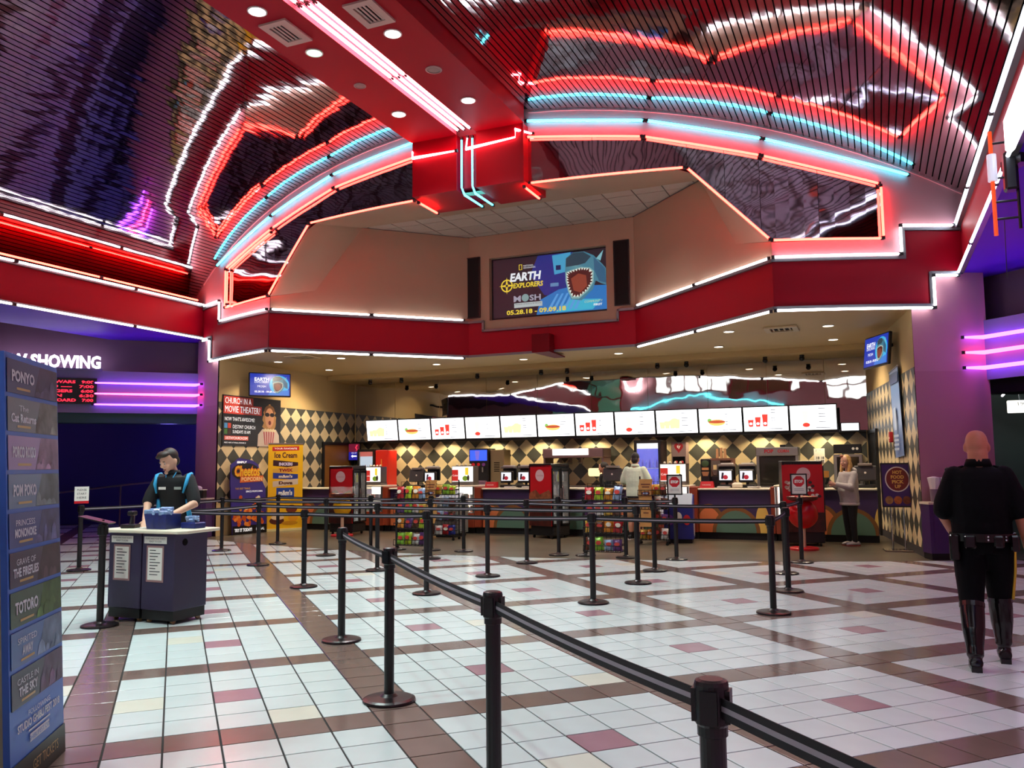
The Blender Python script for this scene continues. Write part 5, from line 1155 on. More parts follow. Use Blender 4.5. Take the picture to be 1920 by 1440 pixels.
t = thing('fire_alarm', 'small red fire alarm box on the right checkered wall', 'alarm'); F = FR @ Matrix.Translation((3.35, 2.0, 0)); b = MB(); b.box((0, 0, 0), (.14, .2, .06), ch=.01, M4=F @ Matrix.Translation((0, 0, .04))); b.build('box', mr, t); flat('white_bar', F, rect(-.04, -.03, .04, 0), m_paper, t, .072)
t = thing('food_sign', 'purple HOT FOOD PICK UP sign on a chrome stand', 'sign', (6.93, 16.2, 0), .12); F = frame((0, -.02, 1.13), (1, 0, 0), (0, 0.08, 1)); m_chr = M('chrome', srgb(190, 186, 184), .15, 1.0)
b = MB(); b.box((0, 0, 0), (.46, .74, .02), M4=F); b.build('board', M('sign_purple', srgb(64, 34, 110), .4), t)
b = MB()
for c, d_ in (((0, .37, .004), (.48, .025, .03)), ((0, -.37, .004), (.48, .025, .03)), ((.235, 0, .004), (.02, .75, .03)), ((-.235, 0, .004), (.02, .75, .03))): b.box(c, d_, M4=F @ Matrix.Translation(c))
b.build('frame', m_pblack, t)
flat('white_ring', F, ell(.02, .1, .2, .22, 28), m_paper, t, .012); flat('brown_disc', F, ell(.02, .1, .18, .2, 28), M('sign_maroon', srgb(120, 34, 30), .4), t, .014)
for i, s_ in enumerate(('HOT', 'FOOD', 'PICK', 'UP')): text(s_, F, .1, M('sign_gold', srgb(240, 190, 90), .4), t, .02, .22 - i * .082, .016, width=(.15, .21, .19, .1)[i], height=.062, bold=.004)
for i in range(3): flat('food_picture', F, ell(-.13 + .14 * i, -.26, .065, .07), M('food_%d' % i, (srgb(170, 120, 70), srgb(190, 100, 40), srgb(140, 70, 40))[i], .5, noise=(20, .4)), t, .014)
for x in (-.1, .1): b = MB(); b.tube([(x, 0, .02), (x, 0, .8)], .014, 8); b.build('leg', m_chr, t)
b = MB(); b.box((0, 0, .012), (.5, .34, .024), ch=.006); b.build('base', m_chr, t)
# ---- straw cabinet by the right pillar
t = thing('condiment_cabinet', 'purple condiment cabinet against the right pillar', 'cabinet'); F = frame((7.36, 14.84, 0), (.93, .36, 0), (0, 0, 1))
def fb(F, x0, x1, y0, y1, z0, z1): return MB().box((0, 0, 0), (x1 - x0, y1 - y0, z1 - z0), M4=F @ Matrix.Translation(((x0 + x1) / 2, (y0 + y1) / 2, (z0 + z1) / 2)))
fb(F, 0, 1.0, .1, .86, -.3, .0).build('body', M('cabinet_purple', srgb(64, 36, 92), .4), t); fb(F, .02, .98, 0, .1, -.3, -.03).build('toe_kick', m_kick, t); fb(F, -.02, 1.02, .86, .895, -.3, .03).build('worktop', m_top, t); d_ = fb(F, .06, .94, .16, .82, 0, .012).build('door', MATS['cabinet_purple'], t); fb(F, .3, .6, .74, .76, .02, .04).build('handle', m_chr, d_)
for i in range(4):
    c = F @ Vector((.16 + i * .2, .895, -.14)); t = thing('straw_holder', 'grey straw cup on the condiment cabinet, %s from the left' % ('first', 'second', 'third', 'fourth')[i], 'cup', c); b = MB(); b.lathe([(.06, 0), (.07, .2), (.06, .2)], n=14); b.build('cup', M('cup_grey', srgb(120, 104, 116), .4), t)
    b = MB(); b.lathe([(.06, .16), (.1, .38), (.02, .4)], n=9); b.build('straw_bundle', m_paper, t)
# ---- big alcove screen and its speakers
m_sdark = EM('scr_dark', srgb(46, 34, 48), .55); xs0, xs1 = sc0 + .05, sc1 - .03
t = thing('video_screen', 'large video screen in the alcove showing a shark and EARTH EXPLORERS', 'screen'); F = frame((0, yb + .12, 0), (1, 0, 0), (0, 0, 1)); sg = lambda n, c, e=1.0: EM('scr_' + n, srgb(*c), e)
b = MB(); b.box((-.06, yb + .16, 5.63), (2.8, .06, 1.44)); b.build('casing', m_pblack, t)
flat('panel', F, rect(xs0, 4.96, xs1, 6.33), m_sdark, t, .001)
flat('blue_lab', F, [(-.3, 6.33), (.55, 6.33), (.5, 5.3), (-.15, 5.4), (-.5, 5.9)], sg('lab', (24, 40, 120)), t, .003); flat('blue_lab', F, [(.05, 6.3), (.5, 6.33), (.46, 5.9), (.1, 5.85)], sg('lab2', (60, 150, 190)), t, .005); flat('lab_box', F, rect(.14, 5.95, .26, 6.06), sg('lab3', (20, 30, 80)), t, .007); flat('lab_box', F, rect(.0, 5.58, .2, 5.66), sg('lab4', (90, 130, 170)), t, .007)
flat('sea', F, [(-.35, 4.96), (xs1, 4.96), (xs1, 5.5), (.6, 5.55), (.2, 5.5), (-.25, 5.3)], sg('sea', (30, 110, 180)), t, .004); flat('sea_light', F, [(.1, 4.98), (1.0, 4.98), (1.2, 5.2), (.5, 5.25)], sg('sea2', (50, 170, 200)), t, .005)
for i in range(6): flat('sea_streak', F, [(-.1 + i * .13, 5.02), (-.02 + i * .13, 5.02), (.2 + i * .12, 5.4), (.15 + i * .12, 5.4)], sg('sea3', (80, 150, 210)), t, .006)
shark(F, t, 0, 0, 1.0, .007)
wh = sg('white', (225, 230, 235)); yl = sg('yellow', (226, 200, 60))
text('EARTH', F, .3, wh, t, -.62, 5.88, .02, width=.78, height=.2, bold=.012, shear=.15); text('EXPLORERS', F, .2, yl, t, -.55, 5.68, .02, width=.74, height=.12, bold=.006, shear=.1)
for rr in (.15, .12): flat('compass', F, ell(-1.08, 5.7, rr, rr, 24), yl if rr > .13 else m_sdark, t, .008 + (.15 - rr) * .03)
for a in range(4): flat('compass_point', F, [(-1.08 + .2 * math.cos(a * PI / 2), 5.7 + .2 * math.sin(a * PI / 2)), (-1.08 + .04 * math.cos(a * PI / 2 + .8), 5.7 + .04 * math.sin(a * PI / 2 + .8)), (-1.08 + .04 * math.cos(a * PI / 2 - .8), 5.7 + .04 * math.sin(a * PI / 2 - .8))], yl, t, .011)
text('NATIONAL', F, .07, wh, t, -.66, 6.13, .012, width=.25, height=.035, align='LEFT'); text('GEOGRAPHIC', F, .07, wh, t, -.66, 6.08, .012, width=.3, height=.035, align='LEFT')
for r_ in (rect(-.77, 6.04, -.755, 6.17), rect(-.705, 6.04, -.69, 6.17), rect(-.77, 6.04, -.69, 6.052), rect(-.77, 6.158, -.69, 6.17)): flat('yellow_border', F, r_, yl, t, .012)
gy = sg('grey', (150, 150, 165)); text('M', F, .2, gy, t, -.82, 5.37, .012, width=.18, height=.14, bold=.006); flat('globe', F, ell(-.62, 5.38, .09, .09), sg('globe', (120, 150, 150)), t, .010); text('SH', F, .2, gy, t, -.37, 5.37, .012, width=.28, height=.14, bold=.006)
flat('caption_band', F, rect(-.9, 5.16, -.2, 5.27), sg('cap', (170, 180, 180)), t, .010); text('Museum of Science & History', F, .06, m_sdark, t, -.55, 5.235, .012, width=.64, height=.04); text('05.28.18 - 09.09.18', F, .2, yl, t, -.36, 5.06, .012, width=1.46, height=.11, bold=.006)
text('COMMUNITY', F, .08, sg('lime', (190, 200, 150)), t, 1.02, 5.16, .013, width=.42, height=.05); text('FIRST', F, .08, wh, t, 1.12, 5.08, .013, width=.2, height=.05, bold=.003)
for x0, x1, nm in ((-2.05, -1.72, 'left'), (1.55, 1.88, 'right')):
    t = thing('speaker_panel', 'tall black speaker panel on the %s of the alcove screen' % nm, 'speaker'); z0, z1 = 4.99, 6.42
    b = MB(); b.box(((x0 + x1) / 2, yb - .015, (z0 + z1) / 2), (x1 - x0, .03, z1 - z0)); b.build('grille', M('speaker_cloth', srgb(10, 8, 10), .9, bump=(300, .002)), t)
    b = MB()
    for c, d_ in ((((x0 + x1) / 2, yb - .02, z0), (x1 - x0 + .02, .04, .02)), (((x0 + x1) / 2, yb - .02, z1), (x1 - x0 + .02, .04, .02)), ((x0, yb - .02, (z0 + z1) / 2), (.02, .04, z1 - z0)), ((x1, yb - .02, (z0 + z1) / 2), (.02, .04, z1 - z0))): b.box(c, d_)
    b.build('frame', m_pblack, t)
# ---- NOW SHOWING sign and times board on the left bulkhead
pL = Vector((-8.36, 15.67, 0)); FB = frame(pL + Vector((.004, -.004, 0)), (.70711, .70711, 0), (0, 0, 1))
t = thing('lit_letters', 'glowing white NOW SHOWING letters on the left bulkhead', 'sign')
text('NOW SHOWING', FB, .4, EM('letters_glow', (.85, .75, 1.0), 6), t, -2.14 - 1.15, 4.02, .02, width=2.3, height=.3, bold=.012, ext=.03); fb(FB, -3.4, -2.1, 3.835, 3.87, -.02, .06).build('letter_rail', m_band, t)
t = thing('showtimes_board', 'red LED showtimes board beside the violet neon lines', 'board'); fb(FB, -3.5, -2.2, 3.05, 3.64, 0, .08).build('casing', m_pblack, t); lr = EM('led_red', (1, .02, .05), 2.2)
for i, s_ in enumerate(('STAR WARS   9:00', 'SOLO ----   7:00', 'AVENGERS    6:00', 'R MAN       6:30', 'OVERBOARD   7:00')): text(s_, FB, .1, lr, t, -2.85, 3.55 - i * .105, .084, width=1.18, height=.07, bold=.003)
# exit lightbox and white neon in the right corridor
t = thing('exit_lightbox', 'small white lit sign in the dark right corridor', 'sign', (9.25, 19.0, 2.58)); b = MB(); b.box((0, 0, 0), (.42, .12, .24), ch=.01); b.build('lit_face', EM('exit_face', (1, .97, .85), 2.2), t); F = frame((0, -.061, 0), (1, 0, 0), (0, 0, 1)); text('19', F, .1, m_inkd, t, 0, .05, .003, width=.1); b = MB(); b.tube([(0, 0, .12), (0, 0, .3)], .015, 6); b.build('hanger', m_pblack, t)
neon([[(8.85, 17.0, 2.82), (9.0, 19.3, 2.82)]], N_W, 'white neon strip at the corridor ceiling on the right', .02)
# hanging lamp fixture on the right fascia
t = thing('stage_light', 'black stage light rig with orange tube on the right fascia', 'stage light', (7.90, 9.75, 4.38)); b = MB(); b.tube([(-.02, 0, -.55), (-.02, 0, .55)], .02, 8); b.build('orange_tube', M('tube_orange', srgb(236, 84, 40), .3, emit=.8), t); b = MB(); b.tube([(-.02, -.01, .02), (-.02, -.01, .3)], .045, 12); b.build('lamp_can', M('can_white', srgb(225, 225, 240), .3, emit=.6), t)
for z in (.42, .05, -.2, -.38): b = MB(); b.tube([(-.02, 0, z), (.2, 0, z), (.2, 0, z - .08)], .012, 6); b.build('clamp', m_pblack, t)
b = MB(); b.box((.14, 0, .1), (.12, .16, .4), ch=.02); b.build('power_box', m_pblack, t); b = MB(); b.tube([(.2, 0, .5), (.2, 0, -.5)], .015, 8); b.build('rail', m_pblack, t); b = MB(); b.box((.2, .02, .2), (.12, .3, .1), .5); b.build('yoke', m_pblack, t); b = MB(); b.tube([(.06, 0, -.4), (.05, 0, -1.0)], .004, 5); b.build('cable', m_pblack, t)
t = thing('lit_sign', 'overexposed white lit sign above the stage light rig', 'sign', (7.92, 8.0, 4.55)); b = MB(); b.box((0, 0, 0), (.08, 1.7, .34), ch=.03); b.build('glowing_face', EM('sign_glow', (1, .98, 1), 5), t, True); b = MB(); b.tube([(.06, 0, 0), (.2, 0, 0)], .04, 8); b.build('mount', m_pblack, t)
# ================================================================== QUEUE POSTS
m_post = M('post_black', srgb(13, 12, 14), .34); m_baserefl = M('post_base', srgb(26, 21, 22), .3); m_belt = M('belt_black', srgb(15, 13, 18), .7); m_stripe = M('belt_stripe', srgb(150, 140, 150), .6)  # base material: brownish reflection put into the black colour
_b = MB(); _b.lathe([(.17, 0), (.175, .006), (.172, .018), (.15, .026), (.06, .034), (.04, .05)], n=32); base_me = _b.mesh('base'); base_me.materials.append(m_baserefl)
_b = MB(); _b.lathe([(.033, .03), (.033, .9)], n=20); pole_me = _b.mesh('pole'); pole_me.materials.append(m_post)
_b = MB(); _b.lathe([(.035, .86), (.038, .862), (.038, .885), (.043, .892), (.043, .985), (.04, .994), (.03, .998)], n=20)
for a in range(4):
    c, s_ = math.cos(a * PI / 2), math.sin(a * PI / 2); _b.box((.042 * c, .042 * s_, .935), (.012 + .03 * abs(s_), .012 + .03 * abs(c), .08))
head_me = _b.mesh('head'); head_me.materials.append(m_post)
for me_ in (pole_me, base_me):
    for p_ in me_.polygons: p_.use_smooth = False
def belt(t, p, q, sag=.012, z=.935):
    p, q = Vector((p[0], p[1], z)), Vector((q[0], q[1], z)); d = (q - p).normalized(); p, q = p + d * .04, q - d * .04; nrm = Vector((d.y, -d.x, 0)); o = Vector(t.location)
    for nm, hh, th, mt in (('belt', .025, .0016, m_belt), ('stripe', .0065, .0024, m_stripe)):
        b = MB(); n = 8
        for i in range(n):
            a, c = p.lerp(q, i / n), p.lerp(q, (i + 1) / n); a.z -= sag * 4 * (i / n) * (1 - i / n); c.z -= sag * 4 * ((i + 1) / n) * (1 - (i + 1) / n)
            for s in (-1, 1):
                b.quad(a + nrm * th * s - Vector((0, 0, hh)) - o, c + nrm * th * s - Vector((0, 0, hh)) - o, c + nrm * th * s + Vector((0, 0, hh)) - o, a + nrm * th * s + Vector((0, 0, hh)) - o)
            b.quad(a + nrm * th + Vector((0, 0, hh)) - o, c + nrm * th + Vector((0, 0, hh)) - o, c - nrm * th + Vector((0, 0, hh)) - o, a - nrm * th + Vector((0, 0, hh)) - o)
        ob = b.build(nm, mt, t if nm == 'belt' else None)
        if nm == 'belt': last = ob
        else: ob.parent = last
def stanchion(x, y, label, to=()):
    t = thing('stanchion', label, 'stanchion', (x, y, 0))
    for nm, me_ in (('base', base_me), ('pole', pole_me), ('head', head_me)): obj(nm, me_, None, t)
    for q in to: belt(t, (x, y), q)
    return t
nearl = [(2.2, 6.45), (3.62, 4.94), (5.10, 3.37), (6.24, 2.2), (7.5, .95)]
for i, nm in enumerate(('farthest post of the nearest queue line', 'second post of the nearest queue line, its round base in full view', 'third post of the nearest queue line, base cut off', 'closest post of the nearest queue line, at the bottom edge')):
    stanchion(*nearl[i], 'black belt stanchion, ' + nm, [nearl[i + 1]])
R1 = [(-2.45, 9.15), (-.23, 9.12), (1.57, 9.13), (3.67, 9.16), (5.60, 9.17)]
for i, nm in enumerate(('hidden behind the ticket podium', 'first visible of the front row, left of centre', 'second visible of the front row, below the left snack rack', 'third visible of the front row, below the right snack rack', 'right end of the front row')):
    stanchion(*R1[i], 'black belt stanchion, ' + nm, ([R1[i + 1]] if i < 4 else [(5.60, 10.77)]) + ([(-2.46, 10.9)] if i == 0 else []))
R2 = [(-2.46, 10.9), (-.26, 10.92), (1.59, 10.84), (3.73, 10.85), (5.60, 10.77)]
for i, nm in enumerate(('left end of the second row', 'second from the left in the second row', 'middle of the second row', 'fourth from the left in the second row', 'right end of the second row')):
    stanchion(*R2[i], 'black belt stanchion, ' + nm, [R2[i + 1]] if i < 3 else [])
R3 = [(-4.71, 12.56), (-2.28, 12.45), (-.27, 12.57), (1.50, 12.5), (3.63, 12.17), (5.41, 12.44)]
for i, nm in enumerate(('left end of the third row, in front of the purple standee', 'second from the left in the third row', 'third from the left in the third row', 'fourth from the left in the third row', 'fifth from the left in the third row', 'right end of the third row')):
    stanchion(*R3[i], 'black belt stanchion, ' + nm, ([R3[i + 1]] if i < 5 else [(5.51, 13.89)]) + ([(-4.61, 14.05)] if i == 0 else []))
R4 = [(-4.61, 14.05), (-2.26, 13.85), (-1.64, 13.78), (-.95, 13.84), (-.29, 13.85), (1.57, 13.77), (2.03, 13.83), (2.77, 13.72), (3.61, 13.7)]
for i, nm in enumerate(('left end of the rear row, before the yellow banner', 'second from the left in the rear row', 'left support of the left snack rack', 'right support of the left snack rack', 'right of the left snack rack', 'beside the central red cooler', 'left support of the right snack rack', 'right support of the right snack rack', 'carrying a STOP sign near the customer')):
    stanchion(*R4[i], 'black belt stanchion, ' + nm, [R4[i + 1]] if i < 8 and i not in (2, 6) else [])
stanchion(5.51, 13.89, 'black belt stanchion, carrying a STOP sign before the right cooler')
stanchion(-.47, 6.2, 'black belt stanchion, standing against the ticket podium'); stanchion(-4.67, 9.44, 'black belt stanchion, far left with a narrow white and red sign', [(-4.71, 12.56)])
m_stop = M('stop_red', srgb(200, 20, 34), .4)
def stopsign(x, y, rz, label):
    t = thing('stop_sign', label, 'sign', (x, y, 1.0), rz)
    b = MB(); b.tube([(0, 0, -.002), (0, 0, .04)], .015, 8); b.build('clip', m_post, t); F = frame((0, -.008, .2), (1, 0, 0), (0, 0, 1))
    b = MB()
    for c, d_ in (((0, .155, 0), (.24, .02, .02)), ((0, -.155, 0), (.24, .02, .02)), ((.115, 0, 0), (.02, .33, .02)), ((-.115, 0, 0), (.02, .33, .02))): b.box(c, d_, M4=F @ Matrix.Translation(c))
    b.build('frame', m_post, t); flat('sheet', F, rect(-.105, -.145, .105, .145), m_paper, t, -.004, .006)
    flat('octagon', F, [(.088 * math.cos(PI / 8 + i * PI / 4), .045 + .088 * math.sin(PI / 8 + i * PI / 4)) for i in range(8)], m_stop, t, .003); text('STOP', F, .06, m_paper, t, 0, .045, .005, width=.125, height=.05, bold=.004)
    for i in range(2): flat('print_line', F, rect(-.07, -.1 + i * .025, .07, -.092 + i * .025), m_stripe, t, .003)
stopsign(3.61, 13.7, .12, 'red STOP sign in a black frame next to the customer'); stopsign(5.51, 13.89, .05, 'red STOP sign in a black frame before the right red cooler')
t = thing('queue_sign', 'narrow white and red notice on the far left stanchion', 'sign', (-4.67, 9.44, 1.0), .9); F = frame((0, -.01, .15), (1, 0, 0), (0, 0, 1)); flat('sheet', F, rect(-.1, -.13, .1, .13), m_paper, t, -.004, .008); flat('red_band', F, rect(-.1, -.13, .1, -.09), m_stop, t, .005)
for i in range(3): text(('PLEASE', 'START', 'HERE')[i], F, .05, m_inkd, t, 0, .08 - i * .06, .006, width=.13, height=.03)
# ================================================================== TICKET PODIUM
m_pod = M('podium_purple', srgb(46, 34, 66), .45, noise=(3, .06)); m_ply = M('notice_tan', srgb(150, 110, 110), .6)
def pod(x0, x1, label):
    t = thing('podium_cabinet', label, 'cabinet'); xc = (x0 + x1) / 2
    b = MB(); b.box((xc, 6.71, .51), (x1 - x0, .46, .76), ch=.01); b.build('body', m_pod, t); b = MB(); b.box((xc, 6.71, .085), (x1 - x0 - .02, .43, .1)); b.build('toe_kick', m_kick, t)
    for x in (x0 + .06, x1 - .06):
        for y in (6.55, 6.88): b = MB(); b.tube([(x - .012, y, .028), (x + .012, y, .028)], .028, 10); b.build('caster', M('caster_brass', srgb(150, 110, 60), .4), t)
    F = frame((xc - .02, 6.478, 0), (1, 0, 0), (0, 0, 1)); flat('label_strip', F, rect(-.16, .79, .14, .86), m_paper, t, .002, .002); text('PLEASE HAVE YOUR TICKETS', F, .03, m_inkd, t, -.01, .84, .005, width=.26, height=.018); text('READY TO SCAN', F, .03, m_inkd, t, -.01, .812, .005, width=.16, height=.018)
    flat('notice_border', F, rect(-.125, .41, .105, .77), m_ply, t, .001, .002); flat('notice', F, rect(-.105, .43, .085, .75), m_paper, t, .004, .001)
    for i in range(9): flat('print_line', F, rect(-.08, .72 - i * .03, .0 + .06 * ((i * 5) % 3) / 2, .728 - i * .03), m_inkd, t, .006)
    if x1 > .1: b = MB(); b.tube([(x1 - .002, 6.62, .8), (x1 + .004, 6.62, .8)], .035, 14); b.build('cable_hole', m_dark, t)
pod(-.70, -.255, 'left purple cabinet of the ticket podium'); pod(-.24, .19, 'right purple cabinet of the ticket podium')
t = thing('podium_worktop', 'cream worktop across both podium cabinets', 'worktop'); b = MB(); b.prism([(-.8, 6.42, .892), (.28, 6.42, .892), (.34, 6.5, .892), (.3, 7.0, .892), (-.8, 7.0, .892)], (0, 0, .034)); b.build('slab', m_top, t); bevel(t.children[0], .01, 2)
m_navy = M('basket_navy', srgb(22, 34, 110), .4, noise=(30, .3)); m_wrap = M('wrapper_clear', srgb(150, 175, 215), .15, noise=(25, .4))
t = thing('glasses_basket', 'navy wire basket full of wrapped glasses on the podium', 'basket', (-.14, 6.66, .927)); b = MB(); b.prism([(-.13, -.1, 0), (.13, -.1, 0), (.15, -.12, .15), (-.15, -.12, .15)], (0, .2, 0)); b.build('basket', m_navy, t)
for i in range(16): b = MB(); b.box((random.uniform(-.11, .11), random.uniform(-.1, .07), .15 + random.uniform(0, .05)), (.13, .03, .045), random.uniform(-1, 1), .006); b.build('wrapped_glasses', m_wrap, t)
t = thing('glasses_pile', 'small tray of wrapped glasses right of the navy basket', 'tray', (.12, 6.8, .927)); b = MB(); b.box((0, 0, .03), (.2, .16, .06), ch=.01); b.build('tray', m_navy, t)
for i in range(9): b = MB(); b.box((random.uniform(-.07, .07), random.uniform(-.05, .05), .07 + random.uniform(0, .04)), (.12, .03, .04), random.uniform(-1, 1), .006); b.build('wrapped_glasses', m_wrap, t)
t = thing('ticket_scanner', 'black ticket scanner on the left of the podium', 'scanner', (-.56, 6.62, .927), .3); b = MB(); b.box((0, 0, .02), (.16, .13, .04), ch=.01); b.build('base', m_pblack, t); b = MB(); b.tube([(0, .02, .03), (0, .04, .14)], [.03, .02], 10); b.build('neck', m_pblack, t); b = MB(); b.box((0, .03, .15), (.07, .1, .05), ch=.012); b.build('scan_head', m_pblack, t)
t = thing('ticket_stubs', 'white ticket stubs under the employee hands', 'tickets', (-.36, 6.62, .927), .2)
for i in range(3): b = MB(); b.box((.02 * i, .015 * i, .003 + .003 * i), (.14, .07, .003), .3 * i); b.build('stub', m_paper, t)
t = thing('sign_tray', 'dark flat sign plate on top of the podium stanchion', 'sign', (-.47, 6.2, 1.0), .5); b = MB(); b.box((-.06, 0, .03), (.3, .2, .012), M4=Matrix.Translation((-.06, 0, .04)) @ Matrix.Rotation(.25, 4, 'Y')); b.build('plate', m_pblack, t); b = MB(); b.tube([(0, 0, -.002), (0, 0, .04)], .012, 8); b.build('clip', m_post, t)
# small table with tray behind the employee
t = thing('side_cabinet', 'plum cabinet beside the left pillar behind the employee', 'cabinet', (-7.55, 14.72, 0), .38); b = MB(); b.box((0, 0, .42), (.8, .4, .84), ch=.01); b.build('body', MATS['cabinet_purple'], t); b = MB(); b.box((0, 0, .86), (.86, .46, .035), ch=.008); b.build('worktop', M('worktop_grey', srgb(170, 150, 150), .4), t); b = MB(); b.box((0, -.205, .45), (.6, .012, .6)); b.build('door', MATS['cabinet_purple'], t)
t = thing('napkin_caddy', 'dark caddy with napkins on the plum cabinet', 'caddy', (-7.4, 14.72, .88), .38); b = MB(); b.box((0, 0, .09), (.36, .22, .18), ch=.01); b.build('box', m_pblack, t); b = MB(); b.blob((0, 0, .22), (.12, .08, .06), 10, 6); b.build('napkins', M('napkin_lilac', srgb(170, 150, 190), .6), t, True); b = MB(); b.box((0, 0, .185), (.38, .24, .012)); b.build('lid', m_paper, t)
# handrail in the left corridor
t = thing('handrail', 'grey metal handrail in the dark left corridor', 'handrail'); b = MB(); b.tube([(-13.8, 15.2, .85), (-11.2, 16.3, 1.15), (-9.0, 17.2, 1.35)], .025, 8); b.build('rail', m_steel, t)
for p_ in ((-13.4, 15.37), (-11.4, 16.22), (-9.4, 17.04)): b = MB(); b.tube([(p_[0], p_[1], 0), (p_[0], p_[1], .9 + .12 * (p_[0] + 13.4))], .02, 8); b.build('upright', m_steel, t)
# ================================================================== FILM FESTIVAL TOWER (left foreground)
t = thing('festival_tower', 'tall blue leaning film festival display board at the left edge', 'display'); V1 = Vector((2.47, 3.44, 0)); _d = Vector((3.02, 2.62, 0)) - V1; L = .74; V0 = V1 + _d.normalized() * L; Ht = 2.12
UT = Vector((-.83 * .057, -.557 * .057, 1)); mblu = pm('tower_blue', PU(66, 112, 205)); F = frame(V0, V1 - V0, UT)
b = MB(); b.prism([F @ Vector((x, y, -.002)) for x, y in rect(0, 0, L, Ht)], F.to_3x3() @ Vector((0, 0, -.03))); b.build('board', mblu, t)
b = MB(); b.prism([F @ Vector((.2, 0, -.03)), F @ Vector((.5, 0, -.03)), F @ Vector((.5, 1.5, -.03)), F @ Vector((.2, 1.5, -.03))], (-.3, -.2, 0)); b.build('rear_strut', pm('card', PU(150, 130, 110)), t)
pw = pm('tower_white', PU(225, 228, 238)); pg = pm('tower_gold', PU(200, 165, 105))
films = [('PONYO', PU(40, 44, 84), PU(66, 60, 90)), ('The Cat Returns', PU(90, 96, 104), PU(120, 124, 120)), ('PORCO ROSSO', PU(132, 110, 150), PU(150, 124, 150)), ('POM POKO', PU(84, 104, 130), PU(104, 116, 120)), ('PRINCESS MONONOKE', PU(50, 60, 110), PU(80, 80, 120)), ('GRAVE OF THE FIREFLIES', PU(50, 38, 62), PU(70, 50, 60)), ('TOTORO', PU(40, 66, 50), PU(70, 100, 50)), ('SPIRITED AWAY', PU(60, 90, 140), PU(110, 130, 160)), ('CASTLE IN THE SKY', PU(44, 46, 66), PU(90, 70, 100))]
for i, (s_, c, c2) in enumerate(films):
    z1 = 2.09 - i * .19; z0 = z1 - .168
    flat('film_strip', F, rect(.02, z0, L - .02, z1), pm('film%d' % i, tuple(min(1, v * 1.5 + .02) for v in c)), t, .001, .002); flat('film_scene', F, [(L * .5, z0), (L - .02, z0), (L - .02, z1), (L * .62, z1)], M('print_scene%d' % i, c2, .5, noise=(9, .5)), t, .0035)
    for q_ in range(4):
        cx_ = L * (.56 + .1 * q_) + random.uniform(-.02, .02); hh = random.uniform(.03, .11); ww = random.uniform(.03, .06); kk = random.uniform(.6, 2.2)
        flat('film_scene', F, [(max(cx_ - ww, .03), z0 + .003), (min(cx_ + ww, L - .025), z0 + .003), (min(cx_ + ww * .7, L - .03), z0 + hh * .7), (cx_ + ww * .1, z0 + hh), (cx_ - ww * .6, z0 + hh * .75)], M('print_scene%d%d' % (i, q_), tuple(min(1, v * kk) for v in c2), .5, noise=(14, .4)), t, .0045 + q_ * .0003)
    ws = s_.split(' '); two = len(s_) > 12
    if two:
        h_ = len(ws) // 2; text(' '.join(ws[:h_]), F, .06, pw, t, L * .3, z1 - .05, .005, width=min(.3, .025 * len(' '.join(ws[:h_])) + .05), height=.03); text(' '.join(ws[h_:]), F, .06, pw, t, L * .3, z1 - .1, .005, width=min(.33, .035 * len(' '.join(ws[h_:]))), height=.045, bold=.002)
    else: text(s_, F, .08, pw, t, L * .3, z1 - .08, .005, width=.3, height=.06, bold=.003)
    flat('date_line', F, rect(L * .18, z0 + .02, L * .42, z0 + .032), pg, t, .005)
text('FOLLOWING', F, .05, pw, t, L * .5, .345, .004, width=.3, height=.026); text('STUDIO GHIBLI FEST 2018', F, .07, pw, t, L * .5, .3, .004, width=.58, height=.04, bold=.002); flat('print_line', F, rect(L * .3, .255, L * .7, .263), pw, t, .003); flat('web_box', F, rect(L * .32, .2, L * .68, .24), pw, t, .003); text('GHIBLIFEST.COM', F, .05, mblu, t, L * .5, .22, .006, width=.32, height=.022)
flat('black_foot', F, rect(0, 0, L, .15), pm('black', PU(20, 16, 18)), t, .002, .002); text('GET TICKETS', F, .06, pg, t, L * .6, .08, .006, width=.36, height=.05)
D0 = V0 + Vector((-.17, -.1, 0)); D1 = D0 + Vector((.25, -.7, 0)); F2 = frame(D1, D0 - D1, (0, 0, 1)); L2 = (D0 - D1).length
t = thing('dark_display', 'black display panel with olive and teal discs at the far left edge', 'display'); b = MB(); b.prism([F2 @ Vector((x, y, 0)) for x, y in rect(0, 0, L2, 1.5)], F2.to_3x3() @ Vector((0, 0, -.03))); b.build('panel', pm('black', PU(20, 16, 18)), t); flat('colour_disc', F2, ell(L2 - .1, .82, .2, .2), pm('disc_olive', PU(130, 120, 50)), t, .003); flat('colour_disc', F2, ell(L2 - .06, .6, .2, .2), pm('disc_teal', PU(40, 96, 80)), t, .005)
# ================================================================== PEOPLE
def loft(mb, rings, n=20):
    """rings: (centre, half width vector, half depth vector)"""
    vs = []; fs = []
    for c, a, d in rings:
        c, a, d = Vector(c), Vector(a), Vector(d)
        for j in range(n):
            t_ = 2 * PI * j / n; vs.append(c + a * math.cos(t_) + d * math.sin(t_))
    m = len(rings)
    for i in range(m - 1):
        for j in range(n):
            p, q = i * n + j, i * n + (j + 1) % n; fs.append((p, q, q + n, p + n))
    fs.append(tuple(range(n - 1, -1, -1))); fs.append(tuple(range((m - 1) * n, m * n)))
    mb.add(vs, fs); return mb
def skinned(mb, name, mat, parent, vox=.008, smooth=3, factor=.5):
    o = mb.build(name, mat, parent)
    r = o.modifiers.new('remesh', 'REMESH'); r.mode = 'VOXEL'; r.voxel_size = vox; r.use_smooth_shade = True
    if smooth:
        s = o.modifiers.new('smooth', 'SMOOTH'); s.iterations = smooth; s.factor = factor
    return o
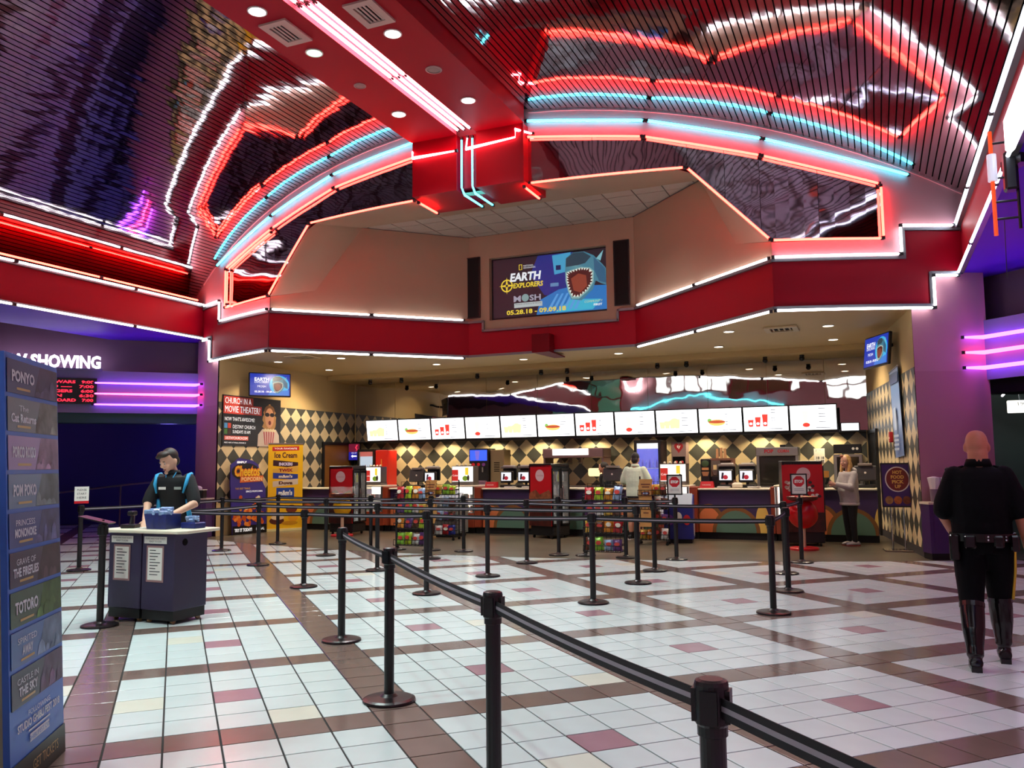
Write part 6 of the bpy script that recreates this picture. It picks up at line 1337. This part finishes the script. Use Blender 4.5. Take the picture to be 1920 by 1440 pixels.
def limb(mb, pts, rad, n=14):
    P = [Vector(p) for p in pts]; Q = []; Rr = []
    for i in range(len(P) - 1):
        for k in range(5):
            t_ = k / 5; Q.append(P[i].lerp(P[i + 1], t_)); Rr.append(rad[i] + (rad[i + 1] - rad[i]) * t_)
    Q.append(P[-1]); Rr.append(rad[-1]); mb.tube(Q, Rr, n)
    for p, r in zip(P, rad): mb.blob(p, (r, r, r), 12, 8)
def hand(mb, wrist, d, nrm, side, curl=.5, s=1.0):
    wrist, d, nrm = Vector(wrist), Vector(d).normalized(), Vector(nrm); nrm = (nrm - d * nrm.dot(d)).normalized(); lat = d.cross(nrm) * side
    c = wrist + d * .045 * s
    M4 = Matrix(((lat.x, d.x, nrm.x, c.x), (lat.y, d.y, nrm.y, c.y), (lat.z, d.z, nrm.z, c.z), (0, 0, 0, 1)))
    mb.blob((0, 0, 0), (.041 * s, .054 * s, .018 * s), 14, 10, M4=M4)
    for i, (off, ln) in enumerate(((-.03, .066), (-.01, .078), (.011, .072), (.03, .056))):
        p = wrist + d * .085 * s + lat * off * s; pts = [p - d * .02 * s, p]; a = 0
        for k, f in enumerate((.45, .32, .23)):
            a += curl * (.5 if k == 0 else .75); p = p + (d * math.cos(a) + nrm * math.sin(a)) * ln * f * s; pts.append(p)
        mb.tube(pts, [.0105 * s, .0105 * s, .0098 * s, .0092 * s, .0075 * s], 8)
    p = wrist + d * .025 * s - lat * .03 * s; e = p + (d * .6 - lat * .75 + nrm * .25) * .045 * s; e2 = e + (d * .9 - lat * .1 + nrm * .35) * .035 * s
    mb.tube([p, e, e2], [.014 * s, .0115 * s, .008 * s], 8)
def headfn(p):
    x, y, z = p.x, p.y, p.z
    if 0 < z < .999:
        k = (1 - z ** 2.7) ** (1 / 2.7) / math.sqrt(1 - z * z); k = min(k, 1.6); x *= k; y *= k
    if z < 0:
        k = 1 - .34 * (-z) ** 1.4; x *= k
        y = y * (1 - .12 * -z) - .10 * (-z)
    if y > 0: y *= 1.06
    return Vector((x, y, z))
m_eye = M('eye_dark', srgb(28, 20, 18), .2); m_eyew = M('eye_white', srgb(220, 214, 208), .3)
def head(mb, T, s=1.0):
    """T: matrix of the head, local -y is the face"""
    def B(c, r, fn=None, nu=16, nv=12): mb.blob((0, 0, 0), (r[0] * s, r[1] * s, r[2] * s), nu, nv, M4=T @ Matrix.Translation(Vector(c) * s), fn=fn)
    B((0, 0, 0), (.076, .098, .118), headfn, 24, 18)
    B((0, -.098, -.018), (.013, .018, .022)); B((0, -.105, -.03), (.016, .013, .011)); B((0, -.088, .022), (.05, .014, .014))
    B((0, -.083, -.064), (.024, .012, .012)); B((0, -.082, -.102), (.026, .018, .02))
    for sx in (-1, 1): B((sx * .079, .012, -.01), (.010, .022, .032)); B((sx * .042, -.075, -.03), (.022, .016, .022))
def face(T, parent, s=1.0, lips=None, brow=None):
    for sx in (-1, 1):
        b = MB(); b.blob((0, 0, 0), (.013 * s, .006 * s, .007 * s), 10, 6, M4=T @ Matrix.Translation(Vector((sx * .03, -.094, .008)) * s)); e = b.build('eye', m_eyew, parent, True)
        b = MB(); b.blob((0, 0, 0), (.006 * s, .004 * s, .006 * s), 8, 6, M4=T @ Matrix.Translation(Vector((sx * .03, -.099, .008)) * s)); b.build('pupil', m_eye, e, True)
        b = MB(); b.blob((0, 0, 0), (.02 * s, .006 * s, .004 * s), 10, 6, M4=T @ Matrix.Translation(Vector((sx * .031, -.099, .032)) * s)); b.build('eyebrow', brow or m_eye, parent, True)
    b = MB(); b.blob((0, 0, 0), (.024 * s, .007 * s, .008 * s), 12, 6, M4=T @ Matrix.Translation(Vector((0, -.094, -.064)) * s)); b.build('mouth', lips or M('lips', srgb(160, 90, 84), .4), parent, True)
def RT(loc, rx=0, ry=0, rz=0): return Matrix.Translation(loc) @ Matrix.Rotation(rz, 4, 'Z') @ Matrix.Rotation(rx, 4, 'X') @ Matrix.Rotation(ry, 4, 'Y')
def hring(z, a, d, x=0, y=0, tilt=0.0): return ((x, y, z), (a, 0, 0), (0, d, d * tilt))
def torso(mb, k=0.0, hip=.165, waist=.15, chest=.175, sh=.195, z0=.86, top=1.50, lean=0.0, belly=0.0, y0=0.0, neck=True):
    L = lambda z: y0 - lean * (z - .95)
    loft(mb, [hring(z0, hip * .96 + k, .115 + k, 0, L(z0)), hring(.95, hip + k, .125 + k, 0, L(.95)), hring(1.07, waist + k, .105 + k + belly, 0, L(1.07) - belly * .6), hring(1.2, (waist + chest) / 2 + k, .115 + k + belly * .5, 0, L(1.2)), hring(1.32, chest + k, .122 + k, 0, L(1.32)), hring(1.4, sh * .97 + k, .112 + k, 0, L(1.4)), hring(1.45, sh * .86 + k, .092 + k, 0, L(1.45)), hring(top - .02, sh * .5 + k * .6, .072 + k, 0, L(1.48)), hring(top + .015, .065 + k * .4, .062 + k * .4, 0, L(1.5))])
SK = {'pale': M('skin_pale', srgb(228, 176, 148), .5, noise=(20, .06)), 'tan': M('skin_tan', srgb(206, 146, 116), .5, noise=(20, .08)), 'ruddy': M('skin_ruddy', srgb(196, 122, 96), .5, noise=(20, .08))}
m_shoe = M('shoe_black', srgb(20, 18, 20), .4); m_sole = M('sole_white', srgb(225, 222, 218), .5)
def shoe(parent, ank, yaw, mat, sole=None, L=.26, h=.09):
    T = RT((ank[0], ank[1], 0), 0, 0, yaw); b = MB(); rings = []
    for f, w_, hh in ((-.085, .028, .05), (-.07, .036, h), (0, .04, h), (.07, .044, .065), (.13, .044, .05), (.17, .02, .035)):
        rings.append((T @ Vector((0, -f * L / .26, .012 + hh / 2)), T.to_3x3() @ Vector((w_, 0, 0)), Vector((0, 0, hh / 2))))
    loft(b, rings, 14); o = b.build('shoe', mat, parent, True)
    if sole:
        b = MB(); b.prism([T @ Vector((x, y * L / .26, 0)) for x, y in ((-.036, .085), (.036, .085), (.045, -.08), (.03, -.17), (-.03, -.17), (-.045, -.08))], (0, 0, .02)); b.build('sole', sole, o)
    return o
# ---- ticket employee
P = thing('person', 'young employee in a black and blue polo sorting items at the podium', 'person', (-.62, 7.32, 0), .35)
hT = RT((-.03, -.17, 1.625), .42, 0, -.35); sc_ = 1.0
bd = MB(); torso(bd, -.03, lean=.22, top=1.46); head(bd, hT, 1.03); limb(bd, [(0, -.1, 1.47), (-.015, -.135, 1.55)], [.056, .052])
limb(bd, [(-.185, -.09, 1.42), (-.26, -.16, 1.16), (-.12, -.50, 1.0)], [.05, .042, .03]); limb(bd, [(.185, -.09, 1.42), (.27, -.18, 1.15), (.06, -.46, 1.0)], [.05, .042, .03])
hand(bd, (-.115, -.515, .995), (.35, -.75, -.5), (.2, .1, -1), 1, .7); hand(bd, (.045, -.48, .995), (-.75, -.6, -.35), (0, .1, -1), -1, .7)
for sx in (-1, 1): limb(bd, [(sx * .09, 0, .9), (sx * .1, -.01, .48), (sx * .1, .02, .09)], [.08, .055, .04])
skinned(bd, 'body', SK['pale'], P, .008); face(hT, P, 1.03)
m_polo = M('polo_black', srgb(16, 16, 20), .8, noise=(30, .15)); m_lblue = M('polo_blue', srgb(40, 150, 200), .7)
st = MB(); torso(st, .012, lean=.22, z0=.88, top=1.47)
for sx in (-1, 1): limb(st, [(sx * .165, -.09, 1.42), (sx * .235, -.13, 1.26), (sx * .255, -.15, 1.18)], [.07, .072, .072])
skinned(st, 'polo_shirt', m_polo, P, .01, 2)
cl = MB(); loft(cl, [hring(1.475, .085, .085, 0, -.105), hring(1.525, .066, .07, 0, -.12)]); cl.build('collar', m_polo, P, True)
for sx in (-1, 1):
    b = MB(); b.tube([(sx * .15, -.2, 1.27), (sx * .175, -.185, 1.37), (sx * .18, -.13, 1.465), (sx * .175, -.06, 1.475), (sx * .17, .0, 1.4)], [.01, .02, .022, .022, .014], 8); b.build('blue_stripe', m_lblue, P, True)
    b = MB(); b.tube([(sx * .165, -.12, 1.2), (sx * .175, -.07, 1.0), (sx * .18, -.03, .9)], [.02, .03, .034], 8); b.build('blue_stripe', m_lblue, P, True)
    b = MB(); b.tube([(sx * .06, -.175, 1.5), (sx * .04, -.21, 1.44)], .006, 6); b.build('piping', m_lblue, P)
for x, w_, mt in ((-.075, .08, m_paper), (.1, .075, M('tag_grey', srgb(150, 156, 150), .5))): b = MB(); b.box((x, -.222, 1.325), (w_, .008, .03), .0 if x < 0 else .15); b.build('name_tag', mt, P)
m_trou = M('trousers_black', srgb(18, 17, 20), .8)
tr = MB(); loft(tr, [hring(.82, .15, .12), hring(.97, .165, .13)])
for sx in (-1, 1): limb(tr, [(sx * .09, 0, .88), (sx * .1, -.01, .48), (sx * .1, .02, .06)], [.098, .075, .062])
skinned(tr, 'trousers', m_trou, P, .012, 2)
for sx in (-1, 1): shoe(P, (sx * .1, .02), -sx * .1, m_shoe)
hr = MB(); m_hair = M('hair_brown', srgb(44, 32, 26), .55, noise=(60, .4), bump=(120, .003))
hr.blob((0, 0, 0), (.086, .096, .09), 20, 14, M4=hT @ Matrix.Translation((0, .03, .05))); hr.blob((0, 0, 0), (.072, .055, .036), 16, 10, M4=hT @ Matrix.Translation((.0, -.055, .103))); hr.blob((0, 0, 0), (.04, .022, .022), 12, 8, M4=hT @ Matrix.Translation((-.035, -.094, .085))); hr.blob((0, 0, 0), (.072, .05, .07), 16, 10, M4=hT @ Matrix.Translation((0, .07, -.02)))
skinned(hr, 'hair', m_hair, P, .007, 2)
# ---- customer seen from behind
P = thing('person', 'customer in a pale green polo and tan shorts, seen from behind at the counter', 'person', (2.04, 17.12, 0), PI - .12)
hT = RT((0, -.03, 1.645), .15, 0, .1)
bd = MB(); torso(bd, -.02, hip=.18, waist=.18, chest=.195, sh=.215, lean=.05, belly=.03); head(bd, hT, 1.03); limb(bd, [(0, .01, 1.47), (0, -.01, 1.57)], [.066, .062])
limb(bd, [(-.2, 0, 1.42), (-.29, -.06, 1.15), (-.18, -.3, 1.08)], [.058, .046, .032]); limb(bd, [(.2, 0, 1.42), (.29, -.06, 1.15), (.18, -.3, 1.08)], [.058, .046, .032])
hand(bd, (-.17, -.31, 1.08), (.2, -1, 0), (0, 0, -1), 1, .4); hand(bd, (.17, -.31, 1.08), (-.2, -1, 0), (0, 0, -1), -1, .4)
for sx in (-1, 1): limb(bd, [(sx * .1, 0, .9), (sx * .105, -.01, .48), (sx * .11, .02, .3), (sx * .105, .02, .08)], [.09, .056, .06, .04])
skinned(bd, 'body', SK['tan'], P, .009)
m_mint = M('polo_mint', srgb(226, 240, 214), .75, noise=(12, .08), bump=(25, .004)); st = MB(); torso(st, .024, hip=.18, waist=.185, chest=.2, sh=.215, lean=.05, belly=.035, z0=.84, top=1.49)
for sx in (-1, 1): limb(st, [(sx * .18, 0, 1.42), (sx * .25, -.02, 1.26), (sx * .27, -.035, 1.19)], [.075, .082, .082])
skinned(st, 'polo_shirt', m_mint, P, .011, 3); cl = MB(); loft(cl, [hring(1.485, .095, .09, 0, -.01), hring(1.545, .072, .072, 0, -.005)]); cl.build('collar', m_mint, P, True)
m_khaki = M('shorts_tan', srgb(176, 138, 100), .8, noise=(12, .1)); tr = MB(); loft(tr, [hring(.76, .17, .13), hring(.9, .185, .145)])
for sx in (-1, 1): limb(tr, [(sx * .1, 0, .84), (sx * .115, 0, .62), (sx * .12, 0, .5)], [.105, .098, .096])
skinned(tr, 'shorts', m_khaki, P, .012, 2); b = MB(); loft(b, [hring(.845, .205, .155), hring(.885, .207, .157)]); b.build('belt', m_shoe, P)
for sx in (-1, 1): shoe(P, (sx * .11, .02), -sx * .15, m_shoe, m_sole); b = MB(); b.tube([(sx * .105, .02, .07), (sx * .107, .02, .17)], [.045, .047], 12); b.build('sock', m_shoe, P)
hr = MB(); hr.blob((0, 0, 0), (.083, .103, .1), 20, 14, M4=hT @ Matrix.Translation((0, .012, .036))); hr.blob((0, 0, 0), (.074, .06, .08), 16, 10, M4=hT @ Matrix.Translation((0, .055, -.03))); skinned(hr, 'hair', M('hair_dark', srgb(36, 28, 26), .6, noise=(60, .4)), P, .008, 2)
# ---- woman in hoodie
P = thing('person', 'woman with blond hair, grey hoodie and black leggings holding a phone', 'person', (6.14, 17.0, 0), -.95)
S_ = .94
hT = RT((0, -.045, 1.545), .05, 0, .3)
bd = MB(); torso(bd, -.015, hip=.19, waist=.17, chest=.18, sh=.18, lean=.03, belly=.03, top=1.42); bd.v = [(x, y, z * S_) for x, y, z in bd.v]; head(bd, hT, .98); limb(bd, [(0, 0, 1.35), (0, -.02, 1.47)], [.05, .048])
limb(bd, [(-.17, 0, 1.31), (-.21, -.08, 1.08), (-.1, -.3, 1.13)], [.05, .042, .028]); limb(bd, [(.17, 0, 1.31), (.21, -.1, 1.08), (.08, -.33, 1.13)], [.05, .042, .028])
hand(bd, (-.095, -.31, 1.135), (.5, -.9, .35), (.9, .4, 0), 1, .6, .95); hand(bd, (.075, -.34, 1.135), (-.5, -.9, .35), (-.9, .4, 0), -1, .8, .95)
for sx in (-1, 1): limb(bd, [(sx * .1, 0, .86), (sx * .09, -.01, .46), (sx * .09, .02, .07)], [.09, .055, .034])
skinned(bd, 'body', SK['pale'], P, .008); face(hT, P, .98, M('lips_red', srgb(190, 70, 80), .4), M('brow_blond', srgb(120, 86, 50), .6))
m_hood = M('hoodie_grey', srgb(186, 178, 176), .85, noise=(10, .12), bump=(20, .006)); st = MB(); torso(st, .028, hip=.19, waist=.185, chest=.185, sh=.185, lean=.03, belly=.035, z0=.82, top=1.42); st.v = [(x, y, z * S_) for x, y, z in st.v]
limb(st, [(-.165, 0, 1.3), (-.22, -.08, 1.07), (-.115, -.27, 1.125)], [.075, .064, .046]); limb(st, [(.165, 0, 1.3), (.22, -.1, 1.07), (.095, -.3, 1.125)], [.075, .064, .046]); st.blob((0, .08, 1.37), (.12, .08, .07), 16, 10)
skinned(st, 'hoodie', m_hood, P, .011, 3); b = MB(); loft(b, [hring(.74, .2, .16), hring(.79, .21, .165)]); b.build('white_hem', M('tee_white', srgb(222, 216, 210), .8), P, True)
tr = MB(); loft(tr, [hring(.72, .165, .135), hring(.86, .18, .14)])
for sx in (-1, 1): limb(tr, [(sx * .095, 0, .82), (sx * .092, -.01, .46), (sx * .09, .02, .1)], [.1, .066, .048])
skinned(tr, 'leggings', M('leggings_black', srgb(14, 13, 16), .7), P, .011, 2)
for sx in (-1, 1): shoe(P, (sx * .09, .02), -sx * .15, M('shoe_white', srgb(214, 200, 196), .5), M('sole_red', srgb(150, 60, 50), .5), .25, .07)
m_blond = M('hair_blond', srgb(206, 160, 92), .5, noise=(50, .35), bump=(90, .004)); hr = MB(); hr.blob((0, 0, 0), (.084, .1, .1), 20, 14, M4=hT @ Matrix.Translation((0, .022, .032)))
for sx in (-1, 1): hr.tube([hT @ Vector((sx * .07, .0, .05)), hT @ Vector((sx * .088, .01, -.05)), hT @ Vector((sx * .085, -.02, -.15)), hT @ Vector((sx * .075, -.05, -.22))], [.03, .036, .034, .018], 10)
hr.blob((0, 0, 0), (.085, .045, .12), 16, 12, M4=hT @ Matrix.Translation((0, .075, -.08))); skinned(hr, 'hair', m_blond, P, .008, 2)
b = MB(); b.blob((0, 0, 0), (.03, .05, .025), 10, 8, M4=hT @ Matrix.Translation((-.02, -.07, .105))); b.build('hair_band', M('band_tan', srgb(170, 110, 80), .6), P, True)
R_ = P.rotation_euler.z; ph = Vector((0, -.44, 1.19)); wp = Vector(P.location) + Matrix.Rotation(R_, 3, 'Z') @ ph
t = thing('phone', 'black phone held by the woman in the hoodie', 'phone', wp, R_); b = MB(); b.box((0, 0, 0), (.072, .009, .145), ch=.003, M4=Matrix.Rotation(-.5, 4, 'X')); b.build('body', m_pblack, t); b = MB(); b.box((0, 0, 0), (.066, .002, .135), M4=Matrix.Rotation(-.5, 4, 'X') @ Matrix.Translation((0, .0055, 0))); b.build('screen', M('phone_glass', srgb(30, 34, 44), .1), t)
# ---- police officer walking away
P = thing('person', 'bald officer in dark uniform and tall boots walking away on the right', 'person', (7.36, 7.42, 0), PI)
hT = RT((0, -.015, 1.645), .1, 0, -.1)
legs = {-1: [(-.095, 0, .9), (-.105, -.15, .52), (-.115, -.16, .13)], 1: [(.095, 0, .9), (.105, .06, .5), (.115, .22, .1)]}
bd = MB(); torso(bd, -.02, hip=.18, waist=.185, chest=.2, sh=.22, lean=.0, belly=.03); head(bd, hT, 1.05); limb(bd, [(0, .02, 1.47), (0, .02, 1.59)], [.072, .072])
limb(bd, [(-.18, 0, 1.4), (-.265, .03, 1.12), (-.31, -.03, .86)], [.06, .052, .036]); limb(bd, [(.18, 0, 1.4), (.255, -.03, 1.13), (.19, -.22, .98)], [.06, .05, .034])
hand(bd, (-.313, -.035, .845), (-.05, -.12, -1), (.9, -.3, 0), 1, .45, 1.08); hand(bd, (.18, -.235, .975), (-.5, -.8, -.1), (-.6, .5, -.4), -1, .5, 1.05)
for s in (-1, 1): limb(bd, legs[s], [.09, .058, .042])
skinned(bd, 'body', SK['ruddy'], P, .009)
m_uni = M('uniform_navy', srgb(6, 6, 10), .75, noise=(12, .12), bump=(22, .004), spec=.12); st = MB(); torso(st, .024, hip=.185, waist=.185, chest=.195, sh=.205, belly=.035, z0=.9, top=1.5)
for s, e, f in ((-1, (-.245, .02, 1.22), (-.255, .025, 1.16)), (1, (.24, -.01, 1.22), (.25, -.02, 1.16))): limb(st, [(s * .165, 0, 1.42), e, f], [.078, .08, .08])
skinned(st, 'uniform_shirt', m_uni, P, .011, 3); cl = MB(); loft(cl, [hring(1.49, .1, .095, 0, .0), hring(1.55, .08, .08, 0, .01)]); cl.build('collar', m_uni, P, True)
for s in (-1, 1): b = MB(); b.box((s * .15, 0, 1.475), (.11, .045, .02), 0, .006, M4=Matrix.Translation((s * .15, .0, 1.478)) @ Matrix.Rotation(s * .28, 4, 'Y')); b.build('epaulette', m_uni, P)
tr = MB(); loft(tr, [hring(.84, .175, .14), hring(.98, .195, .15)])
for s in (-1, 1): limb(tr, [legs[s][0], Vector(legs[s][0]).lerp(Vector(legs[s][1]), .5), legs[s][1], Vector(legs[s][1]).lerp(Vector(legs[s][2]), .25)], [.115, .108, .088, .078])
skinned(tr, 'breeches', m_uni, P, .012, 2)
m_boot = M('boot_leather', srgb(16, 13, 14), .16)
for s in (-1, 1):
    k, a = Vector(legs[s][1]), Vector(legs[s][2]); top = k.lerp(a, .08); bt = MB(); pts = [top, k.lerp(a, .3), k.lerp(a, .55), k.lerp(a, .85), a]; Q = [top]; bt.tube(pts, [.084, .083, .078, .06, .058], 18)
    f = Vector((0, -1, 0)) if s < 0 else Vector((0, -.86, -.3)); g_ = a + Vector((0, 0, -.07 if s < 0 else -.05)); bt.tube([g_ - f * .06, g_, g_ + f * .08, g_ + f * .17], [.046, .05, .046, .034], 14); bt.blob(a + Vector((0, 0, -.04)), (.05, .055, .06), 12, 8)
    bo = skinned(bt, 'boot', m_boot, P, .009, 2); b = MB(); b.tube([top + Vector((0, 0, .0)), top + (a - k).normalized() * .035], .088, 18); b.build('boot_strap', m_boot, bo); b = MB(); b.box(top + Vector((-s * -.07, .03, -.015)), (.012, .03, .03)); b.build('buckle', m_chr, bo)
    hl = MB(); hl.box(g_ - f * .045 + Vector((0, 0, -.045)), (.07, .07, .04)); hl.build('heel', m_shoe, bo)
m_ystr = M('stripe_yellow', srgb(220, 180, 40), .5)
for s in (-1,):
    p_ = [Vector(legs[s][0]) + Vector((s * .11, .03, .0)), Vector(legs[s][0]).lerp(Vector(legs[s][1]), .5) + Vector((s * .108, .03, 0)), Vector(legs[s][1]) + Vector((s * .09, .03, 0)), Vector(legs[s][1]).lerp(Vector(legs[s][2]), .1) + Vector((s * .084, .03, 0))]; b = MB(); b.tube(p_, .012, 6); b.build('yellow_stripe', m_ystr, P, True)
b = MB(); loft(b, [hring(.93, .227, .185), hring(.99, .227, .185)], 28); bl = b.build('duty_belt', m_boot, P)
for x in (-.14, -.02, .1): 
    for dz in (-.012, .012): b = MB(); b.blob((x, .188 - x * x * 1.6, .96 + dz), (.008, .006, .008), 8, 6); b.build('snap', m_chr, bl)
for x, w_, h_ in ((-.2, .06, .12), (.2, .07, .2), (.1, .08, .1), (-.09, .07, .09)): b = MB(); b.box((x, .155 if abs(x) < .15 else .1, .93 - (h_ - .1) / 2), (w_, .07, h_), 0, .012); b.build('pouch', m_boot, bl)
b = MB(); b.box((.2, -.02, 1.44), (.06, .05, .09), 0, .01); b.build('radio', m_pblack, P)
# ---- worker behind the counter
P = thing('person', 'dark-haired worker in black behind the middle counter', 'person', (.85, 18.9, 0), -1.25)
hT = RT((0, -.05, 1.46), .12, 0, .1)
bd = MB(); torso(bd, -.02, top=1.36); bd.v = [(x, y, z * .92) for x, y, z in bd.v]; head(bd, hT, .96); limb(bd, [(0, 0, 1.27), (0, -.02, 1.39)], [.05, .047])
for sx in (-1, 1): limb(bd, [(sx * .17, 0, 1.22), (sx * .22, -.05, .98), (sx * .12, -.26, .95)], [.048, .04, .028]); hand(bd, (sx * .115, -.27, .95), (-sx * .2, -1, 0), (0, 0, -1), -sx, .5, .95); limb(bd, [(sx * .09, 0, .82), (sx * .09, 0, .44), (sx * .09, .02, .08)], [.08, .054, .036])
skinned(bd, 'body', SK['tan'], P, .009); face(hT, P, .96)
st = MB(); torso(st, .022, top=1.38, z0=.84); st.v = [(x, y, z * .92) for x, y, z in st.v]
for sx in (-1, 1): limb(st, [(sx * .165, 0, 1.22), (sx * .215, -.03, 1.06)], [.07, .066])
skinned(st, 'work_shirt', m_polo, P, .012, 2); tr = MB(); loft(tr, [hring(.72, .165, .13), hring(.84, .175, .135)])
for sx in (-1, 1): limb(tr, [(sx * .09, 0, .78), (sx * .09, 0, .44), (sx * .09, .02, .05)], [.095, .07, .06])
skinned(tr, 'trousers', m_trou, P, .013, 2)
for sx in (-1, 1): shoe(P, (sx * .09, .02), 0, m_shoe)
b = MB(); b.tube([(-.17, -.1, 1.2), (-.16, -.02, 1.28)], .02, 8); b.build('blue_stripe', m_lblue, P)
hr = MB(); hr.blob((0, 0, 0), (.086, .108, .104), 20, 14, M4=hT @ Matrix.Translation((0, .025, .034))); hr.blob((0, 0, 0), (.06, .06, .07), 14, 10, M4=hT @ Matrix.Translation((0, .11, -.02))); skinned(hr, 'hair', MATS['hair_dark'], P, .008, 2)
